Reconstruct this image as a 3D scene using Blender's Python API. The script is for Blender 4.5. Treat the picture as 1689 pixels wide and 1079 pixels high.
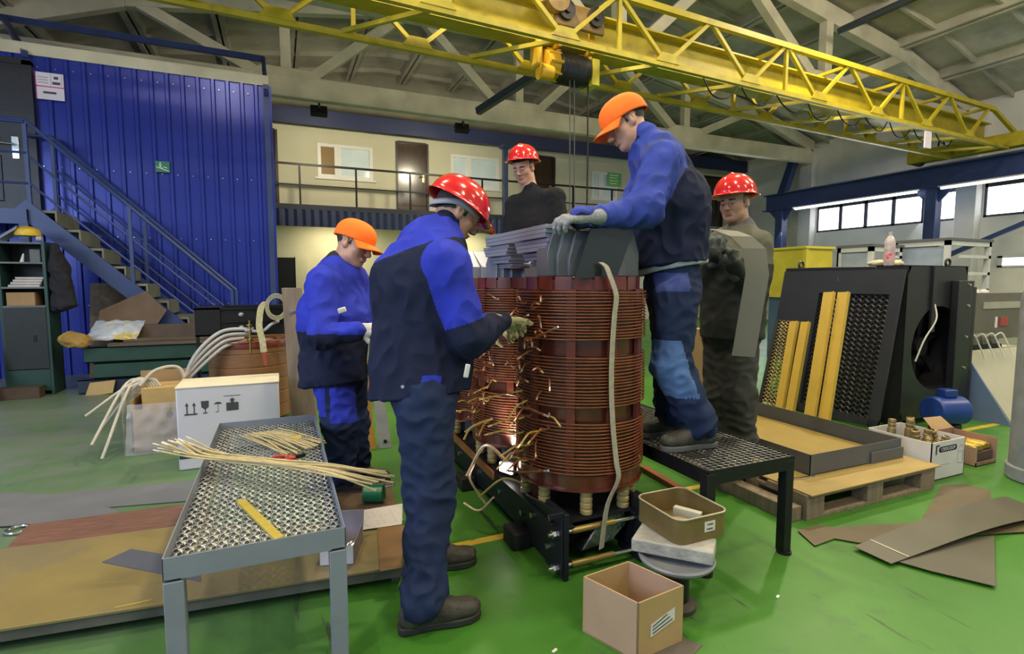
import bpy, math, random
import numpy as np
from mathutils import Vector, Matrix, noise

for _o in list(bpy.data.objects):
    bpy.data.objects.remove(_o)
scene = bpy.context.scene
COL = scene.collection
random.seed(7)

# ---------------------------------------------------------------- camera, sky, lights, exposure
cam_data = bpy.data.cameras.new('camera')
cam = bpy.data.objects.new('camera', cam_data)
COL.objects.link(cam)
cam_data.sensor_width = 36.0
cam_data.lens = 880.0 / 1689.0 * 36.0
cam_data.clip_start = 0.05
cam_data.clip_end = 200
cam.location = (0, 0, 1.35)
cam.rotation_euler = (math.radians(90 - 4.85), 0, math.radians(-23.5))
scene.camera = cam

scene.view_settings.view_transform = 'Standard'
scene.view_settings.look = 'None'
scene.view_settings.exposure = 0.16
scene.view_settings.gamma = 1.0
scene.view_settings.use_curve_mapping = False

world = bpy.data.worlds.new('daylight')
scene.world = world
world.use_nodes = True
_bg = world.node_tree.nodes['Background']
_bg.inputs['Color'].default_value = (0.66, 0.80, 1.0, 1)      # cool overcast daylight through the open hall gate
_bg.inputs['Strength'].default_value = 0.46

def area_light(name, loc, target, size, size_y, power, color):
    d = bpy.data.lights.new(name, 'AREA')
    d.shape = 'RECTANGLE'
    d.size, d.size_y = size, size_y
    d.energy = power
    d.color = color
    o = bpy.data.objects.new(name, d)
    COL.objects.link(o)
    o.location = loc
    o.rotation_euler = (Vector(target) - Vector(loc)).to_track_quat('-Z', 'Y').to_euler()
    return o
# daylight of the long window bands: the right wall in view and the same band on the left wall of the hall
area_light('window_daylight_right', (15.75, 9.5, 3.3), (5, 6.0, 0.3), 8.0, 0.9, 260, (0.92, 0.96, 1.0))
area_light('window_daylight_left', (-6.0, 1.0, 3.2), (1.5, 3.0, 0.8), 7.0, 2.2, 330, (0.62, 0.76, 1.0))

# ---------------------------------------------------------------- helpers
MATS = {}
def M(name, col, rough=0.5, metal=0.0, var=0.12, scale=6.0, bump=0.0, bscale=None, spec=0.5, emit=None, estr=0.0, alpha=1.0, stretch=None, col2=None, mix2=0.5, s2=3.0, trans=0.0, coat=0.0):
    """procedural material: base colour with soft noise variation, optional second tone in patches and bump"""
    if name in MATS:
        return MATS[name]
    m = bpy.data.materials.new(name)
    m.use_nodes = True
    nt = m.node_tree
    b = nt.nodes['Principled BSDF']
    N = nt.nodes.new
    L = nt.links.new
    tc = N('ShaderNodeTexCoord')
    mp = N('ShaderNodeMapping')
    L(tc.outputs['Object'], mp.inputs['Vector'])
    if stretch:
        mp.inputs['Scale'].default_value = stretch
    c = (col[0], col[1], col[2], 1)
    if var > 0:
        n = N('ShaderNodeTexNoise')
        n.inputs['Scale'].default_value = scale
        n.inputs['Detail'].default_value = 5
        L(mp.outputs['Vector'], n.inputs['Vector'])
        r = N('ShaderNodeMapRange')
        r.inputs['From Min'].default_value = 0.3
        r.inputs['From Max'].default_value = 0.7
        r.inputs['To Min'].default_value = 1 - var
        r.inputs['To Max'].default_value = 1 + var
        L(n.outputs['Fac'], r.inputs['Value'])
        mx = N('ShaderNodeVectorMath')
        mx.operation = 'SCALE'
        if col2:
            n2 = N('ShaderNodeTexNoise')
            n2.inputs['Scale'].default_value = s2
            n2.inputs['Detail'].default_value = 6
            n2.inputs['Roughness'].default_value = 0.65
            L(mp.outputs['Vector'], n2.inputs['Vector'])
            r2 = N('ShaderNodeMapRange')
            r2.inputs['From Min'].default_value = mix2
            r2.inputs['From Max'].default_value = mix2 + 0.12
            L(n2.outputs['Fac'], r2.inputs['Value'])
            cm = N('ShaderNodeMix')
            cm.data_type = 'RGBA'
            cm.inputs['A'].default_value = c
            cm.inputs['B'].default_value = (col2[0], col2[1], col2[2], 1)
            L(r2.outputs['Result'], cm.inputs['Factor'])
            L(cm.outputs['Result'], mx.inputs[0])
        else:
            mx.inputs[0].default_value = c[:3]
        L(r.outputs['Result'], mx.inputs['Scale'])
        L(mx.outputs['Vector'], b.inputs['Base Color'])
    else:
        b.inputs['Base Color'].default_value = c
    b.inputs['Roughness'].default_value = rough
    b.inputs['Metallic'].default_value = metal
    b.inputs['Specular IOR Level'].default_value = spec
    b.inputs['Coat Weight'].default_value = coat
    b.inputs['Coat Roughness'].default_value = 0.08
    if bump > 0:
        n3 = N('ShaderNodeTexNoise')
        n3.inputs['Scale'].default_value = bscale or scale * 4
        n3.inputs['Detail'].default_value = 4
        L(mp.outputs['Vector'], n3.inputs['Vector'])
        bp = N('ShaderNodeBump')
        bp.inputs['Strength'].default_value = bump
        bp.inputs['Distance'].default_value = 0.02
        L(n3.outputs['Fac'], bp.inputs['Height'])
        L(bp.outputs['Normal'], b.inputs['Normal'])
    if emit:
        b.inputs['Emission Color'].default_value = (emit[0], emit[1], emit[2], 1)
        b.inputs['Emission Strength'].default_value = estr
    if alpha < 1:
        b.inputs['Alpha'].default_value = alpha
    if trans > 0:
        b.inputs['Transmission Weight'].default_value = trans
    MATS[name] = m
    return m

def tag(o, label=None, cat=None, group=None, kind=None):
    if label: o['label'] = label
    if cat: o['category'] = cat
    if group: o['group'] = group
    if kind: o['kind'] = kind
    return o

def thing(name, label, cat, loc=(0, 0, 0), rz=0.0, group=None):
    o = bpy.data.objects.new(name, None)
    COL.objects.link(o)
    o.location = loc
    o.rotation_euler = (0, 0, rz)
    o.empty_display_size = 0.1
    return tag(o, label, cat, group)

def copy_thing(src, loc=None, rz=None, label=None, group=None):
    c = src.copy()
    COL.objects.link(c)
    if loc is not None: c.location = loc
    if rz is not None: c.rotation_euler = (0, 0, rz)
    if label: c['label'] = label
    if group: c['group'] = group
    for ch in list(src.children):
        d = ch.copy()
        COL.objects.link(d)
        d.parent = c
        for g in list(ch.children):
            e = g.copy()
            COL.objects.link(e)
            e.parent = d
    return c

def V(*a):
    return Vector(a if len(a) > 1 else a[0])

class MB:
    """collects shapes, build() links them as one mesh object"""
    def __init__(self):
        self.v, self.f, self.m = [], [], []
    def add(self, vs, fs, mi=0):
        b = len(self.v)
        self.v += [tuple(x) for x in vs]
        self.f += [tuple(i + b for i in f) for f in fs]
        self.m += [mi] * len(fs)
        return self
    def hexa(self, p, mi=0):
        return self.add(p, [(0, 3, 2, 1), (4, 5, 6, 7), (0, 1, 5, 4), (1, 2, 6, 5), (2, 3, 7, 6), (3, 0, 4, 7)], mi)
    def bx(self, a, b, mi=0):
        (x0, y0, z0), (x1, y1, z1) = a, b
        x0, x1 = min(x0, x1), max(x0, x1)
        y0, y1 = min(y0, y1), max(y0, y1)
        z0, z1 = min(z0, z1), max(z0, z1)
        return self.hexa([(x0, y0, z0), (x1, y0, z0), (x1, y1, z0), (x0, y1, z0), (x0, y0, z1), (x1, y0, z1), (x1, y1, z1), (x0, y1, z1)], mi)
    def obx(self, c, s, R, mi=0):
        """box of size s centred at c, rotated by the 3x3 matrix R"""
        c = V(c)
        pts = []
        for z in (-.5, .5):
            for x, y in ((-.5, -.5), (.5, -.5), (.5, .5), (-.5, .5)):
                pts.append(c + R @ V(x * s[0], y * s[1], z * s[2]))
        return self.hexa(pts, mi)
    def beam(self, a, b, w, h, up=(0, 0, 1), mi=0):
        a, b = V(a), V(b)
        d = (b - a).normalized()
        s = d.cross(V(up))
        if s.length < 1e-4: s = d.cross(V(1, 0, 0))
        s.normalize()
        u = s.cross(d).normalized()
        s *= w / 2
        u *= h / 2
        return self.hexa([a - s - u, a + s - u, b + s - u, b - s - u, a - s + u, a + s + u, b + s + u, b - s + u], mi)
    def ibeam(self, a, b, w, h, t, up=(0, 0, 1), mi=0):
        a, b = V(a), V(b)
        d = (b - a).normalized()
        s = d.cross(V(up)).normalized()
        u = s.cross(d).normalized()
        self.beam(a + u * (h / 2 - t / 2), b + u * (h / 2 - t / 2), w, t, up, mi)
        self.beam(a - u * (h / 2 - t / 2), b - u * (h / 2 - t / 2), w, t, up, mi)
        return self.beam(a, b, t, h - 2 * t, up, mi)
    def tube(self, pts, r, n=8, mi=0, close=False, flat=None):
        """round bar swept along pts; r a number or a list; flat=(w, t) gives a flat strap section instead"""
        P = [V(p) for p in pts]
        k = len(P)
        R = r if isinstance(r, (list, tuple)) else [r] * k
        t0 = (P[1] - P[0]).normalized()
        ref = V(0, 0, 1) if abs(t0.z) < 0.9 else V(1, 0, 0)
        nrm = (ref - t0 * ref.dot(t0)).normalized()
        vs, fs = [], []
        for i in range(k):
            if close:
                t = (P[(i + 1) % k] - P[i - 1]).normalized()
            else:
                t = (P[min(i + 1, k - 1)] - P[max(i - 1, 0)]).normalized()
            nrm = (nrm - t * nrm.dot(t))
            nrm.normalize()
            bn = t.cross(nrm)
            for j in range(n):
                a = 2 * math.pi * j / n
                if flat:
                    sx = flat[0] / 2 * (1 if math.cos(a) > 0 else -1)
                    sy = flat[1] / 2 * (1 if math.sin(a) > 0 else -1)
                    vs.append(P[i] + bn * sx + nrm * sy)
                else:
                    vs.append(P[i] + (nrm * math.cos(a) + bn * math.sin(a)) * R[i])
        for i in range(k if close else k - 1):
            i2 = (i + 1) % k
            for j in range(n):
                j2 = (j + 1) % n
                fs.append((i * n + j, i * n + j2, i2 * n + j2, i2 * n + j))
        if not close:
            fs.append(tuple(range(n - 1, -1, -1)))
            fs.append(tuple((k - 1) * n + j for j in range(n)))
        return self.add(vs, fs, mi)
    def strap(self, pts, w, t, side, mi=0):
        """flat band along pts, its width along the vector side"""
        P = [V(p) for p in pts]
        s = V(side).normalized()
        vs, fs = [], []
        k = len(P)
        for i in range(k):
            d = (P[min(i + 1, k - 1)] - P[max(i - 1, 0)]).normalized()
            n = d.cross(s).normalized() * t / 2
            q = s * w / 2
            vs += [P[i] - q - n, P[i] + q - n, P[i] + q + n, P[i] - q + n]
        for i in range(k - 1):
            for j in range(4):
                fs.append((i * 4 + j, i * 4 + (j + 1) % 4, i * 4 + 4 + (j + 1) % 4, i * 4 + 4 + j))
        fs += [(3, 2, 1, 0), tuple((k - 1) * 4 + j for j in range(4))]
        return self.add(vs, fs, mi)
    def cyl(self, a, b, r0, r1=None, n=20, mi=0):
        r1 = r0 if r1 is None else r1
        a, b = V(a), V(b)
        d = (b - a).normalized()
        ref = V(0, 0, 1) if abs(d.z) < 0.9 else V(1, 0, 0)
        u = d.cross(ref).normalized()
        w = d.cross(u)
        vs = []
        for c, r in ((a, r0), (b, r1)):
            for j in range(n):
                t = 2 * math.pi * j / n
                vs.append(c + (u * math.cos(t) + w * math.sin(t)) * r)
        fs = [(j, (j + 1) % n, n + (j + 1) % n, n + j) for j in range(n)]
        fs += [tuple(range(n - 1, -1, -1)), tuple(range(n, 2 * n))]
        return self.add(vs, fs, mi)
    def lathe(self, prof, c=(0, 0, 0), n=32, mi=0, axis=None, cap=True):
        """prof = [(r, z)...] turned about the vertical through c (or about the vector axis)"""
        c = V(c)
        q = V(0, 0, 1).rotation_difference(V(axis)) if axis else None
        vs, fs = [], []
        for r, z in prof:
            for j in range(n):
                t = 2 * math.pi * j / n
                p = V(r * math.cos(t), r * math.sin(t), z)
                vs.append(c + (q @ p if q else p))
        for i in range(len(prof) - 1):
            for j in range(n):
                fs.append((i * n + j, i * n + (j + 1) % n, (i + 1) * n + (j + 1) % n, (i + 1) * n + j))
        if cap:
            if prof[0][0] > 1e-5: fs.append(tuple(range(n - 1, -1, -1)))
            if prof[-1][0] > 1e-5: fs.append(tuple((len(prof) - 1) * n + j for j in range(n)))
        return self.add(vs, fs, mi)
    def prism(self, poly, ext, mi=0):
        """polygon (3-D points) pushed along the vector ext"""
        P = [V(p) for p in poly]
        e = V(ext)
        n = len(P)
        nn = V(0, 0, 0)
        for i in range(n):
            nn += P[i].cross(P[(i + 1) % n])
        if nn.dot(e) < 0: P = P[::-1]
        vs = P + [p + e for p in P]
        fs = [tuple(range(n - 1, -1, -1)), tuple(range(n, 2 * n))]
        fs += [(i, (i + 1) % n, n + (i + 1) % n, n + i) for i in range(n)]
        return self.add(vs, fs, mi)
    def sheet(self, o, u, v, nu, nv, t, f=None, mi=0):
        """thin sheet from corner o along u and v; f(a, b) lifts it along its normal"""
        o, u, v = V(o), V(u), V(v)
        nr = u.cross(v).normalized()
        vs, fs = [], []
        for s in (0, 1):
            for i in range(nu + 1):
                for j in range(nv + 1):
                    a, b = i / nu, j / nv
                    vs.append(o + u * a + v * b + nr * ((f(a, b) if f else 0) + s * t))
        W = nv + 1
        K = (nu + 1) * W
        for i in range(nu):
            for j in range(nv):
                q = (i * W + j, (i + 1) * W + j, (i + 1) * W + j + 1, i * W + j + 1)
                fs.append(q[::-1])
                fs.append(tuple(x + K for x in q))
        for i in range(nu):
            a, b = i * W, (i + 1) * W
            fs.append((a, b, b + K, a + K))
            a, b = i * W + nv, (i + 1) * W + nv
            fs.append((b, a, a + K, b + K))
        for j in range(nv):
            a, b = j, j + 1
            fs.append((b, a, a + K, b + K))
            a, b = nu * W + j, nu * W + j + 1
            fs.append((a, b, b + K, a + K))
        return self.add(vs, fs, mi)
    def build(self, name, mats, parent=None, bevel=0.0, smooth=0.6, label=None, kind=None, cat=None, group=None):
        me = bpy.data.meshes.new(name)
        vs = self.v                                   # world coordinates; the object's origin goes to its parent's, or to its own base
        if parent:
            q, po = V(0, 0, 0), parent
            while po:
                q += po.location
                po = po.parent
            ox, oy, oz = q
            qloc = None
        else:
            a = np.array(vs)
            lo, hi = a.min(0), a.max(0)
            ox, oy, oz = qloc = (float((lo[0] + hi[0]) / 2), float((lo[1] + hi[1]) / 2), float(lo[2]))
        vs = [(a - ox, b - oy, c - oz) for a, b, c in vs]
        me.from_pydata(vs, [], self.f)
        ms = mats if isinstance(mats, (list, tuple)) else [mats]
        for m in ms: me.materials.append(m)
        if len(ms) > 1: me.polygons.foreach_set('material_index', self.m)
        me.update()
        if smooth:
            me.shade_smooth()
            me.set_sharp_from_angle(angle=smooth)
        o = bpy.data.objects.new(name, me)
        COL.objects.link(o)
        if parent: o.parent = parent
        if qloc: o.location = qloc
        if bevel > 0:
            b = o.modifiers.new('edge', 'BEVEL')
            b.width = bevel
            b.segments = 2
            b.limit_method = 'ANGLE'
            b.angle_limit = 0.7
        return tag(o, label, cat, group, kind)

def RZ(a):
    return Matrix.Rotation(a, 3, 'Z')
def bez(p0, p1, p2, p3, n=12):
    p0, p1, p2, p3 = V(p0), V(p1), V(p2), V(p3)
    return [p0 * (1 - t) ** 3 + p1 * 3 * t * (1 - t) ** 2 + p2 * 3 * t * t * (1 - t) + p3 * t ** 3 for t in [i / n for i in range(n + 1)]]
def crom(P, n=6):
    """smooth curve through the points"""
    P = [V(p) for p in P]
    Q = [P[0] * 2 - P[1]] + P + [P[-1] * 2 - P[-2]]
    out = []
    for i in range(1, len(Q) - 2):
        for k in range(n):
            t = k / n
            a, b, c, d = Q[i - 1], Q[i], Q[i + 1], Q[i + 2]
            out.append(0.5 * ((2 * b) + (c - a) * t + (2 * a - 5 * b + 4 * c - d) * t * t + (3 * b - a - 3 * c + d) * t ** 3))
    out.append(P[-1])
    return out

def text_obj(txt, size, mat, parent, loc, R, name='lettering', ext=0.0006):
    """flat lettering as mesh, its face along the local axes of the 3x3 matrix R (x right, y up)"""
    cu = bpy.data.curves.new(name, 'FONT')
    cu.body = txt
    cu.size = size
    cu.extrude = ext
    cu.align_x = 'CENTER'
    cu.align_y = 'CENTER'
    to = bpy.data.objects.new(name, cu)
    COL.objects.link(to)
    dg = bpy.context.evaluated_depsgraph_get()
    me = bpy.data.meshes.new_from_object(to.evaluated_get(dg))
    bpy.data.objects.remove(to)
    me.materials.clear()
    me.materials.append(mat)
    o = bpy.data.objects.new(name, me)
    COL.objects.link(o)
    m4 = R.to_4x4()
    m4.translation = V(loc)
    if parent:
        o.parent = parent
    o.matrix_local = m4
    return o

def axes(x, y):
    """3x3 matrix with columns x, y, x cross y"""
    x = V(x).normalized()
    y = V(y)
    y = (y - x * y.dot(x)).normalized()
    z = x.cross(y)
    return Matrix((x, y, z)).transposed()

# ---------------------------------------------------------------- the setting
PAINT_WHITE = M('old_whitewash', (0.56, 0.52, 0.40), 0.85, var=0.14, scale=2.5)
CREAM = M('cream_wall', (0.56, 0.53, 0.38), 0.8, var=0.06, scale=1.5)
BLUE_STEEL = M('blue_painted_steel', (0.030, 0.052, 0.17), 0.42, var=0.12, scale=5)
BLUE_SHEET = M('blue_profiled_sheet', (0.018, 0.036, 0.32), 0.26, var=0.08, scale=1.5, metal=0.2)
NAVY = M('navy_fascia', (0.012, 0.02, 0.075), 0.5, var=0.1)
BLACK_STEEL = M('black_painted_steel', (0.009, 0.009, 0.010), 0.45, var=0.2, scale=10, spec=.3)
YELLOW_CRANE = M('yellow_crane_paint', (0.44, 0.345, 0.015), 0.5, var=0.16, scale=4, col2=(0.30, 0.21, 0.025), mix2=0.58)

def floor_material():
    m = bpy.data.materials.new('worn_green_floor_paint')
    m.use_nodes = True
    nt = m.node_tree
    b = nt.nodes['Principled BSDF']
    N, L = nt.nodes.new, nt.links.new
    tc = N('ShaderNodeTexCoord')
    def noise_(scale, detail=6, rough=0.6, sx=(1, 1, 1)):
        mp = N('ShaderNodeMapping')
        mp.inputs['Scale'].default_value = sx
        L(tc.outputs['Object'], mp.inputs['Vector'])
        n = N('ShaderNodeTexNoise')
        n.inputs['Scale'].default_value = scale
        n.inputs['Detail'].default_value = detail
        n.inputs['Roughness'].default_value = rough
        L(mp.outputs['Vector'], n.inputs['Vector'])
        return n.outputs['Fac']
    def rng(v, a, c):
        r = N('ShaderNodeMapRange')
        r.inputs['From Min'].default_value = a
        r.inputs['From Max'].default_value = c
        L(v, r.inputs['Value'])
        return r.outputs['Result']
    def mix(f, A, B):
        x = N('ShaderNodeMix')
        x.data_type = 'RGBA'
        L(f, x.inputs['Factor'])
        for s, v in (('A', A), ('B', B)):
            if isinstance(v, tuple): x.inputs[s].default_value = (*v, 1)
            else: L(v, x.inputs[s])
        return x.outputs['Result']
    c = mix(rng(noise_(1.1), 0.35, 0.7), (0.042, 0.152, 0.016), (0.062, 0.190, 0.028))
    c = mix(rng(noise_(7, 8, 0.7), 0.56, 0.74), c, (0.040, 0.120, 0.030))                       # trodden dirt
    c = mix(rng(noise_(2.6, 9, 0.8), 0.645, 0.70), c, (0.155, 0.150, 0.095))                     # paint worn to concrete
    c = mix(rng(noise_(14, 4, 0.6, (1, 0.12, 1)), 0.66, 0.70), c, (0.03, 0.06, 0.02))            # drag marks
    # left floor turns grey: worn paint plus bluish reflections put into the colour
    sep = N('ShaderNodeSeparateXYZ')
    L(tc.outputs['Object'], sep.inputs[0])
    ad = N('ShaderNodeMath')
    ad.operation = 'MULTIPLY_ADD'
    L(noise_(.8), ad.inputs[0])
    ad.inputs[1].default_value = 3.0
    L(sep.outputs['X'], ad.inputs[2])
    wear_sheen = rng(ad.outputs[0], -1.6, -3.9)
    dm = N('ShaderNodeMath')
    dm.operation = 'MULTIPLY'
    L(wear_sheen, dm.inputs[0])
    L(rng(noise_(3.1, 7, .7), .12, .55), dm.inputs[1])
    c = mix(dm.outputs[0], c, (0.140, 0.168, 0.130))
    L(c, b.inputs['Base Color'])
    rr = N('ShaderNodeMapRange')
    b.inputs['Specular IOR Level'].default_value = 0.35
    rr.inputs['To Min'].default_value = 0.28
    rr.inputs['To Max'].default_value = 0.55
    L(noise_(3), rr.inputs['Value'])
    L(rr.outputs['Result'], b.inputs['Roughness'])
    bp = N('ShaderNodeBump')
    bp.inputs['Strength'].default_value = 0.12
    bp.inputs['Distance'].default_value = 0.01
    L(noise_(5, 8), bp.inputs['Height'])
    L(bp.outputs['Normal'], b.inputs['Normal'])
    return m

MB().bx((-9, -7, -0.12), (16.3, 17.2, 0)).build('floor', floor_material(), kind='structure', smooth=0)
LINE = M('worn_yellow_line', (0.50, 0.36, 0.03), 0.5, var=0.2, scale=12, col2=(0.12, 0.2, 0.05), mix2=0.56, s2=9)
MB().bx((0.55, 2.50, 0), (1.12, 2.555, 0.0015)).bx((1.95, 2.62, 0), (2.6, 2.675, 0.0015)).bx((3.9, 2.7, 0), (7, 2.755, 0.0015)).build('trim_1', LINE, kind='structure', smooth=0)

# roof: ribbed concrete slabs following the arched trusses
TOP = [(-7.6, 5.0), (-4.8, 5.75), (-2.4, 6.62), (2.9, 7.42), (8.0, 7.42), (13.2, 6.52), (15.75, 5.72), (16.3, 5.52)]
ROOFM = M('grey_roof_slabs', (0.44, 0.405, 0.32), 0.9, var=0.2, scale=1.2, col2=(0.34, 0.32, 0.26), mix2=0.52, s2=0.8)
def roof():
    mb = MB()
    for (x0, z0), (x1, z1) in zip(TOP[:-1], TOP[1:]):
        mb.prism([(x0, -7, z0 + .16), (x1, -7, z1 + .16), (x1, -7, z1 + .36), (x0, -7, z0 + .36)], (0, 24.2, 0))
    def zat(x):
        for (x0, z0), (x1, z1) in zip(TOP[:-1], TOP[1:]):
            if x0 <= x <= x1: return z0 + (z1 - z0) * (x - x0) / (x1 - x0)
    x = -7.2
    k = 0
    while x < 16:                       # long ribs, two to a slab joint
        for d in (-.07, .07):
            mb.beam((x + d, -7, zat(x + d) + .08), (x + d, 17.2, zat(x + d) + .08), .09, .20)
        x += 1.55
    for (x0, z0), (x1, z1) in zip(TOP[:-1], TOP[1:]):
        for j in range(21):             # cross ribs
            y = -6.6 + j * 1.15
            mb.beam((x0, y, z0 + .11), (x1, y, z1 + .11), .06, .12)
    return mb
roof().build('ceiling', ROOFM, kind='structure', smooth=0)

# roof trusses of the hall, whitewashed concrete
def truss(y, name, lab, pipe=False):
    t = thing(name, lab, 'roof truss', (5.4, y, 5.1), group=None)
    w = .2
    c = MB().bx((-4.9, y - w / 2, 5.11), (15.7, y + w / 2, 5.55))
    for x in (.27, 5.47, 10.6):          # thickened joints
        c.prism([(x - .75, y - w / 2 - .01, 5.5), (x + .75, y - w / 2 - .01, 5.5), (x + .45, y - w / 2 - .01, 5.68), (x - .45, y - w / 2 - .01, 5.68)], (0, w + .02, 0))
    c.build('bottom_chord', PAINT_WHITE, t, bevel=.02)
    c = MB()
    for (x0, z0), (x1, z1) in zip(TOP[1:-1], TOP[2:-1]):
        c.prism([(x0, y - w / 2, z0 - .28), (x1, y - w / 2, z1 - .28), (x1, y - w / 2, z1 + .08), (x0, y - w / 2, z0 + .08)], (0, w, 0))
    c.build('top_chord', PAINT_WHITE, t, bevel=.015)
    for x, z in ((.27, 7.0), (5.47, 7.4), (10.6, 6.98)):
        MB().beam((x, y, 5.5), (x, y, z - .05), .185, .2).build('post', PAINT_WHITE, t, bevel=.01)
    for a, b in (((-.2, 5.5), (-2.3, 6.5)), ((.72, 5.52), (2.8, 7.25)), ((4.95, 5.52), (3.05, 7.25)), ((5.95, 5.52), (7.85, 7.25)), ((10.25, 5.52), (8.15, 7.25)), ((11.0, 5.52), (13.1, 6.42))):
        MB().beam((a[0], y, a[1]), (b[0], y, b[1]), .2, .175, (0, 1, 0)).build('diagonal', PAINT_WHITE, t, bevel=.01)
    return t
truss(12.2, 'roof_truss', 'whitewashed concrete roof truss just in front of the balcony offices')
truss(8.0, 'roof_truss', 'whitewashed concrete roof truss right above the yellow crane')

# end wall above and behind the offices
MB().bx((-8, 17.0, 0), (16.3, 17.2, 7.6)).build('wall_back', M('grimy_end_wall', (0.30, 0.29, 0.22), 0.9, var=0.2, scale=1.2), kind='structure', smooth=0)

# right wall with window bands
WALLR = M('grey_white_wall', (0.66, 0.64, 0.60), 0.85, var=0.1, scale=1.2)
def right_wall():
    mb = MB()
    x0, x1 = 16.0, 16.3
    mb.bx((x0, -7, 0), (x1, 17, 2.93)).bx((x0, -7, 3.78), (x1, 17, 5.9))
    for a, b in ((12.1, 17), (7.62, 8.2), (3.0, 3.5), (-1.6, -1.1), (-7, -5.5)):
        mb.bx((x0, a, 2.93), (x1, b, 3.78))
    mb.build('wall_right', WALLR, kind='structure', smooth=0)
    for i, y in enumerate((12.35, 7.88, 3.25)):
        MB().bx((15.72, y - .22, 0), (16.0, y + .22, 5.6)).build('trim_%d' % (i + 2), WALLR, kind='structure', smooth=0, bevel=.01)
right_wall()
FRAME_DARK = M('dark_window_frame', (0.06, 0.06, 0.075), 0.5)
SKYGLASS = M('bright_frosted_glass', (0.9, 0.93, 1.0), 0.4, var=0, emit=(0.93, 0.96, 1.0), estr=3.2)
for i, (a, b, n) in enumerate(((8.2, 12.1, 5), (3.5, 7.62, 5), (-1.1, 3.0, 5))):
    w = MB()
    w.bx((16.02, a, 2.93), (16.12, b, 2.99)).bx((16.02, a, 3.66), (16.12, b, 3.78))
    for k in range(n + 1):
        y = a + (b - a) * k / n
        w.bx((16.02, y - .05, 2.93), (16.12, y + .05, 3.78))
    wo = w.build('window_%d' % (i + 1), FRAME_DARK, kind='structure', smooth=0)
    for k in range(n):
        y0, y1 = a + (b - a) * k / n + .045, a + (b - a) * (k + 1) / n - .045
        MB().bx((16.05, y0, 2.98), (16.07, y1, 3.68)).build('pane', SKYGLASS, wo, smooth=0)
# low bright window seen at the right edge of the frame
wo = MB().bx((15.97, 5.5, 1.70), (16.0, 7.25, 1.74)).bx((15.97, 5.5, 1.92), (16.0, 7.25, 1.97)).bx((15.97, 7.15, 1.7), (16.0, 7.25, 1.97)).bx((15.97, 5.5, 1.7), (16.0, 5.58, 1.97)).build('window_4', WALLR, kind='structure', smooth=0)
MB().bx((15.975, 5.56, 1.73), (15.985, 7.17, 1.93)).build('pane', SKYGLASS, wo, smooth=0)

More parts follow.
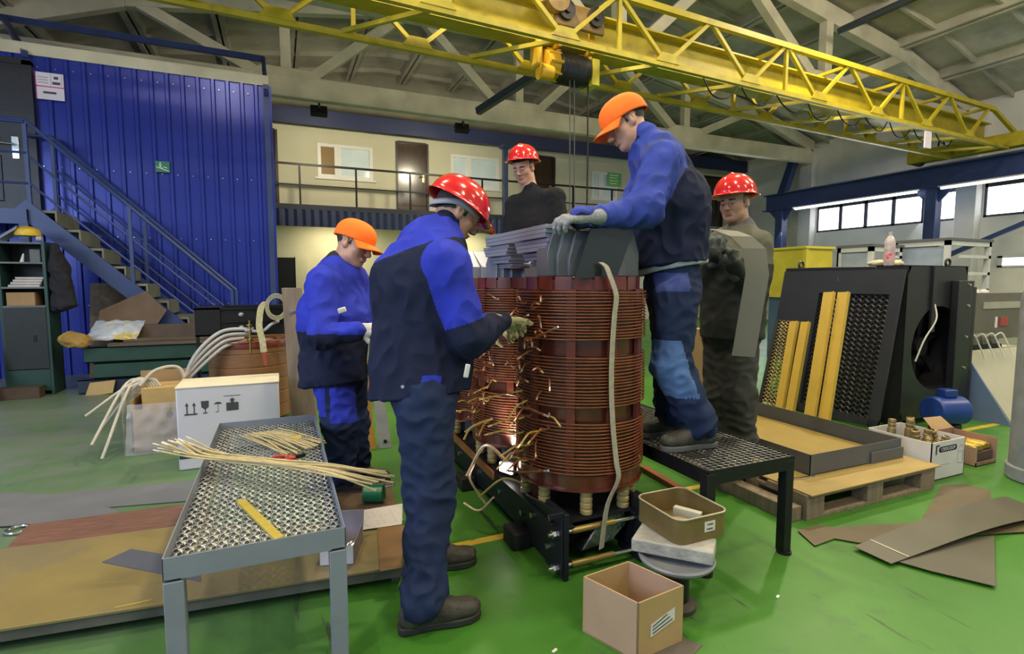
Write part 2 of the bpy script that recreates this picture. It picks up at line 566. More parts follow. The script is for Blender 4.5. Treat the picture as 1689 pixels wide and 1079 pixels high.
# ---------------------------------------------------------------- offices with balcony along the end of the hall
WY = 15.45
DARKWOOD = M('dark_brown_door', (0.045, 0.022, 0.012), 0.22, var=0.25, scale=3, stretch=(6, 1, 0.4), coat=0.5)
def offices():
    mb = MB()
    z0, z1 = 3.26, 5.5
    xs = [(-.35, .06, 3.26, 5.28, 'd'), (1.05, 2.5, 4.15, 5.05, 'w'), (3.15, 4.06, 3.26, 5.3, 'd'), (4.75, 6.3, 4.15, 5.1, 'w'), (7.3, 8.2, 3.26, 5.3, 'd'), (9.6, 10.6, 4.1, 5.0, 'w'), (14.35, 15.3, 3.4, 5.2, 'd')]
    x = -8.0
    for a, b, c, d, k in xs:
        mb.bx((x, WY, z0), (a, WY + .12, z1))
        mb.bx((a, WY, d), (b, WY + .12, z1))
        if c > z0 + .01: mb.bx((a, WY, z0), (b, WY + .12, c))
        x = b
    mb.bx((x, WY, z0), (16, WY + .12, z1))
    mb.bx((-8, WY + .3, 0), (16, WY + .4, 3.0))                       # ground floor
    mb.build('wall_office', CREAM, kind='structure', smooth=0)
    n = 0
    for a, b, c, d, k in xs:
        n += 1
        if k == 'd':
            do = MB().bx((a + .03, WY + .03, c), (b - .03, WY + .09, d - .03)).build('door_%d' % n, DARKWOOD, kind='structure', smooth=0)
            f = MB()
            f.bx((a - .02, WY - .02, c), (a + .04, WY + .1, d)).bx((b - .04, WY - .02, c), (b + .02, WY + .1, d)).bx((a + .04, WY - .018, d - .04), (b - .04, WY + .1, d + .02))
            f.build('door_frame', M('black_door_frame', (0.02, 0.014, 0.012), 0.4), do, smooth=0)
            MB().bx((b - .17, WY - .005, c + .95), (b - .11, WY + .03, c + 1.2)).tube([(b - .14, WY, c + 1.1), (b - .14, WY - .05, c + 1.1), (b - .26, WY - .05, c + 1.1)], .012).build('door_handle', M('brass', (0.7, 0.5, 0.2), 0.25, metal=1), do)
        else:
            f = MB()
            WF = M('white_window_frame', (0.72, 0.71, 0.66), 0.4, var=0.03)
            m = a + (b - a) * .36
            for u, v_ in ((a, m), (m, b)):
                f.bx((u, WY - .01, c), (u + .09, WY + .06, d)).bx((v_ - .09, WY - .01, c), (v_, WY + .06, d)).bx((u + .09, WY - .008, c), (v_ - .09, WY + .06, c + .09)).bx((u + .09, WY - .008, d - .09), (v_ - .09, WY + .06, d))
            f.bx((a - .08, WY - .04, c - .05), (b + .08, WY + .02, c))
            wo = f.build('window_%d' % (n + 4), WF, kind='structure', smooth=0, bevel=.006)
            G1 = M('blind_behind_glass', (0.30, 0.20, 0.10), 0.12, var=0.1, stretch=(1, 1, 20))
            G2 = M('office_glass', (0.62, 0.72, 0.75), 0.08, var=0.12, scale=1.5)
            MB().bx((a + .08, WY + .025, c + .08), (m - .08, WY + .035, d - .08)).build('pane', G1 if n == 2 else G2, wo, smooth=0)
            MB().bx((m + .08, WY + .025, c + .08), (b - .08, WY + .035, d - .08)).build('pane', G2, wo, smooth=0)
    # balcony slab, profiled soffit, roof fascia
    MB().bx((-8, 14.35, 3.13), (16, WY, 3.26)).build('trim_10', M('dark_balcony_edge', (0.02, 0.025, 0.04), 0.6), kind='structure', smooth=0)
    mb = MB()
    x = -.6
    while x < 15.9:                      # profiled sheet under the balcony edge
        mb.prism([(x, 14.38, 2.72), (x + .06, 14.33, 2.72), (x + .14, 14.33, 2.72), (x + .2, 14.38, 2.72), (x + .2, 14.40, 2.72), (x, 14.40, 2.72)], (0, 0, .41))
        x += .2
    mb.build('trim_11', M('dark_blue_profiled_sheet', (0.025, 0.035, 0.085), 0.45), kind='structure', smooth=0)
    MB().bx((-8, 14.4, 2.98), (16, WY + .3, 3.13)).build('trim_12', CREAM, kind='structure', smooth=0)
    MB().bx((-8, 14.95, 5.5), (15.9, WY + .4, 5.56)).bx((-8, 14.9, 5.35), (15.9, 14.98, 5.74)).build('trim_13', NAVY, kind='structure', smooth=0)
offices()
def railing():
    t = thing('balcony_railing', 'thin black steel railing along the office balcony', 'railing', (7, 14.42, 3.26))
    MB().beam((-.6, 14.42, 4.24), (15.4, 14.42, 4.24), .05, .05).build('top_rail', BLACK_STEEL, t)
    MB().beam((-.6, 14.42, 3.74), (15.4, 14.42, 3.74), .03, .03).build('middle_rail', BLACK_STEEL, t)
    for x in (-.4, .55, 1.9, 3.3, 4.75, 5.35, 6.9, 8.3, 9.7, 11.1, 12.6, 14.0, 15.3):
        MB().beam((x, 14.42, 3.26), (x, 14.42, 4.24), .045, .045).build('post', BLACK_STEEL, t)
railing()
MB().bx((5.93, 14.22, 0), (6.07, 14.36, 5.2)).bx((5.86, 14.15, 5.1), (6.14, 14.4, 5.2)).build('steel_post', M('dark_blue_post', (0.03, 0.045, 0.10), 0.45), label='dark blue square steel post rising past the office balcony', cat='post', bevel=.01)
for x, z, w, lab in ((6.35, 4.72, .3, 'small green safety notice on the office wall beside the third door'), ):
    pass
GREEN_SIGN = M('green_sign', (0.16, 0.42, 0.12), 0.5, var=0.05)
s = MB().bx((10.2, WY - .02, 4.55), (10.75, WY, 5.0)).build('safety_notice', GREEN_SIGN, label='pale green safety notice on the office wall', cat='sign', smooth=0)
for k in range(4):
    MB().bx((10.28, WY - .024, 4.9 - k * .09), (10.62 - .05 * (k % 2), WY - .02, 4.93 - k * .09)).build('text_line', M('pale_print', (0.6, 0.8, 0.5), 0.5), s, smooth=0)
MB().lathe([(0.0, 0), (.14, 0), (.14, .03), (0, .035)], (11.35, WY, 4.75), 20, axis=(0, -1, 0)).build('wall_clock', M('clock_white', (0.7, 0.7, 0.62), 0.4), label='small round white dial on the office wall', cat='dial')
# dark office door on the ground floor under the balcony
MB().bx((-.15, WY + .24, 0), (.42, WY + .31, 2.0)).build('door_20', BLACK_STEEL, kind='structure', smooth=0)
MB().bx((.42, WY + .22, 0), (.72, WY + .31, 2.05)).build('trim_21', CREAM, kind='structure', smooth=0)

# ---------------------------------------------------------------- blue profiled wall, stair landing and stairs
BY = 9.6
def blue_wall():
    mb = MB()
    x = -6.0
    pts = []
    while x < -.14:
        pts += [(x, BY), (x + .13, BY), (x + .145, BY - .03), (x + .185, BY - .03)]
        x += .2
    pts += [(-.1, BY)]
    vs, fs = [], []
    for (x, y) in pts:
        vs += [(x, y, 0), (x, y, 4.44)]
    n = len(pts)
    for i in range(n - 1):
        fs.append((i * 2, i * 2 + 2, i * 2 + 3, i * 2 + 1))
    b = len(vs)
    for (x, y) in pts:
        vs += [(x, BY + .05, 0), (x, BY + .05, 4.44)]
    for i in range(n - 1):
        fs.append((b + i * 2 + 1, b + i * 2 + 3, b + i * 2 + 2, b + i * 2))
        fs.append((i * 2 + 1, i * 2 + 3, b + i * 2 + 3, b + i * 2 + 1))
    fs += [(0, 1, b + 1, b), (2 * n - 2, b + 2 * n - 2, b + 2 * n - 1, 2 * n - 1)]
    mb.add(vs, fs)
    mb.build('wall_partition', BLUE_SHEET, kind='structure', smooth=0)
    MB().bx((-6, BY + .05, 0), (-.1, BY + .2, 4.4)).bx((-.22, BY + .05, 0), (-.1, WY + .3, 4.4)).build('wall_side', BLUE_STEEL, kind='structure', smooth=0)
    MB().bx((-.13, BY - .05, 0), (-.05, BY + .06, 4.46)).build('trim_14', BLUE_STEEL, kind='structure', smooth=0)
    MB().bx((-6, BY - .03, 4.44), (-.05, BY + .3, 4.6)).build('trim_15', PAINT_WHITE, kind='structure', smooth=0)
    s = MB()
    for z in (1.0, 2.0, 2.95, 4.28):     # fixing screws
        for k in range(14):
            x = -2.95 + k * .2
            s.bx((x - .006, BY - .036, z), (x + .006, BY - .028, z + .012))
    s.build('trim_16', M('zinc_screw', (0.7, 0.7, 0.72), 0.3, metal=1), kind='structure', smooth=0)
blue_wall()
def upper_door():
    DK = M('dark_metal_door', (0.016, 0.014, 0.016), 0.35, var=0.2, bump=.1, scale=30)
    d = MB().bx((-4.0, BY - .07, 2.23), (-3.06, BY - .03, 4.30)).build('door_21', DK, kind='structure', smooth=0, bevel=.01)
    f = MB()
    f.bx((-3.1, BY - .09, 2.23), (-3.0, BY - .0, 4.34)).bx((-4.1, BY - .09, 4.28), (-3.0, BY, 4.36))
    f.build('door_frame', DK, d, smooth=0)
    for z0, z1 in ((2.45, 3.05), (3.2, 4.1)):
        MB().tube([(-3.85, BY - .075, z0), (-3.4, BY - .075, z0), (-3.4, BY - .075, z1), (-3.6, BY - .075, z1 + .1), (-3.85, BY - .075, z1)], .012, 6, close=True).build('raised_moulding', DK, d)
    CH = M('chrome', (0.75, 0.75, 0.76), 0.18, metal=1, var=0)
    h = MB().bx((-3.27, BY - .085, 3.02), (-3.19, BY - .07, 3.32)).build('lock_plate', CH, d, bevel=.005)
    MB().tube([(-3.23, BY - .07, 3.21), (-3.23, BY - .12, 3.21), (-3.4, BY - .13, 3.22)], .013).build('door_handle', CH, h)
upper_door()
def notice(x0, x1, z0, z1, y, name, base, lab, draw):
    s = MB().bx((x0, y - .015, z0), (x1, y, z1)).build(name, base, label=lab, cat='sign', smooth=0)
    for nm, m, (a, b, c, d) in draw:
        MB().bx((x0 + a * (x1 - x0), y - .018, z0 + b * (z1 - z0)), (x0 + c * (x1 - x0), y - .015, z0 + d * (z1 - z0))).build(nm, m, s, smooth=0)
    return s
PAPER = M('sign_white', (0.75, 0.68, 0.78), 0.4, var=0.02)
INK = M('dark_ink', (0.05, 0.05, 0.06), 0.5, var=0)
PINK = M('sign_red', (0.55, 0.06, 0.16), 0.4, var=0)
GREYINK = M('grey_ink', (0.4, 0.38, 0.42), 0.5, var=0)
notice(-2.97, -2.66, 3.86, 4.22, BY - .045, 'door_sign', PAPER, 'white information sign with a red line beside the upper door', [
    ('red_line', PINK, (0, .46, 1, .50)), ('red_edge', PINK, (0, 0, .03, 1)), ('text_line', INK, (.25, .22, .72, .30)), ('text_line', GREYINK, (.08, .80, .45, .84)), ('text_line', GREYINK, (.08, .70, .45, .74)), ('text_line', GREYINK, (.08, .60, .45, .64)),
    ('text_line', INK, (.66, .78, .82, .88)), ('text_line', INK, (.6, .58, .88, .68)), ('frame_line', GREYINK, (.54, .53, .56, .95)), ('frame_line', GREYINK, (.92, .53, .94, .95))])
def exit_sign():
    G = M('exit_green', (0.03, 0.22, 0.11), 0.4, var=0.03)
    x0, x1, z0, z1 = -1.63, -1.45, 2.98, 3.14
    y = BY - .045
    s = MB().bx((x0, y - .012, z0), (x1, y, z1)).build('exit_sign', G, label='small green running-man stairs exit sign on the blue wall', cat='sign', smooth=0)
    W = M('exit_white', (0.75, 0.85, 0.78), 0.5, var=0)
    d = MB()
    yy = y - .014
    def bar(a, b, w): d.beam((a[0], yy, a[1]), (b[0], yy, b[1]), .003, w, (0, 0, 1) if abs(a[0] - b[0]) > .001 else (1, 0, 0))
    bar((x0 + .01, z0 + .075), (x1 - .01, z0 + .02), .012)
    bar((x0 + .065, z0 + .075), (x0 + .06, z0 + .12), .02)
    bar((x0 + .06, z0 + .08), (x0 + .035, z0 + .06), .01)
    bar((x0 + .065, z0 + .08), (x0 + .09, z0 + .055), .01)
    bar((x0 + .045, z0 + .105), (x0 + .085, z0 + .11), .008)
    d.bx((x0 + .055, yy - .0015, z0 + .128), (x0 + .073, yy + .0015, z0 + .146))
    bar((x0 + .1, z0 + .08), (x0 + .15, z0 + .065), .012)
    d.build('running_figure', W, s, smooth=0)
exit_sign()

def stairs():
    t = thing('staircase', 'blue steel staircase with pale treads going up along the blue wall', 'staircase', (-2.0, 9.0, 0))
    n = 9
    x_top, z_top = -2.80, 2.24
    x_bot, z_bot = -.72, .17
    for y in (8.55, 9.42):
        MB().beam((x_top - .1, y, z_top + .05), (x_bot, y, z_bot), .05, .2).build('stringer', BLUE_STEEL, t)
    TR = M('pale_tread', (0.20, 0.20, 0.13), 0.6, var=0.15)
    for k in range(n):
        f = (k + .55) / n
        x, z = x_top + (x_bot - x_top) * f, z_top + (z_bot - z_top) * f
        MB().bx((x - .12, 8.58, z + .1), (x + .12, 9.39, z + .13)).bx((x + .1, 8.58, z - .06), (x + .12, 9.39, z + .1)).build('tread', TR, t)
    for y in (8.55, 9.42):
        top = [(x_top - .3, y, 3.33), (x_top, y, 3.33), (x_bot + .1, y, z_bot + 1.05)]
        MB().tube(top, .024).build('handrail', BLUE_STEEL, t)
        for dz in (.42, .76):
            MB().tube([(x_top, y, 3.33 - dz), (x_bot + .1, y, z_bot + 1.05 - dz)], .014).build('lower_rail', BLUE_STEEL, t)
        for x in (x_top, x_top + 1.02, x_bot + .1):
            f = (x - x_top) / (x_bot - x_top)
            z = z_top + (z_bot - z_top) * f
            MB().beam((x, y, z), (x, y, 3.33 + (z_bot + 1.05 - 3.33) * max(0, (x - x_top) / (x_bot + .1 - x_top))), .04, .04).build('baluster', BLUE_STEEL, t)
    # landing
    MB().bx((-4.6, 8.5, 2.17), (x_top - .02, BY - .06, 2.22)).build('landing_plate', BLUE_STEEL, t)
    MB().bx((-4.6, 8.48, 2.06), (x_top - .02, 8.55, 2.24)).bx((x_top - .08, 8.5, 2.06), (x_top - .02, BY - .06, 2.24)).build('landing_edge', BLUE_STEEL, t)
    for x in (-4.5, x_top - .06):
        MB().beam((x, 8.53, 0), (x, 8.53, 2.1), .09, .09).build('landing_leg', BLUE_STEEL, t)
    for z in (3.30, 2.93, 2.56):
        MB().tube([(-4.6, 8.53, z), (x_top, 8.53, z)], .022 if z > 3.2 else .014).build('landing_rail', BLUE_STEEL, t)
stairs()
fr = thing('tube_canopy', 'slim blue square tube frame standing out from the top of the blue wall', 'frame', (-1.6, 9.0, 4.4))
MB().beam((-4.340, 11.697, 5.662), (-0.104, 10.354, 5.130), .07, .09).build('front_tube', BLUE_STEEL, fr)
MB().beam((-0.123, 10.364, 5.150), (-.09, 9.5, 4.3), .06, .06).build('corner_tube', BLUE_STEEL, fr)
MB().beam((-3.947, 11.544, 5.614), (-3.05, 9.5, 4.42), .07, .07).build('side_tube', BLUE_STEEL, fr)

# ---------------------------------------------------------------- crane runway on the right
def runway():
    t = thing('crane_runway', 'dark blue steel crane runway beam on posts along the window wall', 'crane runway', (15, 8, 0))
    MB().ibeam((15.0, -4, 3.92), (15.0, 13.2, 3.92), .36, .52, .03).build('runway_beam', BLUE_STEEL, t)
    MB().beam((15.0, -4, 4.20), (15.0, 13.2, 4.20), .07, .06).build('rail', M('worn_rail', (0.5, 0.5, 0.52), 0.3, metal=.9), t)
    for y in (12.6, 8.2, 3.6):
        p = MB().beam((15.0, y, 0), (15.0, y, 3.66), .26, .26)
        p.build('post', BLUE_STEEL, t, bevel=.01)
        MB().prism([(14.97, y - .12, 3.66), (14.97, y - .12, 3.3), (14.97, y - .45, 3.66)], (.06, 0, 0)).build('bracket', BLUE_STEEL, t)
        MB().prism([(14.97, y + .12, 3.66), (14.97, y + .12, 3.3), (14.97, y + .45, 3.66)], (.06, 0, 0)).build('bracket', BLUE_STEEL, t)
    MB().beam((15.0, 8.0, 1.9), (15.0, 4.2, 3.6), .1, .1).build('brace', BLUE_STEEL, t)
    MB().beam((15.0, 12.6, 4.15), (15.6, 12.6, 5.6), .25, .2).build('upper_post', BLUE_STEEL, t)
runway()
tl = thing('fluorescent_strip', 'long white fluorescent strip under the blue runway beam', 'lamp', (15.0, 10, 3.6))
TUBE = M('lamp_tube_white', (0.9, 0.9, 0.9), 0.4, var=0, emit=(0.95, 0.97, 1.0), estr=1.6)
MB().bx((14.70, 8.45, 3.575), (14.78, 11.9, 3.63)).build('tube', TUBE, tl, smooth=0)
MB().bx((14.68, 8.4, 3.63), (14.8, 11.95, 3.66)).build('housing', M('lamp_housing', (.5, .5, .5), .4), tl, smooth=0)
tl2 = thing('fluorescent_strip', 'short white fluorescent strip right of the blue post under the runway', 'lamp', (15.0, 7, 3.6))
MB().bx((14.70, 4.9, 3.575), (14.78, 7.9, 3.63)).build('tube', TUBE, tl2, smooth=0)
MB().bx((14.68, 4.85, 3.63), (14.8, 7.95, 3.66)).build('housing', M('lamp_housing', (.5, .5, .5), .4), tl2, smooth=0)

# conduit along the roof
MB().tube([(10.45, 7.6, 6.35), (10.45, -3, 6.35)], .07, 12).build('roof_pipe', M('dark_pipe', (0.04, 0.05, 0.07), .4), label='dark pipe running under the roof to the yellow crane', cat='pipe')
MB().beam((3.943, 10.872, 4.911), (4.636, 9.513, 5.309), .12, .14).build('roof_brace', M('dark_pipe', (0.04, 0.05, 0.07), .4), label='short dark blue slanted brace beside the crane hoist', cat='brace')

# high-bay lamps of the hall (they hang from the roof, most of them above and behind the photographer)
LAMPM = M('lamp_shade_grey', (0.4, 0.4, 0.4), 0.4, metal=.6)
GLOW = M('lamp_glow', (1, 1, 1), 0.5, var=0, emit=(1.0, 0.86, 0.55), estr=25)
LAMPS = [(2.5, 5.6), (8.2, 5.6), (2.0, 0.2), (7.0, 0.2), (-3.0, -0.2), (4.5, 3.2), (9.5, 3.2), (12.0, 0.2), (-1.0, 3.0), (2.0, -4.0), (7.0, -4.0)]
for i, (x, y) in enumerate(LAMPS):
    z = 6.35 if y > 5 else 5.75
    t = thing('high_bay_lamp', 'grey bell-shaped lamp hanging high under the roof', 'lamp', (x, y, z), group='high bay lamps')
    MB().lathe([(.03, z + .5), (.09, z + .46), (.1, z + .3), (.27, z), (.26, z), (.09, z + .29), (.03, z + .3)], (x, y, 0), 24).build('lamp_shade', LAMPM, t)
    MB().cyl((x, y, z + .5), (x, y, 7.3 if -2.4 < x < 12 else 6.6), .012, n=8).build('hanging_rod', LAMPM, t)
    MB().lathe([(0, z + .02), (.07, z + .04), (.09, z + .12), (.06, z + .22), (0, z + .24)], (x, y, 0), 16).build('bulb', GLOW, t)
    d = bpy.data.lights.new('lamp_light', 'SPOT')
    d.spot_size = math.radians(150)
    d.spot_blend = .6
    d.shadow_soft_size = .14
    d.energy = 620 if y > 5 else 230
    d.color = (1.0, .87, .62)
    o = bpy.data.objects.new('lamp_light', d)
    COL.objects.link(o)
    o.location = (0, 0, -.02)
    o.parent = t
    if y < 5:                            # added point light above the shade, brightens the roof; no bulb there
        d = bpy.data.lights.new('roof_fill_light', 'POINT')
        d.shadow_soft_size = .3
        d.energy = 185
        d.color = (1.0, .88, .66)
        o = bpy.data.objects.new('roof_fill_light', d)
        COL.objects.link(o)
        o.location = (0, 0, .75)
        o.parent = t

# floodlights under the near chord of the roof truss, turned to the offices
for i, (x, lab) in enumerate(((.9, 'dark floodlight under the roof truss, near the blue wall'), (4.1, 'dark floodlight under the roof truss above the middle office door'))):
    t = thing('floodlight', lab, 'lamp', (x, 12.4, 4.95))
    MB().obx((x, 12.42, 4.98), (.34, .14, .2), Matrix.Rotation(-.35, 3, 'X')).build('housing', BLACK_STEEL, t, bevel=.015)
    MB().bx((x - .02, 12.28, 5.0), (x + .02, 12.36, 5.12)).build('bracket', BLACK_STEEL, t)
    MB().obx((x, 12.50, 4.95), (.28, .01, .15), Matrix.Rotation(-.35, 3, 'X')).build('lens', GLOW, t)
    d = bpy.data.lights.new('flood_light', 'AREA')
    d.shape = 'RECTANGLE'
    d.size, d.size_y = .3, .16
    d.energy = 52
    d.color = (1.0, .90, .66)
    o = bpy.data.objects.new('flood_light', d)
    COL.objects.link(o)
    o.parent = t
    o.location = (0, .12, -.01)
    o.rotation_euler = V(.12, 1, -.45).to_track_quat('-Z', 'Y').to_euler()

# added lamps, out of sight under the balcony, to brighten the wall below
for i, x in enumerate((1.5, 5.0, 8.5)):
    t = thing('added_balcony_lamp', 'added strip lamp out of sight under the office balcony, brightening the wall', 'lamp', (x, 14.9, 2.98), group='added lamps under the balcony')
    MB().bx((x - .6, 14.83, 2.94), (x + .6, 14.97, 2.979)).build('housing', M('lamp_housing', (.5, .5, .5), .4), t)
    MB().bx((x - .57, 14.85, 2.92), (x + .57, 14.95, 2.94)).build('diffuser', GLOW, t)
    d = bpy.data.lights.new('balcony_fill_light', 'AREA')
    d.shape = 'RECTANGLE'
    d.size, d.size_y = 1.1, .1
    d.energy = 38
    d.color = (1.0, .88, .6)
    o = bpy.data.objects.new('balcony_fill_light', d)
    COL.objects.link(o)
    o.parent = t
    o.location = (0, 0, -.07)

# ---------------------------------------------------------------- overhead crane
CA = math.radians(3.5)
CU, CV = V(math.cos(CA), math.sin(CA), 0), V(-math.sin(CA), math.cos(CA), 0)
def cp(u, v, z):
    return V(7, 6.62, 0) + CU * u + CV * v + V(0, 0, z)
def crane():
    t = thing('overhead_crane', 'yellow overhead travelling crane bridge with lattice side trusses spanning the hall', 'crane', (7, 6.62, 4.2))
    Y = YELLOW_CRANE
    MB().ibeam(cp(-12, 0, 4.62), cp(7.7, 0, 4.62), .26, .5, .025).build('main_girder', Y, t)
    st = MB()
    for v, nm in ((-.55, 'near'), (.5, 'far')):
        b = MB()
        b.beam(cp(-12, v, 4.22), cp(7.4, v, 4.22), .07, .07).beam(cp(-12, v + .05, 4.25), cp(7.4, v + .05, 4.25), .07, .012)
        b.build('bottom_chord', Y, t)
        b = MB()
        b.beam(cp(-12, v, 4.92), cp(6.7, v, 4.92), .08, .08).beam(cp(6.7, v, 4.92), cp(7.9, v, 4.5), .07, .07)
        b.build('top_chord', Y, t)
        off = 0 if v < 0 else .1
        for k in range(-5, 7):
            ut = .16 + k * 1.59 + off
            if ut > 7 or ut < -9: continue
            for s in (-1, 1):
                ub = ut + s * .79
                if ub < 7.2:
                    MB().beam(cp(ut + s * .04, v, 4.90), cp(ub, v, 4.24), .05, .05, CV).build('diagonal', Y, t)
            ub = ut + .79
            if k % 2 == 0 and ub < 7:
                MB().beam(cp(ut + .02, v + .01, 4.9), cp(ut + .02, v + .01, 4.24), .05, .05).build('vertical', Y, t)
            g = MB().prism([cp(ub - .2, v - .045, 4.24), cp(ub + .2, v - .045, 4.24), cp(ub + .1, v - .045, 4.36), cp(ub - .1, v - .045, 4.36)], CV * .012)
            g.build('gusset_plate', Y, t)
    for k in range(-6, 8):               # cross ties between girder and trusses
        u = .16 + k * 1.59
        if u > 7 or u < -10: continue
        MB().beam(cp(u, -.55, 4.92), cp(u, .5, 4.92), .05, .05).build('cross_tie', Y, t)
        MB().beam(cp(u + .79, -.55, 4.24), cp(u, .5, 4.26), .05, .05).build('cross_tie', Y, t)
    # end carriage on the runway
    e = MB().beam(cp(7.75, -1.1, 4.42), cp(7.75, 1.5, 4.42), .3, .3)
    eo = e.build('end_carriage', Y, t, bevel=.01)
    for v in (-.9, 1.3):
        MB().cyl(cp(7.68, v, 4.33), cp(7.82, v, 4.33), .13, n=20).build('wheel', M('dark_wheel', (.05, .04, .03), .5), eo)
    MB().cyl(cp(7.5, .2, 4.4), cp(7.1, .2, 4.4), .12, n=20).cyl(cp(7.1, .2, 4.4), cp(7.05, .2, 4.4), .13, n=20).build('drive_motor', Y, t)
    b = MB().tube([cp(7.25, .55, 4.5), cp(7.2, .55, 4.62), cp(7.05, .55, 4.62), cp(7.0, .55, 4.45)], .02)
    b.build('cable_loop', BLACK_STEEL, t)
    for k in range(9):                   # festoon loops under the girder
        u = -1.2 + k * .8
        MB().tube(crom([cp(u, -.2, 4.38), cp(u + .2, -.22, 4.12 + .04 * (k % 3)), cp(u + .55, -.2, 4.14), cp(u + .8, -.2, 4.38)], 5), .011).build('feed_cable', BLACK_STEEL, t)
    MB().obx(cp(4.2, -.58, 4.0), (.22, .02, .3), RZ(CA)).build('white_plate', PAPER, t)
crane()
HU = -3.52
def hoist():
    t = thing('hoist', 'yellow electric wire rope hoist with dark drum hanging under the crane bridge', 'hoist', tuple(cp(HU, 0, 3.9)))
    YH = M('hoist_yellow', (0.62, 0.36, 0.015), 0.4, var=.15)
    DK = M('dark_grease', (0.018, 0.015, 0.013), 0.45, var=.3)
    MB().cyl(cp(HU - .12, -.05, 4.12), cp(HU + .32, -.05, 4.12), .19, n=28).build('drum', DK, t)
    d = MB()
    for k in range(12):
        u = HU - .08 + k * .03
        d.lathe([(.19, -.008), (.2, 0), (.19, .008)], cp(u, -.05, 4.12), 24, axis=tuple(CU), cap=False)
    d.build('rope_winding', DK, t)
    g = MB().cyl(cp(HU - .30, -.05, 4.12), cp(HU - .12, -.05, 4.12), .17, n=24)
    for k in range(8):
        a = k * math.pi / 4
        c = cp(HU - .2, -.05, 4.12) + CV * math.cos(a) * .17 + V(0, 0, math.sin(a) * .17)
        g.cyl(c - CU * .09, c + CU * .1, .025, n=8)
    g.build('gearbox', YH, t)
    MB().obx(cp(HU - .42, -.08, 4.22), (.08, .24, .36), RZ(CA)).build('control_box', YH, t, bevel=.06)
    MB().cyl(cp(HU - .42, -.16, 3.98), cp(HU - .24, -.16, 3.98), .10, .09, n=20).build('brake_motor', YH, t)
    MB().obx(cp(HU + .42, -.05, 4.1), (.12, .3, .34), RZ(CA)).build('terminal_box', M('lamp_yellow', (.6, .5, .03), .4), t, bevel=.01)
    for u in (HU - .15, HU + .34):
        fr_ = MB()
        fr_.beam(cp(u, -.22, 4.34), cp(u, .22, 4.34), .05, .05).beam(cp(u, -.2, 4.34), cp(u, -.2, 4.66), .03, .08).beam(cp(u, .2, 4.34), cp(u, .2, 4.66), .03, .08).beam(cp(u, -.05, 4.12), cp(u, -.05, 4.34), .04, .2)
        fr_.build('hanger', YH, t)
    tr = MB().obx(cp(HU + .08, -.30, 4.66), (.75, .05, .3), RZ(CA)).build('trolley_plate', M('trolley_ochre', (.20, .12, .03), .5, var=.3), t, bevel=.02)
    for u in (HU - .14, HU + .3):
        MB().cyl(cp(u, -.37, 4.7), cp(u, -.31, 4.7), .12, n=24).cyl(cp(u, -.40, 4.7), cp(u, -.37, 4.7), .05, n=16).build('trolley_wheel', DK, tr)
    MB().cyl(cp(HU - .3, -.42, 4.78), cp(HU - .3, -.3, 4.78), .16, n=24).build('drive_motor', M('trolley_ochre', (.28, .16, .03), .5), t)
    p0 = cp(HU + .04, -.15, 4.0)
    for du in (0, .07):
        MB().cyl((p0 + CU * du), (p0.x + .02 + du, p0.y, 2.30), .007, n=6).build('wire_rope', M('wire_rope', (.06, .06, .055), .5), t)
    hb = MB().cyl((p0.x + .055, p0.y - .04, 2.2), (p0.x + .055, p0.y + .04, 2.2), .11, n=20)
    hb.bx((p0.x + .015, p0.y - .035, 1.95), (p0.x + .095, p0.y + .035, 2.2)).tube([(p0.x + .055, p0.y, 1.95), (p0.x + .055, p0.y, 1.88), (p0.x + .11, p0.y, 1.82), (p0.x + .1, p0.y, 1.74), (p0.x + .04, p0.y, 1.72), (p0.x, p0.y, 1.77)], .02)
    hb.build('hook_block', M('rusty_hook', (.14, .09, .04), .6, var=.3), t)
    MB().tube([cp(HU + .36, -.1, 4.0), (p0.x + .27, p0.y - .02, 3.0), (p0.x + .28, p0.y, 2.0)], .012).bx((p0.x + .25, p0.y - .03, 1.75), (p0.x + .31, p0.y + .03, 2.0)).build('pendant_cable', BLACK_STEEL, t)
hoist()

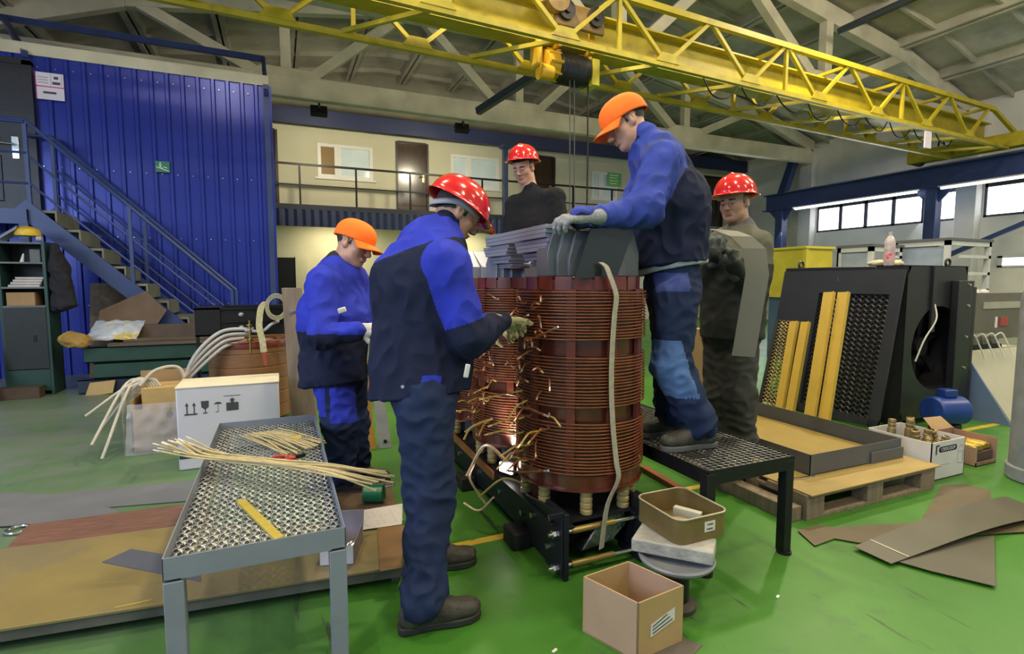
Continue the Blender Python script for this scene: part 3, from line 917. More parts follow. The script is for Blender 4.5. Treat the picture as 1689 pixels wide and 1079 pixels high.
# ---------------------------------------------------------------- transformer being assembled
CX = 1.405
CY = [2.36, 3.06, 3.76]
CR = .324
COPPER = M('enamelled_copper', (0.26, 0.085, 0.035), 0.36, metal=.3, var=.25, scale=20, col2=(.14, .042, .02), mix2=.55)
CORE_R = M('red_brown_laminate', (0.10, 0.022, 0.012), 0.25, var=.3, scale=9, coat=.4)
SPACER = M('dark_red_spacer', (0.12, 0.026, 0.014), 0.35, var=.3, scale=15)
LEADC = M('bare_lead_end', (0.85, 0.62, 0.42), 0.3, metal=.6, var=.2)
YLEAD = M('yellow_lead', (0.42, 0.30, 0.07), 0.5, var=.3, scale=30)
def coil(i, y, lab):
    t = thing('transformer_coil', lab, 'coil', (CX, y, .372), group='three copper coils of the transformer')
    MB().lathe([(.24, .44), (CR - .034, .44), (CR - .034, 1.36), (.24, 1.36)], (CX, y, 0), 64).lathe([(.24, 1.36), (.23, 1.36), (.23, .44), (.24, .44)], (CX, y, 0), 64, cap=False).build('inner_tube', CORE_R, t)
    MB().lathe([(.23, .372), (CR - .002, .372), (CR - .002, .383), (.23, .383)], (CX, y, 0), 64, cap=False).lathe([(CR - .02, .383), (CR - .012, .383), (CR - .012, .446), (CR - .02, .446)], (CX, y, 0), 64, cap=False).build('bottom_collar', CORE_R, t)
    col = MB()
    for k in range(20):                  # upper collar is a ring of curved blocks
        a0 = 2 * math.pi * k / 20
        a1 = a0 + 2 * math.pi / 20 * .86
        pts = []
        for a in (a0, (a0 + a1) / 2, a1): pts.append((CX + (CR - .03) * math.cos(a), y + (CR - .03) * math.sin(a), 1.312))
        for a in (a1, (a0 + a1) / 2, a0): pts.append((CX + (CR - .07) * math.cos(a), y + (CR - .07) * math.sin(a), 1.312))
        col.prism(pts, (0, 0, .062))
    col.build('top_collar', M('wine_red_block', (.12, .022, .014), .3, var=.35, scale=14, coat=.3), t)
    for z0, z1 in ((.450, .701), (.767, 1.008), (1.080, 1.309)):
        n = 16
        w = MB()
        rr = .0036
        for k in range(n):
            zc = z0 + (z1 - z0) * (k + .5) / n
            seg = 72
            P = []
            for q in range(seg):
                a = 2 * math.pi * q / seg
                P.append((CX + CR * math.cos(a), y + CR * math.sin(a), zc + .0015 * math.sin(3 * a + k)))
            w.tube(P, rr, 6, close=True)
        wo = w.build('winding', COPPER, t)
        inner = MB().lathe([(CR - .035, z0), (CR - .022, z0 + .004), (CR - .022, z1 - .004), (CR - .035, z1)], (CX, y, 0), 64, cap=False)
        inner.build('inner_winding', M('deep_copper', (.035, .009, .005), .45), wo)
    for k in range(10):
        a = math.radians(-128 + k * 36)
        c = V(CX + (CR - .017) * math.cos(a), y + (CR - .016) * math.sin(a), .88)
        MB().obx(c, (.02, .042, .87), RZ(a)).build('spacer_strip', SPACER, t)
    # leads of this coil, pulled out on the work side
    rnd = random.Random(40 + i)
    for k in range(40):
        z = .47 + .0205 * k
        a = math.radians(196 + rnd.uniform(-16, 20))
        p = V(CX + CR * math.cos(a), y + CR * math.sin(a), z)
        d = V(math.cos(a), math.sin(a), 0)
        s = V(-d.y, d.x, 0)
        ln = rnd.uniform(.03, .11)
        low = z < .85
        if low: ln = rnd.uniform(.08, .22)
        e = p + d * ln + s * rnd.uniform(.0, .12) + V(0, 0, rnd.uniform(-.03, .03))
        m = p + d * .04 + s * rnd.uniform(0, .03)
        pts = crom([p, m, (m + e) / 2 + V(0, 0, rnd.uniform(.0, .025)), e], 4)
        l = MB().tube(pts, .0046, 6, mi=0)
        q = (V(pts[-1]) - V(pts[-2])).normalized()
        l.tube([V(pts[-1]) - q * .001, V(pts[-1]) + q * .022], .0042, 6, mi=1)
        l.build('lead', [YLEAD if (low and k % 2) else COPPER, LEADC], t)
    return t
coil(0, CY[0], 'copper transformer coil nearest the camera, wrapped by a pale strap')
coil(1, CY[1], 'middle copper transformer coil beside the bending worker\'s glove')
coil(2, CY[2], 'copper transformer coil at the far end of the black frame, mostly hidden')

def transformer_frame():
    t = thing('transformer_chassis', 'black steel base with threaded rods carrying three copper coils', 'machine base', (CX, 3.3, 0))
    BS = M('semi_gloss_black', (0.010, 0.011, 0.016), 0.45, var=.15, spec=.3)
    ZN = M('zinc_plated', (0.62, 0.62, 0.63), 0.28, metal=1, var=.1)
    for x, s in ((1.13, 1), (1.60, -1)):
        c = MB()
        c.bx((x, 2.04, .04), (x + s * .012, 4.3, .24)).bx((x, 2.04, .04), (x + s * .07, 4.3, .052)).bx((x, 2.04, .228), (x + s * .07, 4.3, .24))
        c.build('side_channel', BS, t, bevel=.002)
        f = MB()
        for y in (2.25, 3.0, 3.8, 4.2):
            pass
        for y in (2.42, 3.25, 4.1):
            MB().bx((x - s * .10, y - .07, 0), (x - s * .003, y + .07, .09)).bx((x, y - .06, 0), (x + s * .06, y + .06, .038)).build('foot_block', M('black_rubber_block', (.01, .01, .01), .7), t, bevel=.008)
    for x, s in ((1.13, 1), (1.57, -1)):
        MB().bx((x, 2.01, .005), (x + s * .024, 2.20, .315)).build('clamp_plate', BS, t, bevel=.003)
    MB().prism([(1.118, 2.015, .02), (1.118, 2.015, .325), (1.118, 2.40, .27), (1.118, 2.40, .05)], (.010, 0, 0)).bx((1.06, 2.015, .30), (1.128, 2.028, .325)).build('clamp_bracket', BS, t, bevel=.002)
    for y, z in ((2.10, .27), (2.13, .12), (2.3, .20)):
        MB().cyl((1.10, y, z), (1.118, y, z), .015, n=6).build('bolt_head', ZN, t, smooth=0)
    ROD = M('brass_sleeve', (0.42, 0.30, 0.10), 0.35, metal=.7, var=.15)
    for z, y in ((.215, 2.05), (.055, 2.05)):
        r = MB().cyl((1.07, y, z), (1.63, y, z), .010, n=12).build('threaded_rod', ZN, t)
        MB().cyl((1.19, y, z), (1.42, y, z), .015, n=14).build('sleeve', ROD, r)
        for x in (1.095, 1.115, 1.585, 1.605):
            MB().cyl((x - .008, y, z), (x + .008, y, z), .02, n=6).build('nut', ZN, r, smooth=0)
        for x in (1.127, 1.574):
            MB().cyl((x - .002, y, z), (x + .002, y, z), .028, n=20).build('washer', ZN, r)
    CER = M('ochre_insulator', (0.36, 0.28, 0.12), 0.3, var=.12, coat=.3)
    for y in CY:
        for k in range(8):
            a = math.radians(22.5 + 45 * k)
            x_, y_ = CX + .272 * math.cos(a), y + .272 * math.sin(a)
            prof = []
            for q in range(4):
                z = .25 + q * .0305
                prof += [(.024, z), (.030, z + .006), (.030, z + .023), (.024, z + .029)]
            MB().lathe(prof, (x_, y_, 0), 18).build('insulator', CER, t)
    MB().bx((1.10, 2.07, .24), (1.70, 4.28, .25)).build('yoke_shelf', BS, t)
    for y in (2.3, 2.95, 3.6, 4.2):
        MB().bx((1.145, y - .04, .06), (1.585, y + .04, .12)).build('cross_beam', BS, t)
    for y in (2.45, 2.75, 3.1, 3.5, 3.9):
        MB().cyl((1.112, y, .15), (1.13, y, .15), .016, n=6).build('bolt_head', ZN, t, smooth=0)
    # copper bar in front of the far coils
    MB().beam((1.06, 2.70, .27), (1.06, 3.7, .30), .012, .045).build('copper_bar', M('dull_copper_bar', (.33, .12, .05), .4, metal=.6, var=.2), t)
    # lower core: bright laminations at the end of the frame
    c = MB().prism([(1.27, 2.10, .07), (1.45, 2.10, .09), (1.53, 2.10, .16), (1.52, 2.10, .235), (1.44, 2.10, .237), (1.37, 2.10, .19)], (0, .15, 0))
    c.build('lower_core', M('bright_core_steel', (.30, .30, .33), .22, metal=.9, var=.3, bump=.4, scale=9), t, bevel=.01)
    MB().bx((1.17, 2.30, .06), (1.57, 2.315, .235)).build('core_plate', BS, t)
transformer_frame()

GREY_LAM = M('grey_electrical_steel', (0.20, 0.215, 0.27), 0.38, metal=.25, var=.08, scale=3)
LAM_EDGE = M('lamination_edge', (0.27, 0.29, 0.37), 0.42, metal=.3, var=.1, scale=4, stretch=(1, .2, 30))
def core():
    # limbs standing in the coils
    for i, (y, lab) in enumerate(((CY[0], 'grey stepped core limb rising from the nearest coil'), (CY[1], 'grey stepped core limb rising from the middle coil'), (CY[2], 'grey stepped core limb rising from the far coil'))):
        l = thing('core_limb', lab, 'core', (CX, y, 1.376 if i == 0 else .26), group='steel core limbs')
        steps = [(.215, .09), (.19, .135), (.15, .17), (.09, .20)]
        for q, (hx, hy) in enumerate(steps):
            zt = 1.50
            if i == 0:
                x0, x1, y0 = ((1.143, 1.656, 2.215), (1.182, 1.619, 2.187), (1.228, 1.573, 2.164), (1.288, 1.527, 2.140))[q]
                hw = .037
                poly = [(x0, y0, 1.376), (x1, y0, 1.376), (x1, y0, 1.488 - .018 * q), (x1 - hw, y0, 1.603 - .011 * q), (x0 + hw, y0, 1.603 - .011 * q), (x0, y0, 1.488 - .018 * q)]
                MB().prism(poly, (0, .12 if q == 0 else .0275, 0)).build('lamination_packet', M('grey_painted_core', (0.13, 0.14, 0.155), 0.4, metal=.2, var=.06), l, bevel=.003)
            else:
                poly = [(CX - hx, y - hy, .26), (CX - hx, y + hy, .26), (CX - hx, y + hy, 1.455), (CX - hx, y, 1.575), (CX - hx, y - hy, 1.455)]
                MB().prism(poly, (2 * hx, 0, 0)).build('lamination_packet', GREY_LAM, l, bevel=.003)
    # upper yoke packets lying along the coils, stepped underneath
    LAV = LAM_EDGE
    def packet(y0, y1, x0, x1, z0, z1, lab, cut=.05):
        m = MB()
        n = max(2, int(round((z1 - z0) / .02)))
        for k in range(n):
            a, b = z0 + (z1 - z0) * k / n, z0 + (z1 - z0) * (k + 1) / n - .001
            e = cut * (1 - (k + .5) / n)
            m.prism([(x0, y0 + e, a), (x1, y0 + e, a), (x1, y1 - e, a), (x0, y1 - e, a)], (0, 0, b - a))
        m.build('lamination_stack', LAV, label=lab, cat='steel sheets', group='grey core laminations', bevel=.0015)
    packet(2.217, 3.018, 1.136, 1.288, 1.557, 1.617, 'topmost long grey lamination packet lying over the near coils', .02)
    packet(2.217, 2.613, 1.150, 1.288, 1.497, 1.555, 'second grey lamination packet, right of the V notch', .04)
    packet(2.226, 2.576, 1.178, 1.306, 1.456, 1.495, 'third grey lamination packet right of the V notch', .04)
    packet(2.245, 2.539, 1.205, 1.325, 1.428, 1.454, 'lowest grey lamination packet right of the V notch', .03)
    packet(2.686, 3.091, 1.150, 1.288, 1.497, 1.555, 'second grey lamination packet, left of the V notch', .05)
    packet(2.723, 3.036, 1.178, 1.306, 1.456, 1.495, 'third grey lamination packet left of the V notch', .05)
    packet(2.760, 2.999, 1.205, 1.325, 1.428, 1.454, 'lowest grey lamination packet left of the V notch', .04)
core()
# grey upright end packet and the black sheet leaning on it
MB().prism([(1.319, 2.115, 1.609), (1.561, 2.115, 1.627), (1.435, 2.080, 1.372), (1.210, 2.080, 1.366)], (.0, .008, 0)).build('black_sheet', M('glossy_black_sheet', (.022, .028, .026), .16, var=.1), label='glossy black insulation sheet leaning on the nearest coil', cat='sheet')
# strap around coil
STRAP = M('pale_web_strap', (0.34, 0.32, 0.25), 0.8, var=.15, scale=40)
def strap():
    a = math.radians(-92)
    c, s = math.cos(a), math.sin(a)
    P = [(1.339, 2.070, 1.437), (1.358, 2.055, 1.418), (1.362, 2.030, 1.377)]
    for k in range(12):
        z = 1.29 - .86 * k / 11
        aa = a - .10 * math.sin(k / 11 * 3.0) + .10 * k / 11
        P.append((CX + (CR + .012) * math.cos(aa) + .0, CY[0] + (CR + .012) * math.sin(aa), z))
    P += [(1.371, 2.030, 0.322), (1.350, 2.030, 0.209), (1.338, 2.030, 0.108)]
    MB().strap(crom(P, 4), .034, .003, (.94, .33, 0)).build('web_strap', STRAP, label='pale webbing strap hanging down the front of the nearest coil', cat='strap')
strap()
# bright work lamp low between the coils
wl = thing('work_lamp', 'small glaring work lamp low among the coil leads', 'lamp', (1.095, 2.656, 0.314))
WGLOW = M('work_lamp_glow', (1, 1, 1), .5, var=0, emit=(1, .93, .85), estr=14)
c = V((1.095, 2.656, 0.314))
MB().obx(c + V(.06, .03, 0), (.05, .12, .08), RZ(.4)).build('housing', BLACK_STEEL, wl, bevel=.01)
MB().obx(c + V(.03, .015, 0), (.012, .09, .05), RZ(.4)).build('lens', WGLOW, wl)
d = bpy.data.lights.new('work_light', 'SPOT')
d.spot_size = math.radians(120)
d.spot_blend = .5
d.energy = 22
d.color = (1, .9, .78)
d.shadow_soft_size = .03
o = bpy.data.objects.new('work_light', d)
COL.objects.link(o)
o.parent = wl
o.location = (-.01, -.005, .03)
o.rotation_euler = V(.55, -.1, .8).to_track_quat('-Z', 'Y').to_euler()
for k, (p, m_, e) in enumerate((((0.900, 2.685, 0.299), (0.979, 2.613, 0.478), (1.061, 2.516, 0.414)), ((1.019, 2.608, 0.623), (0.901, 2.602, 0.589), (0.861, 2.614, 0.525)), ((0.968, 2.589, 0.172), (0.883, 2.585, 0.319), (0.938, 2.674, 0.364)), ((0.956, 2.650, 0.184), (1.043, 2.515, 0.319), (1.118, 2.374, 0.325)), ((0.880, 2.680, 0.151), (0.937, 2.599, 0.133), (1.014, 2.572, 0.204)))):
    MB().tube(crom([p, m_, e], 8), .006 if k else .009, 8).build('loose_wire', YLEAD if k % 2 else LEADC, label=['copper cable bowing over the work lamp', 'yellow wire curling left of the middle coil', 'thin bright wire hanging beside the copper bar', 'yellow wire lying under the work lamp', 'bright wire sagging to the floor beside the black frame'][k], cat='wire')

MB().beam((2.344, 3.043, 0.020), (2.309, 2.565, 0.020), .05, .038).build('red_bar', M('red_brown_bar', (.22, .06, .025), .45, var=.25), label='red brown bar lying on the floor left of the black platform', cat='bar', bevel=.003)

for a, m_, b_, lab in (((1.053, 2.253, 1.081), (1.073, 2.180, 1.098), (1.106, 2.083, 1.141), 'copper lead with bare tip sticking out at the upper gap of the nearest coil'), ((1.006, 2.310, 0.761), (1.039, 2.197, 0.765), (1.063, 2.088, 0.759), 'copper lead with bare tip at the lower gap of the nearest coil'), ((0.992, 2.329, 0.431), (1.032, 2.205, 0.461), (1.057, 2.067, 0.509), 'copper lead with bare tip near the foot of the nearest coil')):
    P = crom([a, m_, b_], 6)
    q = (P[-1] - P[-2]).normalized()
    MB().tube(P, .0055, 8).tube([P[-1] - q * .001, P[-1] + q * .03], .005, 8, mi=1).build('coil_lead', [COPPER, M('silver_tip', (.8, .78, .75), .25, metal=.8, var=.05)], label=lab, cat='wire')

# ---------------------------------------------------------------- people: smooth implicit bodies meshed on a grid
def _smin(a, b, k):
    if k <= 0: return np.minimum(a, b)
    h = np.maximum(k - np.abs(a - b), 0) / k
    return np.minimum(a, b) - h * h * k * .25

class Blob:
    def __init__(self):
        self.el = []
        self.paint = []
    def cone(self, a, b, ra, rb, reg=0, k=.03, sq=None):
        self.el.append(('c', np.array(a, float), np.array(b, float), ra, rb, reg, k, None if sq is None else (np.array(Vector(sq[0]).normalized()), sq[1])))
        return self
    def ell(self, c, r, reg=0, k=.02, R=None, sub=False):
        self.el.append(('s' if sub else 'e', np.array(c, float), np.array(r, float), np.eye(3) if R is None else np.array(R), 0, reg, k, None))
        return self
    def cut(self, p, n):
        self.el.append(('p', np.array(p, float), np.array(Vector(n).normalized()), 0, 0, -1, 0, None))
        return self
    @staticmethod
    def dist(e, P):
        if e[0] == 'c':
            a, b = e[1], e[2]
            ba = b - a
            t = np.clip(((P - a) @ ba) / max(ba @ ba, 1e-9), 0, 1)
            q = P - a - t[..., None] * ba
            if e[7]:
                ax, f = e[7]
                q = q - (q @ ax)[..., None] * ax * (1 - 1 / f)
            return np.sqrt((q * q).sum(-1)) - (e[3] + (e[4] - e[3]) * t)
        if e[0] == 'p':
            return (P - e[1]) @ e[2]
        q = ((P - e[1]) @ e[3]) / e[2]
        l = np.sqrt((q * q).sum(-1))
        g = np.sqrt(((q / e[2]) ** 2).sum(-1))
        return l * (l - 1) / np.maximum(g, 1e-6)
    def box(self, e, pad):
        if e[0] == 'c':
            f = e[7][1] if e[7] else 1
            r = max(e[3], e[4]) * max(1, f) + pad
            return np.minimum(e[1], e[2]) - r, np.maximum(e[1], e[2]) + r
        r = max(e[2]) + pad
        return e[1] - r, e[1] + r
    def mesh(self, h):
        bs = [self.box(e, .02) for e in self.el if e[0] in 'ce']
        lo = np.min([b[0] for b in bs], 0)
        hi = np.max([b[1] for b in bs], 0)
        n = np.ceil((hi - lo) / h).astype(int) + 2
        D = np.full(n, 1.0, np.float64)
        ax = [lo[i] + h * np.arange(n[i]) for i in range(3)]
        for e in self.el:
            if e[0] == 'p':
                i0, i1 = np.zeros(3, int), n
            else:
                b0, b1 = self.box(e, max(.03, e[6] + 2 * h))
                i0 = np.clip(np.floor((b0 - lo) / h).astype(int), 0, n)
                i1 = np.clip(np.ceil((b1 - lo) / h).astype(int) + 1, 0, n)
            sl = tuple(slice(a, b) for a, b in zip(i0, i1))
            G = np.stack(np.meshgrid(*[ax[i][sl[i]] for i in range(3)], indexing='ij'), -1)
            d = self.dist(e, G)
            if e[0] in 'ce': D[sl] = _smin(D[sl], d, e[6])
            elif e[0] == 's': D[sl] = -_smin(-D[sl], d, e[6])
            else: D[sl] = np.maximum(D[sl], d)
        S = D < 0
        cs = [(i, j, k) for i in (0, 1) for j in (0, 1) for k in (0, 1)]
        sh = lambda A, c: A[c[0]:A.shape[0] - 1 + c[0], c[1]:A.shape[1] - 1 + c[1], c[2]:A.shape[2] - 1 + c[2]]
        cnt = sum(sh(S, c).astype(int) for c in cs)
        mk = (cnt > 0) & (cnt < 8)
        cell = np.argwhere(mk)
        idx = -np.ones(mk.shape, int)
        idx[mk] = np.arange(len(cell))
        acc = np.zeros((len(cell), 3))
        num = np.zeros(len(cell))
        val = {c: sh(D, c)[mk] for c in cs}
        for a in cs:
            for x in range(3):
                if a[x] == 0:
                    b = list(a)
                    b[x] = 1
                    b = tuple(b)
                    da, db = val[a], val[b]
                    cr = (da < 0) != (db < 0)
                    t = np.where(cr, da / np.where(cr, da - db, 1), 0)
                    p = np.array(a) + t[:, None] * (np.array(b) - np.array(a))
                    acc[cr] += p[cr]
                    num[cr] += 1
        vs = lo + (cell + acc / num[:, None]) * h
        fs = []
        for x in range(3):
            y, z = (x + 1) % 3, (x + 2) % 3
            A = np.swapaxes(S, 0, 0)
            s0 = [slice(1, -1)] * 3
            s1 = [slice(1, -1)] * 3
            s0[x] = slice(0, -1)
            s1[x] = slice(1, None)
            a, b = S[tuple(s0)], S[tuple(s1)]
            cr = np.argwhere(a != b)
            flip = a[tuple(cr.T)]
            off = np.ones(3, int)
            off[x] = 0
            base = cr + off
            def cid(dy, dz):
                q = base.copy()
                q[:, y] += dy
                q[:, z] += dz
                return idx[tuple(q.T)]
            q = np.stack([cid(-1, -1), cid(0, -1), cid(0, 0), cid(-1, 0)], 1)
            q[~flip] = q[~flip][:, ::-1]
            fs.append(q)
        return vs, np.concatenate(fs)
    def regions(self, P):
        best = np.full(len(P), 1e9)
        reg = np.zeros(len(P), int)
        for e in self.el:
            if e[0] in 'ce':
                d = self.dist(e, P)
                m = d < best
                best[m] = d[m]
                reg[m] = e[5]
        for c, r, R, g in self.paint:
            q = ((P - np.array(c)) @ (np.eye(3) if R is None else np.array(R))) / np.array(r)
            reg[(q * q).sum(-1) < 1] = g
        return reg
    def arrays(self, h, regfn=None, disp=None):
        vs, fs = self.mesh(h)
        if disp:
            tri = vs[fs]
            fn = np.cross(tri[:, 2] - tri[:, 0], tri[:, 3] - tri[:, 1])
            vn = np.zeros_like(vs)
            for k in range(4): np.add.at(vn, fs[:, k], fn)
            vn /= np.maximum(np.linalg.norm(vn, axis=1), 1e-12)[:, None]
            vs = vs + vn * np.array([disp(p) for p in vs])[:, None]
        c = vs[fs].mean(1)
        reg = self.regions(c)
        if regfn: reg = regfn(c, reg)
        return vs, fs, reg

def join_arrays(L):
    vs, fs, rs, b = [], [], [], 0
    for v, f, r in L:
        vs.append(v)
        fs.append(f + b)
        rs.append(r)
        b += len(v)
    return np.concatenate(vs), np.concatenate(fs), np.concatenate(rs)

def link_arrays(name, arr, mats, parent):
    vs, fs, rs = arr
    q = np.array(parent.location)
    po = parent.parent
    while po:
        q = q + np.array(po.location)
        po = po.parent
    me = bpy.data.meshes.new(name)
    me.from_pydata((vs - q).tolist(), [], fs.tolist())
    for m in mats: me.materials.append(m)
    me.polygons.foreach_set('material_index', np.clip(rs, 0, len(mats) - 1).astype(np.int32))
    me.update()
    me.shade_smooth()
    o = bpy.data.objects.new(name, me)
    COL.objects.link(o)
    o.parent = parent
    return o

def folds(amp, fx=10, fz=10, seed=0.0, ridge=.5, zones=()):
    """cloth folds: soft noise plus ridges; zones = [(point, radius, gain)] where the cloth bunches"""
    def f(p):
        q = Vector((p[0] * fx + seed, p[1] * fx - seed, p[2] * fz + seed * .5))
        a = noise.noise(q)
        b = (1 - abs(noise.noise(q * 1.9 + Vector((5, 1, 3))) * 2.2)) * ridge
        g = 1.0
        for c, r, k in zones:
            d = math.sqrt((p[0] - c[0]) ** 2 + (p[1] - c[1]) ** 2 + (p[2] - c[2]) ** 2)
            if d < r: g += k * (1 - d / r)
        return amp * g * (a + b - .25)
    return f

SKIN = M('skin', (0.50, 0.27, 0.19), 0.5, var=.08, scale=30)
HAIR = M('short_dark_hair', (0.035, 0.022, 0.016), 0.7, var=.3, scale=200)
HAIR2 = M('light_brown_hair', (0.12, 0.075, 0.045), 0.7, var=.3, scale=200)
EYE = M('eye_white', (0.22, 0.19, 0.18), 0.3, var=0)
LIP = M('lips', (0.40, 0.19, 0.14), 0.45, var=.05)
IRIS = M('eye_dark', (0.03, 0.02, 0.015), 0.2, var=0)
NAVYC = M('navy_work_cloth', (0.014, 0.018, 0.046), 0.85, var=.18, scale=8, bump=.15, bscale=250, spec=.15)
NAVYT = M('navy_trouser_cloth', (0.016, 0.026, 0.068), 0.85, var=.2, scale=6, bump=.15, bscale=250, spec=.15)
ROYAL = M('royal_blue_cloth', (0.028, 0.042, 0.42), 0.8, var=.12, scale=8, bump=.15, bscale=250, spec=.15)
ROYAL_W = M('worn_royal_cloth', (0.040, 0.062, 0.31), 0.85, var=.2, scale=7, bump=.15, bscale=250, col2=(.06, .075, .17), mix2=.55, s2=5, spec=.15)
PATCH = M('pale_blue_patch', (0.075, 0.14, 0.32), 0.9, var=.25, scale=9, spec=.15)
BLACKC = M('black_knit', (0.014, 0.014, 0.017), 0.9, var=.15, scale=60, bump=.3, bscale=300, spec=.15)
GREYC = M('dark_grey_cloth', (0.035, 0.037, 0.035), 0.9, var=.2, scale=8, bump=.15, bscale=250, spec=.15)
KHAKI = M('grey_khaki_cloth', (0.115, 0.115, 0.092), 0.9, var=.15, scale=8, spec=.15)
LINING = M('pale_lining', (0.35, 0.35, 0.38), 0.8, var=.05)
GLOVE = M('grey_knit_glove', (0.26, 0.27, 0.28), 0.9, var=.2, scale=60, bump=.4, bscale=220, spec=.15)
GLOVE_Y = M('cream_knit_glove', (0.42, 0.38, 0.22), 0.9, var=.2, scale=60, bump=.4, bscale=220, spec=.15)
GLOVE_D = M('dusty_dark_glove', (0.10, 0.115, 0.115), 0.9, var=.5, scale=35, bump=.4, bscale=220, spec=.15)
LEATHER = M('dusty_boot_leather', (0.040, 0.036, 0.028), 0.6, var=.4, scale=18, bump=.2, col2=(.10, .095, .08), mix2=.58, s2=14)
SOLE = M('boot_sole', (0.02, 0.02, 0.019), 0.7, var=.3, scale=30)
SOLE_G = M('grey_boot_sole', (0.10, 0.10, 0.10), 0.7, var=.2)
RED_HAT = M('glossy_red_helmet', (0.60, 0.012, 0.016), 0.16, var=.03, coat=.6)
ORANGE = M('orange_cap_cloth', (1.0, 0.17, 0.008), 0.8, var=.05, scale=40)
HARNESS = M('grey_helmet_band', (0.32, 0.33, 0.38), 0.5, var=.08)

def hframe(f, u):
    f = Vector(f).normalized()
    u = Vector(u)
    u = (u - f * u.dot(f)).normalized()
    r = f.cross(u)
    return np.array([r, f, u]).T            # columns: right, forward, up

def head_arrays(c, f, u, neck, s=1.0, h=.0042, hair=1, lean=1.0):
    """head and neck; regions 0 skin, 1 hair, 2 eye, 3 lip, 4 iris/brow"""
    R = hframe(f, u)
    c = np.array(c, float)
    L = lambda x, y, z: c + R @ (np.array([x, y, z]) * s)
    B = Blob()
    e = lambda p, r, reg=0, k=.02, sub=False: B.ell(L(*p), np.array(r) * s, reg, k * s, R, sub)
    e((0, -.014, .035), (.074, .096, .080))
    e((0, .026, -.025), (.060, .062, .082), k=.03)
    for q in (-1, 1):
        e((q * .034, .012, -.062), (.030, .048, .034), k=.03)
        e((q * .040, .056, -.018), (.022, .024, .022), k=.025)
    e((0, .060, -.088), (.030, .026, .022), k=.028)
    e((0, .079, .024), (.046, .014, .012), k=.022)
    e((0, .030, .055), (.062, .056, .045), k=.03)
    B.cone(L(0, .086, .014), L(0, .110, -.024), .008 * s, .0125 * s, 0, .012 * s)
    for q in (-1, 1):
        e((q * .011, .101, -.029), (.0085, .010, .008), k=.008)
        e((q * .031, .098, .004), (.0175, .014, .011), 0, .010, True)
        e((q * .031, .0775, .003), (.0125, .0125, .0125), 2, .002)
        e((q * .031, .0788, .0068), (.0146, .0134, .0100), 0, .003)
        e((q * .031, .0770, -.0085), (.0140, .0125, .0070), 0, .004)
    e((0, .090, -.0535), (.022, .0125, .0046), 3, .008)
    e((0, .087, -.0635), (.018, .0125, .0052), 3, .008)
    e((0, .106, -.0585), (.026, .012, .0016), 0, .004, True)
    for q in (-1, 1):
        e((q * .076, -.006, .002), (.010, .018, .031), 0, .008)
        e((q * .071, .002, -.018), (.010, .012, .014), 0, .008)
        e((q * .086, -.001, .004), (.006, .009, .016), 0, .004, True)
    nb = np.array(neck, float)
    B.cone(L(0, -.022, -.045), nb, .054 * s, .064 * s, 0, .035)
    def rf(P, reg):
        q = ((P - c) @ R) / s
        x, y, z = q[:, 0], q[:, 1], q[:, 2]
        ear = (np.abs(x) > .0695) & (np.hypot(y + .006, z - .002) < .034)
        hr = ((y < .030) & (z > -.030 + .42 * (y + .10)) & (z > -.05)) | (z > .062 + .0 * y)
        hr |= (np.abs(x) > .055) & (np.abs(y - .020) < .008) & (z > -.006)
        reg = reg.copy()
        reg[hr & ~ear & (reg == 0)] = 1
        for sg in (-1, 1):
            br = (((x - sg * .031) / .021) ** 2 + ((y - .09) / .03) ** 2 + ((z - .0255 + .12 * np.abs(x - sg * .02)) / .0048) ** 2) < 1
            reg[br & (reg == 0)] = 4
            ir = (((x - sg * .031) / .0075) ** 2 + ((z + .002) / .0075) ** 2 < 1) & (y > .08)
            reg[ir & (reg == 2)] = 4
        return reg
    return B.arrays(h, rf)

def hand_blob(wrist, d, n, side, curl=(20, 25, 20), th=.5, s=1.0, spread=.06, reg=0, cuff=None):
    """hand from the wrist along d, n = normal of its back, side = +1 / -1 puts the thumb at d x n * side; curls in degrees"""
    w = Vector(wrist)
    d = Vector(d).normalized()
    n = Vector(n)
    n = (n - d * n.dot(d)).normalized()
    t = d.cross(n) * side
    B = Blob()
    lens = (.070, .078, .072, .056)
    lat = (.031, .011, -.010, -.030)
    out = (.088, .092, .087, .078)
    for i in range(4):
        k0 = w + (d * out[i] + t * lat[i]) * s
        B.cone(w + t * lat[i] * .6 * s + d * .01 * s, k0, .0155 * s, .0128 * s, reg, .022)
        dd = (d + t * lat[i] * spread / .03).normalized()
        p = k0
        ax = dd.cross(n).normalized()
        cur = dd
        for q, (fr_, r0, r1) in enumerate(((.44, .0118, .0105), (.31, .0105, .0098), (.25, .0098, .0080))):
            ang = math.radians((curl[q] if not isinstance(curl[0], (tuple, list)) else curl[i][q]))
            cur = Matrix.Rotation(-ang, 3, ax) @ cur
            e = p + cur * lens[i] * fr_ * s
            B.cone(p, e, r0 * s, r1 * s, reg, .005)
            p = e
    b = w + (d * .022 + t * .026 - n * .006) * s
    cur = (d * .62 + t * .70 - n * .35).normalized()
    p = b
    for q, (ln, r0, r1) in enumerate(((.044, .016, .0135), (.034, .0135, .012), (.027, .012, .0095))):
        e = p + cur * ln * s
        B.cone(p, e, r0 * s, r1 * s, reg, .012 if q == 0 else .006)
        p = e
        cur = (cur + (d - t * .8 - n * .5) * th * .5).normalized()
    B.cone(w - d * .055 * s, w + d * .02 * s, .034 * s, .030 * s, reg, .02, (t, 1.15))
    return B

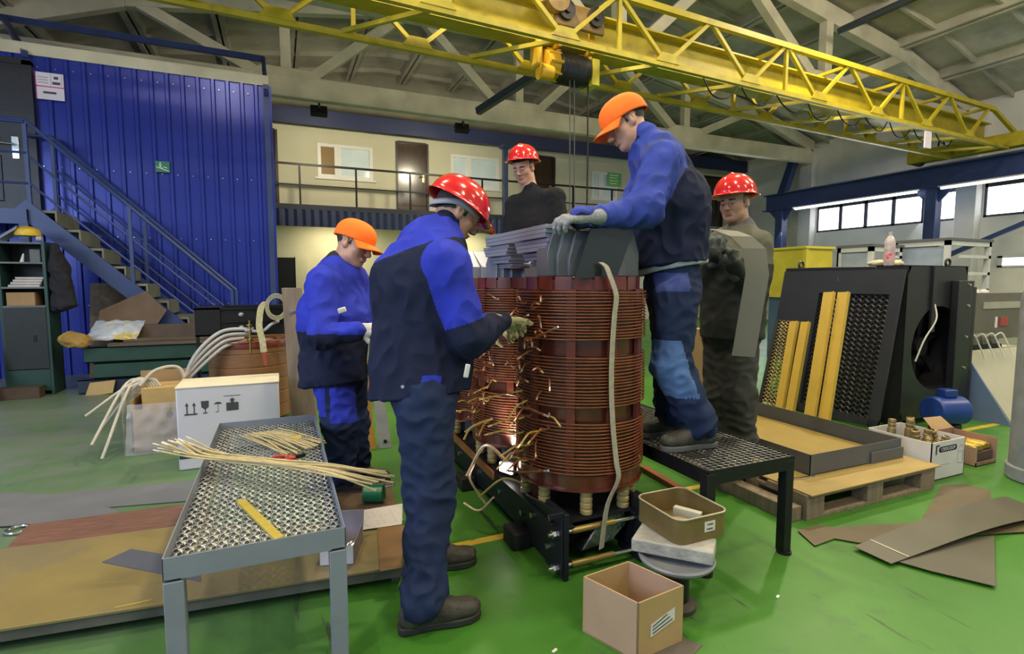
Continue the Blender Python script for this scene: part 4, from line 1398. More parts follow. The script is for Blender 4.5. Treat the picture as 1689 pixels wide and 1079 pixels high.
def helmet(parent, c, f, u, s=1.0, band=True, mat=None, name='helmet', lift=0.0, back=0.0):
    u = V(u).normalized()
    f = V(f).normalized() + u * back
    R = hframe(f, u - V(f) * back)
    c = np.array(V(c) + u * lift, float)
    L = lambda x, y, z: c + R @ (np.array([x, y, z]) * s)
    vs, fs = [], []
    N, K = 48, 12
    prof = []
    for k in range(K + 1):
        a = math.pi / 2 * (1 - k / K)
        prof.append((math.cos(a) ** .9, math.sin(a)))
    rows = []
    for rr, zz in prof: rows.append((rr, .118 * zz, 0))
    rows += [(1.03, -.006, 1), (1.06, -.012, 2)]
    for i, (rr, z, br) in enumerate(rows):
        for j in range(N):
            th = 2 * math.pi * j / N
            x, y = math.sin(th), math.cos(th)
            ex = 0.0
            if br:
                pk = max(0, math.cos(th)) ** 3
                ex = (.008 + .040 * pk) * br / 2
                z2 = z - .010 * pk * br / 2
            else:
                z2 = z + (.006 * max(0, 1 - abs(x) * 5) * (rr < .97))
            X, Y_ = x * (.112 * rr + ex), y * (.138 * rr + ex) - .008
            vs.append(L(X, Y_, .040 + z2))
    for i in range(len(rows) - 1):
        for j in range(N):
            fs.append((i * N + j, (i + 1) * N + j, (i + 1) * N + (j + 1) % N, i * N + (j + 1) % N))
    mb = MB()
    mb.add(vs, fs)
    o = mb.build(name, mat or RED_HAT, parent, smooth=0.9)
    so = o.modifiers.new('shell', 'SOLIDIFY')
    so.thickness = .004
    so.offset = -1
    if band:
        P = []
        for j in range(33):
            th = 2 * math.pi * j / 32
            back = max(0, -math.cos(th))
            P.append(L(math.sin(th) * .087, math.cos(th) * .110 - .010, .030 - .052 * back ** 1.5))
        b = MB()
        vs, fs = [], []
        up_ = R[:, 2] * .013 * s
        for p in P[:-1]: vs += [p - up_, p + up_]
        n = len(P) - 1
        for j in range(n):
            a_, b_ = j * 2, ((j + 1) % n) * 2
            fs.append((a_, a_ + 1, b_ + 1, b_))
        b.add(vs, fs)
        bo = b.build('headband', HARNESS, o, smooth=.9)
        m2 = bo.modifiers.new('shell', 'SOLIDIFY')
        m2.thickness = .004
    return o

def cap(parent, c, f, u, s=1.0):
    R = hframe(f, u)
    c = np.array(c, float)
    L = lambda x, y, z: c + R @ (np.array([x, y, z]) * s)
    N, K = 48, 12
    vs, fs = [], []
    rows = [(math.sin(math.pi / 2 * k / K) ** .8, math.cos(math.pi / 2 * k / K)) for k in range(K + 1)] + [(1.0, -.25), (.99, -.42)]
    for rr, zz in rows:
        for j in range(N):
            th = 2 * math.pi * j / N
            x, y = math.sin(th), math.cos(th)
            vs.append(L(x * .088 * rr, y * .112 * rr - .010, .047 + (.083 if zz > 0 else .05) * zz - .012 * max(0, -y) * (zz < 0)))
    for i in range(len(rows) - 1):
        for j in range(N):
            fs.append((i * N + j, (i + 1) * N + j, (i + 1) * N + (j + 1) % N, i * N + (j + 1) % N))
    mb = MB().add(vs, fs)
    o = mb.build('bump_cap', ORANGE, parent, smooth=.9)
    so = o.modifiers.new('shell', 'SOLIDIFY')
    so.thickness = .004
    so.offset = -1
    vs, fs = [], []
    A, Bn = 16, 6
    for i in range(A + 1):
        a = math.radians(-62 + 124 * i / A)
        for j in range(Bn + 1):
            t = j / Bn
            x = math.sin(a) * .088 * (1 + .02 * t)
            y = math.cos(a) * .112 - .010 + t * .068 * math.cos(a * .95)
            z = .030 - .018 * t - .020 * (math.sin(a) ** 2) * (.4 + t)
            vs.append(L(x, y, z))
    for i in range(A):
        for j in range(Bn):
            q = i * (Bn + 1) + j
            fs.append((q, q + 1, q + Bn + 2, q + Bn + 1))
    v = MB().add(vs, fs).build('visor', ORANGE, o, smooth=.9)
    so = v.modifiers.new('shell', 'SOLIDIFY')
    so.thickness = .005
    DKH = M('vent_dark', (.02, .012, .008), .8, var=0)
    for q in (-1, 1):
        for y, z in ((.012, .058), (.048, .054)):
            x = .0885 * math.sqrt(max(.05, 1 - ((y + .01) / .112) ** 2)) * (1 - .02)
            p = V(L(q * x, y, z))
            nn = V(R @ np.array([q * .95, .25 if y > .03 else .05, .15]))
            MB().cyl(p - nn * .004, p + nn * .0012, .0062 * s, n=12).build('vent_hole', DKH, o)
    return o

def boots(parent, heel, toe, ankle, shaft, sole=None, s=1.0):
    """one boot: heel and toe on the ground, ankle above, shaft up the shin"""
    heel, toe, ankle, shaft = V(heel), V(toe), V(ankle), V(shaft)
    d = (toe - heel)
    ln = d.length
    d.normalize()
    up_ = V(0, 0, 1)
    sd = d.cross(up_).normalized()
    B = Blob()
    h0 = heel + d * .045 * s
    B.cone(h0 + up_ * .055, heel + d * ln * .62 + up_ * .052, .040 * s, .044 * s, 0, .03, (sd, 1.0))
    B.ell(tuple(heel + d * (ln - .062 * s) + up_ * .052), (.062 * s, .047 * s, .038 * s), 0, .03, np.array([d, sd, up_]).T)
    B.cone(h0 + up_ * .06, ankle, .042 * s, .050 * s, 0, .03)
    B.cone(heel + d * ln * .58 + up_ * .065, ankle + up_ * .02, .036 * s, .046 * s, 0, .03)
    B.cone(ankle, shaft, .052 * s, .056 * s, 0, .02)
    B.cut(heel + up_ * .02, (0, 0, -1))
    o = link_arrays('boot', B.arrays(.008, None, folds(.002, 30, 30, 2.0)), [LEATHER], parent)
    pts = []
    for t, w in ((-.02, .022), (.03, .038), (.12, .040), (.3, .036), (.5, .040), (.68, .050), (.85, .046), (.96, .028), (1.0, .008)):
        pts.append((t, w))
    poly = [heel + d * ln * t + sd * w * s for t, w in pts] + [heel + d * ln * t - sd * w * s for t, w in reversed(pts)]
    m = MB().prism([p + up_ * .002 for p in poly], (0, 0, .030))
    m.build('sole', sole or SOLE, o, bevel=.006)
    lc = MB()
    for k in range(4):
        t = .52 + .07 * -k
        p = heel + d * ln * t + up_ * (.095 + .014 * k)
        lc.tube(crom([p - sd * .028 + up_ * -.006, p + up_ * .006, p + sd * .028 + up_ * -.006], 4), .0028, 6)
    lc.build('laces', M('boot_lace', (.03, .03, .03), .8), o)
    return o

def boot_at(parent, ankle, d, ground, sole=None, ln=.315):
    a = V(ankle)
    d = V(d[0], d[1], 0).normalized()
    h = V(a.x, a.y, ground) - d * .095
    return boots(parent, h, h + d * ln, (a.x, a.y, ground + .10), (a.x, a.y, ground + .15), sole)

def body_arrays(J, extra=.0):
    """the naked figure inside the clothes, limbs tapering, all one skin"""
    B = Blob()
    sl = (V(J['sL']) - V(J['sR'])).normalized()
    B.cone(J['pelvis'], J['chest'], .115, .12, 0, .05, (sl, 1.25))
    B.cone(J['chest'], J['neck'], .12, .07, 0, .05, (sl, 1.2))
    B.cone(J['sL'], J['sR'], .055, .055, 0, .05)
    for q in 'LR':
        B.cone(J['s' + q], J['e' + q], .052, .042, 0, .03)
        B.cone(J['e' + q], J['w' + q], .041, .029, 0, .02)
        B.cone(J['h' + q], J['k' + q], .078, .055, 0, .04)
        B.cone(J['k' + q], J['a' + q], .055, .036, 0, .02)
    return B.arrays(.013)

# ---------------------------------------------------------------- the five workers
def trousers(parent, J, mats, regfn=None, r=(.105, .082, .070), amp=.010, seed=0, waist=None, h=.0085, pel=.135):
    B = Blob()
    sl = (V(J['hL']) - V(J['hR'])).normalized()
    w = V(waist) if waist else V(J['pelvis']) + V(0, 0, .10)
    B.cone(w, J['pelvis'], pel - .01, pel, 0, .06, (sl, 1.2))
    zz = []
    for q in 'LR':
        hq, kq, aq = V(J['h' + q]), V(J['k' + q]), V(J['a' + q])
        B.cone(hq, kq, r[0], r[1], 0, .05)
        B.cone(kq, V(aq.x, aq.y, J['ground'] + .12), r[1], r[2], 0, .04)
        zz += [(kq, .16, 1.2), (aq, .22, 2.2), (kq.lerp(aq, .6), .14, .8), (hq, .16, .6)]
    for q in 'LR':
        pass
    B.cut(V(0, 0, J['ground'] + .075), (0, 0, -1))
    B.cut(w + V(0, 0, .04), (0, 0, 1))
    return link_arrays('trousers', B.arrays(h, regfn, folds(amp * .75, 7, 8, seed, .9, zz)), mats, parent)

def person(label, J, hair=HAIR):
    base = V((J['pelvis'][0], J['pelvis'][1], J['ground']))
    t = thing('person', label, 'person', tuple(base))
    hd = head_arrays(J['head'], J['f'], J['u'], V(J['neck']) + V(0, 0, -.03), J.get('hs', 1.0))
    link_arrays('body', join_arrays([body_arrays(J), hd]), [SKIN, hair, EYE, LIP, IRIS], t)
    return t

# --- the worker in front, seen from behind and the side, red helmet
JA = dict(ground=0.0,
    pelvis=(0.563, 2.251, 0.890), hR=(0.537, 2.150, 0.854), hL=(0.581, 2.346, 0.815), kR=(0.535, 2.082, 0.457), kL=(0.608, 2.341, 0.416), aR=(.475, 1.955, .1), aL=(.60, 2.36, .1),
    chest=(0.576, 2.309, 1.336), neck=(0.695, 2.348, 1.602), sR=(0.630, 2.107, 1.416), sL=(0.613, 2.528, 1.508), eR=(0.716, 2.076, 1.130), wR=(0.923, 2.252, 1.164), eL=(0.849, 2.472, 1.068), wL=(0.997, 2.522, 1.118),
    head=(0.746, 2.353, 1.656), f=(0.868, -0.011, -0.530), u=(0.462, 0.008, 0.837), hs=1.04)
def worker_front():
    t = person('person in a red helmet and navy blue jacket bending over the coils, seen from behind', JA)
    J = JA
    sl = (V(J['sL']) - V(J['sR'])).normalized()
    B = Blob()
    hem = V((0.551, 2.267, 0.888))
    B.cone(hem + V(0, 0, -.06), J['chest'], .225, .205, 0, .06, (sl, .92))
    B.cone(J['chest'], (0.626, 2.335, 1.492), .195, .13, 0, .08, (sl, 1.1))
    B.cone(J['sR'], (0.636, 2.331, 1.503), .088, .115, 1, .06)
    B.cone(J['sL'], (0.636, 2.331, 1.503), .088, .115, 1, .06)
    B.cone((0.655, 2.337, 1.538), (0.698, 2.346, 1.602), .088, .072, 0, .03)
    B.cone(J['sR'], J['eR'], .092, .074, 1, .04)
    B.cone(J['eR'], J['wR'], .076, .050, 0, .03)
    B.cone(J['sL'], J['eL'], .085, .07, 1, .04)
    B.cone(J['eL'], J['wL'], .07, .050, 0, .03)
    down = (0.058, -0.117, -0.996)
    B.cut(V((0.551, 2.266, 0.867)), down)
    back = V(J['chest'])
    eR, sR = V(J['eR']), V(J['sR'])
    ax = (eR - sR).normalized()
    upv = np.array((-0.243, 0.193, 0.947))
    yk = np.array((0.531, 2.190, 1.492))
    hm = np.array((0.480, 2.052, 0.943))
    hx = np.array((0.909, -0.405, -0.100))
    def rf(P, reg):
        reg = reg.copy()
        q = (P - yk) @ upv
        torso = reg == 0
        arm = B.dist(B.el[5], P) < B.dist(B.el[6], P) - .004
        near = (B.dist(B.el[5], P) < .02) | (B.dist(B.el[6], P) < .02)
        la = (P - np.array(sR)) @ np.array(ax)
        reg[:] = 0
        reg[q > 0] = 1
        sleeve = near & (B.dist(B.el[0], P) > .0)
        reg[sleeve] = 1
        reg[sleeve & (la > ax.dot(eR - sR) - .055)] = 0
        coll = B.dist(B.el[4], P) < .012
        reg[coll & (np.linalg.norm(P - np.array(V(JA['neck'])), axis=1) < .095)] = 0
        hq = (P - hm) @ np.array((0.034, 0.078, 0.996))
        hl = (P - hm) @ hx
        reg[(hq < .035) & (hl > .015) & (hl < .09) & ((P - hm) @ np.array((0.397, 0.914, -0.085)) < .15)] = 1
        return reg
    o = link_arrays('jacket', B.arrays(.0052, rf, folds(.0105, 7, 5, 1.0, .8, [(eR, .16, 1.6), (V(J['sR']), .14, .8), (hem, .2, .4)])), [NAVYC, ROYAL], t)
    hb = MB()
    hb.obx((0.672, 1.995, 0.997), (.02, .012, .055), Matrix.Rotation(.2, 3, 'Y')).build('white_tag', M('white_tag', (.6, .6, .6), .6), o, bevel=.004)
    MB().cyl((0.428, 2.058, 0.941), (0.426, 2.048, 0.943), .007, n=10).build('snap_button', M('chrome', (.75, .75, .76), .18), o)
    J2 = dict(J)
    trousers(t, J2, [NAVYT], None, (.118, .100, .082), .012, 3.0, waist=(0.561, 2.269, 0.954), pel=.15)
    boot_at(t, (.475, 1.955, 0), (1, -.08), 0, ln=.325)
    boot_at(t, (.60, 2.36, 0), (1, -.12), 0, ln=.325)
    B = hand_blob(V(J['wR']) + V(0, 0, 0), (0.836, 0.544, -0.121), (-0.265, 0.519, 0.822), 1, curl=((45, 45, 25), (50, 45, 25), (55, 45, 25), (60, 45, 25)), s=1.08)
    link_arrays('glove', B.arrays(.0042), [GLOVE_Y], t)
    B = hand_blob(V(J['wL']), (0.917, 0.353, -0.159), (-0.221, 0.496, 0.772), -1, s=1.05, curl=(40, 45, 25))
    link_arrays('glove', B.arrays(.006), [GLOVE_Y], t)
    hd = V(J['head'])
    helmet(t, hd, J['f'], J['u'], 1.05)
    return t
worker_front()

# --- the worker standing on the black step platform, orange cap
JB = dict(ground=.497,
    pelvis=(1.948, 2.302, 1.317), hL=(1.885, 2.215, 1.264), hR=(1.998, 2.384, 1.258), kL=(1.848, 2.177, 0.912), kR=(1.995, 2.351, 0.894), aL=(1.95, 2.08, .6), aR=(2.0, 2.34, .6),
    chest=(1.912, 2.323, 1.737), neck=(1.793, 2.375, 2.093), sL=(1.777, 2.204, 1.945), sR=(1.947, 2.489, 2.037), eL=(1.610, 2.123, 1.696), wL=(1.310, 2.127, 1.640), eR=(1.813, 2.510, 1.754), wR=(1.641, 2.489, 1.668),
    head=(1.716, 2.427, 2.179), f=(-0.836, 0.185, -0.508), u=(-0.392, 0.252, 0.877), hs=1.10)
def worker_platform():
    t = person('person in an orange cap standing on the black step platform, gloved hand on the core', JB)
    J = JB
    sl = (V(J['sL']) - V(J['sR'])).normalized()
    B = Blob()
    B.cone((1.915, 2.315, 1.431), (1.919, 2.322, 1.753), .208, .200, 0, .06, (sl, .95))
    B.cone((1.919, 2.322, 1.753), (1.864, 2.347, 2.000), .195, .13, 0, .08, (sl, 1.1))
    B.cone(J['sL'], (1.849, 2.353, 2.000), .085, .11, 1, .06)
    B.cone(J['sR'], (1.843, 2.356, 2.000), .085, .11, 1, .06)
    B.cone((1.826, 2.356, 2.036), (1.787, 2.379, 2.106), .090, .080, 0, .03)
    B.cone(J['sL'], J['eL'], .095, .082, 1, .04)
    B.cone(J['eL'], (1.355, 2.130, 1.642), .080, .052, 1, .04)
    B.cone((1.355, 2.130, 1.642), (1.262, 2.126, 1.637), .047, .047, 0, .01)
    B.cone(J['sR'], J['eR'], .085, .07, 1, .04)
    B.cone(J['eR'], J['wR'], .07, .05, 1, .03)
    B.cut(V((1.915, 2.315, 1.431)), (0.059, -0.115, -0.967))
    sLn, eLn = np.array(J['sL']), np.array(J['eL'])
    yk = np.array((1.801, 2.213, 1.799))
    def rf(P, reg):
        reg = np.zeros(len(P), int)
        da = np.minimum(B.dist(B.el[5], P), B.dist(B.el[6], P))
        dt = np.minimum(B.dist(B.el[0], P), B.dist(B.el[1], P))
        right = (P - yk) @ np.array((0.917, -0.399, 0.000))
        upq = (P - yk) @ np.array((0.034, 0.078, 0.996))
        reg[(da < dt + .005) & (da < .04)] = 1
        reg[(upq > .06 + .55 * right) & (right < .12)] = 1
        reg[B.dist(B.el[7], P) < .004] = 0
        dn = B.dist(B.el[4], P)
        reg[(dn < .008) & (np.linalg.norm(P - np.array(JB['neck']), axis=1) < .085)] = 0
        return reg
    o = link_arrays('jacket', B.arrays(.0055, rf, folds(.011, 7, 6, 9.0, .8, [(V(J['eL']), .17, 1.6), (V(J['sL']), .14, .9), (V((1.870, 2.261, 1.460)), .2, .6)])), [NAVYC, ROYAL_W], t)
    # pale lining showing below the hem
    hb = Blob()
    hb.cone((1.933, 2.307, 1.424), (1.934, 2.309, 1.444), .192, .192, 0, .02, (sl, .95))
    hb.cut(V((1.933, 2.306, 1.411)), (0.132, -0.147, -0.967))
    hb.cut(V((1.934, 2.309, 1.444)), (-0.132, 0.147, 0.967))
    link_arrays('jacket_lining', hb.arrays(.008, None, folds(.003, 8, 8)), [LINING], o)
    for p in ((1.411, 2.106, 1.650), (1.453, 2.056, 1.660)):
        pass
    def rt_(P, reg):
        reg = np.zeros(len(P), int)
        k = V(J['kL'])
        q = P - np.array(k)
        a, b, cz = q @ np.array((0.917, -0.399, 0.000)), q @ np.array((0.034, 0.078, 0.996)), q @ np.array((0.397, 0.914, -0.085))
        reg[(a > -.12 - b * .25) & (a < .062 - b * .30) & (b < .14) & (b > -.15) & (cz < .06)] = 1
        q2 = P - np.array((1.867, 2.196, 1.334))
        a, b, cz = q2 @ np.array((0.917, -0.399, 0.000)), q2 @ np.array((0.034, 0.078, 0.996)), q2 @ np.array((0.397, 0.914, -0.085))
        reg[(a > -.10) & (a < .06) & (b < .06) & (b > -.04) & (cz < .05)] = 2
        return reg
    trousers(t, J, [NAVYT, PATCH, M('blue_pocket_flap', (.03, .05, .19), .85, var=.15)], rt_, (.115, .098, .085), .013, 6.0, waist=(1.939, 2.305, 1.431), pel=.15)
    bz = .506
    boot_at(t, JB['aL'], (-1, .12), .497, SOLE_G)
    boot_at(t, JB['aR'], (-1, .05), .497, SOLE_G)
    B = hand_blob((1.287, 2.115, 1.640), (-0.954, 0.188, -0.083), (-0.247, -0.266, 0.932), 1, curl=((22, 38, 30), (26, 42, 30), (30, 44, 30), (34, 44, 30)), s=1.1, th=.4)
    link_arrays('glove', B.arrays(.0042), [GLOVE], t)
    B = hand_blob(J['wR'], (-0.832, 0.343, -0.199), (-0.089, -0.204, 0.922), -1, s=1.05)
    link_arrays('glove', B.arrays(.006), [GLOVE], t)
    cap(t, J['head'], J['f'], J['u'], 1.16)
worker_platform()

# --- the worker on the left, orange cap
JC = dict(ground=.0,
    pelvis=(0.310, 3.538, 0.830), hR=(0.284, 3.459, 0.797), hL=(0.385, 3.587, 0.770), kR=(0.315, 3.416, 0.485), kL=(0.407, 3.590, 0.433), aR=(0.329, 3.464, 0.125), aL=(0.431, 3.593, 0.100),
    chest=(0.315, 3.542, 1.139), neck=(0.354, 3.555, 1.453), sR=(0.241, 3.385, 1.339), sL=(0.449, 3.680, 1.361), eR=(0.219, 3.246, 1.032), wR=(0.403, 3.147, 1.069), eL=(0.580, 3.605, 1.048), wL=(0.635, 3.471, 1.037),
    head=(0.440, 3.507, 1.581), f=(0.684, -0.635, -0.335), u=(0.343, -0.064, 0.917), hs=1.18)
def worker_left():
    t = person('person in an orange cap standing at the far end of the grey perforated table', JC)
    J = JC
    sl = (V(J['sL']) - V(J['sR'])).normalized()
    B = Blob()
    B.cone((0.287, 3.516, 0.726), J['chest'], .205, .205, 0, .06, (sl, .95))
    B.cone(J['chest'], (0.337, 3.553, 1.361), .20, .14, 1, .08, (sl, 1.1))
    B.cone(J['sR'], (0.337, 3.554, 1.368), .095, .12, 1, .06)
    B.cone(J['sL'], (0.351, 3.549, 1.376), .095, .12, 1, .06)
    B.cone((0.338, 3.557, 1.407), (0.358, 3.554, 1.468), .10, .085, 2, .03)
    B.cone(J['sR'], J['eR'], .100, .080, 1, .022)
    B.cone(J['eR'], J['wR'], .080, .055, 0, .012)
    B.cone(J['sL'], J['eL'], .095, .08, 1, .04)
    B.cone(J['eL'], J['wL'], .08, .06, 0, .03)
    B.cut(V((0.287, 3.515, 0.710)), (0.077, -0.123, -0.967))
    pe = np.array(J['eR'])
    mid = np.array((0.325, 3.342, 1.150))
    def rf(P, reg):
        reg = reg.copy()
        q = P - mid
        a, b = q @ np.array((0.917, -0.399, 0.000)), q @ np.array((0.034, 0.078, 0.996))
        torso = np.minimum(B.dist(B.el[0], P), B.dist(B.el[1], P)) < np.minimum(B.dist(B.el[5], P), B.dist(B.el[6], P)) - .01
        reg[torso & (b < -.10)] = 0
        reg[torso & (b >= -.10)] = 1
        arm = ~torso & (np.minimum(B.dist(B.el[5], P), B.dist(B.el[6], P)) < .03)
        eb = (P - pe) @ np.array((0.034, 0.078, 0.996))
        reg[arm] = 1
        reg[arm & (eb < .015)] = 0
        front = torso & (a > .145) & (b < .18)
        reg[front] = 2
        coll = (B.dist(B.el[4], P) < .012) & (np.linalg.norm(P - np.array(JC['neck']), axis=1) < .12)
        reg[coll] = 2
        return reg
    o = link_arrays('jacket', B.arrays(.008, rf, folds(.011, 6.5, 6, 4.0, .7, [(V(J['eR']), .2, 1.5), (V(J['sR']), .15, .8)])), [NAVYC, ROYAL, M('black_shirt', (.012, .012, .016), .8)], t)
    MB().obx((0.317, 3.114, 1.191), (.045, .012, .03), Matrix.Rotation(-.3, 3, 'Y')).build('round_badge', M('white_tag', (.6, .6, .6), .6), o, bevel=.01)
    pk = np.array((0.307, 3.300, 0.614))
    def rt_(P, reg):
        reg = np.zeros(len(P), int)
        q = P - pk
        a, b, cz = q @ np.array((0.917, -0.399, 0.000)), q @ np.array((0.034, 0.078, 0.996)), q @ np.array((0.397, 0.914, -0.085))
        reg[(a > -.06) & (a < .13) & (b < .10) & (b > -.115) & (cz < .13)] = 1
        reg[(a > -.20) & (a < -.09) & (b < .11) & (b > -.08) & (cz < .2)] = 1
        return reg
    trousers(t, J, [NAVYT, ROYAL], rt_, (.125, .105, .085), .013, 8.0, waist=(0.312, 3.542, 0.887), pel=.155)
    boot_at(t, J['aR'], (1, -.25), 0)
    boot_at(t, J['aL'], (1, -.25), 0)
    B = hand_blob((0.411, 3.155, 1.071), (0.932, -0.238, 0.037), (-0.229, -0.778, 0.570), 1, curl=(35, 40, 25), s=1.1)
    link_arrays('glove', B.arrays(.006), [M('white_knit_glove', (.5, .5, .5), .9, var=.2, scale=40)], t)
    B = hand_blob(J['wL'], (0.856, -0.037, 0.074), (-0.089, -0.204, 0.922), -1, s=1.1)
    link_arrays('glove', B.arrays(.007), [M('white_knit_glove', (.5, .5, .5), .9)], t)
    cap(t, J['head'], J['f'], J['u'], 1.20)
worker_left()

# --- the worker behind the coils in a black sweater
JD = dict(ground=.62,
    pelvis=(2.091, 4.227, 1.269), hL=(2.135, 4.114, 1.208), hR=(2.028, 4.292, 1.204), kL=(2.133, 4.082, 0.852), kR=(2.006, 4.268, 0.839), aL=(2.145, 4.089, 0.505), aR=(2.001, 4.281, 0.483),
    chest=(2.091, 4.256, 1.826), neck=(2.058, 4.299, 2.128), sL=(2.198, 4.123, 2.070), sR=(1.947, 4.404, 2.031), eL=(2.193, 4.012, 1.792), wL=(2.070, 3.886, 1.620), eR=(1.882, 4.362, 1.748), wR=(1.858, 4.138, 1.578),
    head=(1.993, 4.324, 2.336), f=(-0.737, -0.566, -0.353), u=(-0.296, -0.179, 0.927), hs=1.12)
def worker_behind():
    t = person('person in a red helmet and black sweater looking down behind the coils', JD)
    J = JD
    sl = (V(J['sL']) - V(J['sR'])).normalized()
    B = Blob()
    B.cone((2.093, 4.231, 1.322), J['chest'], .17, .175, 0, .06, (sl, 1.2))
    B.cone(J['chest'], (2.078, 4.280, 2.022), .17, .12, 0, .08, (sl, 1.2))
    for q in 'LR':
        B.cone(J['s' + q], (2.079, 4.282, 2.043), .082, .10, 0, .06)
        B.cone(J['s' + q], J['e' + q], .085, .068, 0, .04)
        B.cone(J['e' + q], J['w' + q], .066, .048, 0, .03)
    B.cone((2.080, 4.283, 2.054), (2.045, 4.296, 2.158), .085, .066, 0, .04)
    B.cut(V((2.091, 4.227, 1.269)), (0, 0, -1))
    link_arrays('sweater', B.arrays(.011, None, folds(.008, 7, 6, 2.0, .6)), [BLACKC], t)
    trousers(t, J, [NAVYT], None, (.105, .085, .07), .01, 2.0, waist=(2.093, 4.231, 1.322), h=.014)
    for q in 'LR':
        a = V(J['a' + q])
        boot_at(t, a, (-.35, -.9), .62)
        link_arrays('glove', hand_blob(J['w' + q], (-0.445, -0.523, -0.647), (-0.347, -0.799, 0.375), 1 if q == 'R' else -1, s=1.05).arrays(.007), [GLOVE], t)
    helmet(t, J['head'], J['f'], J['u'], 1.13, band=False, lift=.024, back=.30)
worker_behind()
MB().bx((1.93, 4.02, 0), (2.62, 4.60, .05)).bx((1.93, 4.02, .57), (2.62, 4.60, .62)).bx((1.96, 4.05, .05), (2.03, 4.57, .57)).bx((2.52, 4.05, .05), (2.59, 4.57, .57)).build('wooden_step', M('raw_timber', (.20, .15, .09), .8, var=.25, scale=5, stretch=(1, 8, 8)), label='wooden step behind the far coil under the worker in black', cat='step')

# --- the worker on the right holding a bent sheet
JE = dict(ground=.153,
    pelvis=(2.708, 2.623, 1.032), hL=(2.717, 2.549, 0.979), hR=(2.693, 2.689, 0.966), kL=(2.682, 2.508, 0.614), kR=(2.666, 2.666, 0.583), aL=(2.731, 2.518, 0.234), aR=(2.676, 2.672, 0.220),
    chest=(2.759, 2.660, 1.429), neck=(2.821, 2.680, 1.698), sL=(2.822, 2.538, 1.593), sR=(2.815, 2.829, 1.628), eL=(2.748, 2.475, 1.269), wL=(2.541, 2.450, 1.441), eR=(2.645, 2.784, 1.288), wR=(2.526, 2.616, 1.522),
    head=(2.758, 2.678, 1.861), f=(-0.931, -0.285, -0.127), u=(-0.107, 0.005, 0.977), hs=1.08)
def worker_right():
    t = person('person in a red helmet and dark grey suit holding a bent grey sheet', JE, HAIR2)
    J = JE
    sl = (V(J['sL']) - V(J['sR'])).normalized()
    B = Blob()
    B.cone((2.708, 2.623, 1.032), J['chest'], .185, .185, 0, .06, (sl, 1.15))
    B.cone(J['chest'], (2.803, 2.679, 1.602), .175, .12, 0, .08, (sl, 1.2))
    for q in 'LR':
        B.cone(J['s' + q], (2.804, 2.680, 1.618), .080, .10, 1, .06)
        B.cone(J['s' + q], J['e' + q], .085, .072, 1, .04)
        B.cone(J['e' + q], J['w' + q], .072, .05, 0, .03)
    B.cone((2.818, 2.673, 1.618), (2.829, 2.678, 1.714), .085, .072, 2, .03)
    B.cut(V((2.707, 2.620, 0.989)), (0, 0, -1))
    sz = J['sL'][2]
    def rf(P, reg):
        reg = reg.copy()
        reg[(reg == 0) & (P[:, 2] > sz - .10) & (np.minimum(B.dist(B.el[4], P), B.dist(B.el[7], P)) > .012)] = 1
        reg[(reg == 1) & (P[:, 2] < sz - .13)] = 0
        return reg
    link_arrays('jacket', B.arrays(.008, rf, folds(.009, 7, 6, 12.0, .7, [(V(J['eL']), .16, 1.2)])), [GREYC, KHAKI, M('grey_collar', (.075, .078, .085), .85)], t)
    trousers(t, J, [M('dark_grey_trousers', (.034, .035, .031), .9, var=.2, scale=6)], None, (.112, .095, .085), .012, 5.0, waist=(2.710, 2.626, 1.072), pel=.145)
    for q in 'LR':
        a = V(J['a' + q])
        boot_at(t, a, (-.9, -.45), .153)
    link_arrays('glove', hand_blob(J['wL'], (-0.251, -0.075, 0.968), (-0.032, -0.950, 0.226), -1, curl=((55, 60, 35), (60, 60, 35), (62, 60, 35), (65, 60, 35)), s=1.05, th=.9).arrays(.0055), [GLOVE_D], t)
    link_arrays('glove', hand_blob(J['wR'], (-0.133, -0.181, 0.972), (-0.624, -0.683, 0.325), 1, curl=((60, 60, 35), (62, 60, 35), (64, 60, 35), (66, 60, 35)), s=1.05, th=.9).arrays(.0055), [GLOVE_D], t)
    helmet(t, J['head'], J['f'], J['u'], 1.11, band=False, lift=.014, back=.12)
    gl = MB()
    R = hframe(J['f'], J['u'])
    return t
worker_right()
# the bent sheet he holds
P = [(2.292, 2.621, 1.650), (2.375, 2.521, 1.667), (2.439, 2.425, 1.650), (2.469, 2.343, 1.613), (2.505, 2.277, 1.540), (2.500, 2.244, 1.394), (2.411, 2.239, 0.926)]
MB().strap(P, .125, .0025, (0.791, -0.588, -0.041)).build('bent_sheet', M('grey_insulation_sheet', (.115, .115, .09), .55, var=.05), label='grey sheet bent over at the top, held by the worker in dark grey', cat='sheet', smooth=.2)

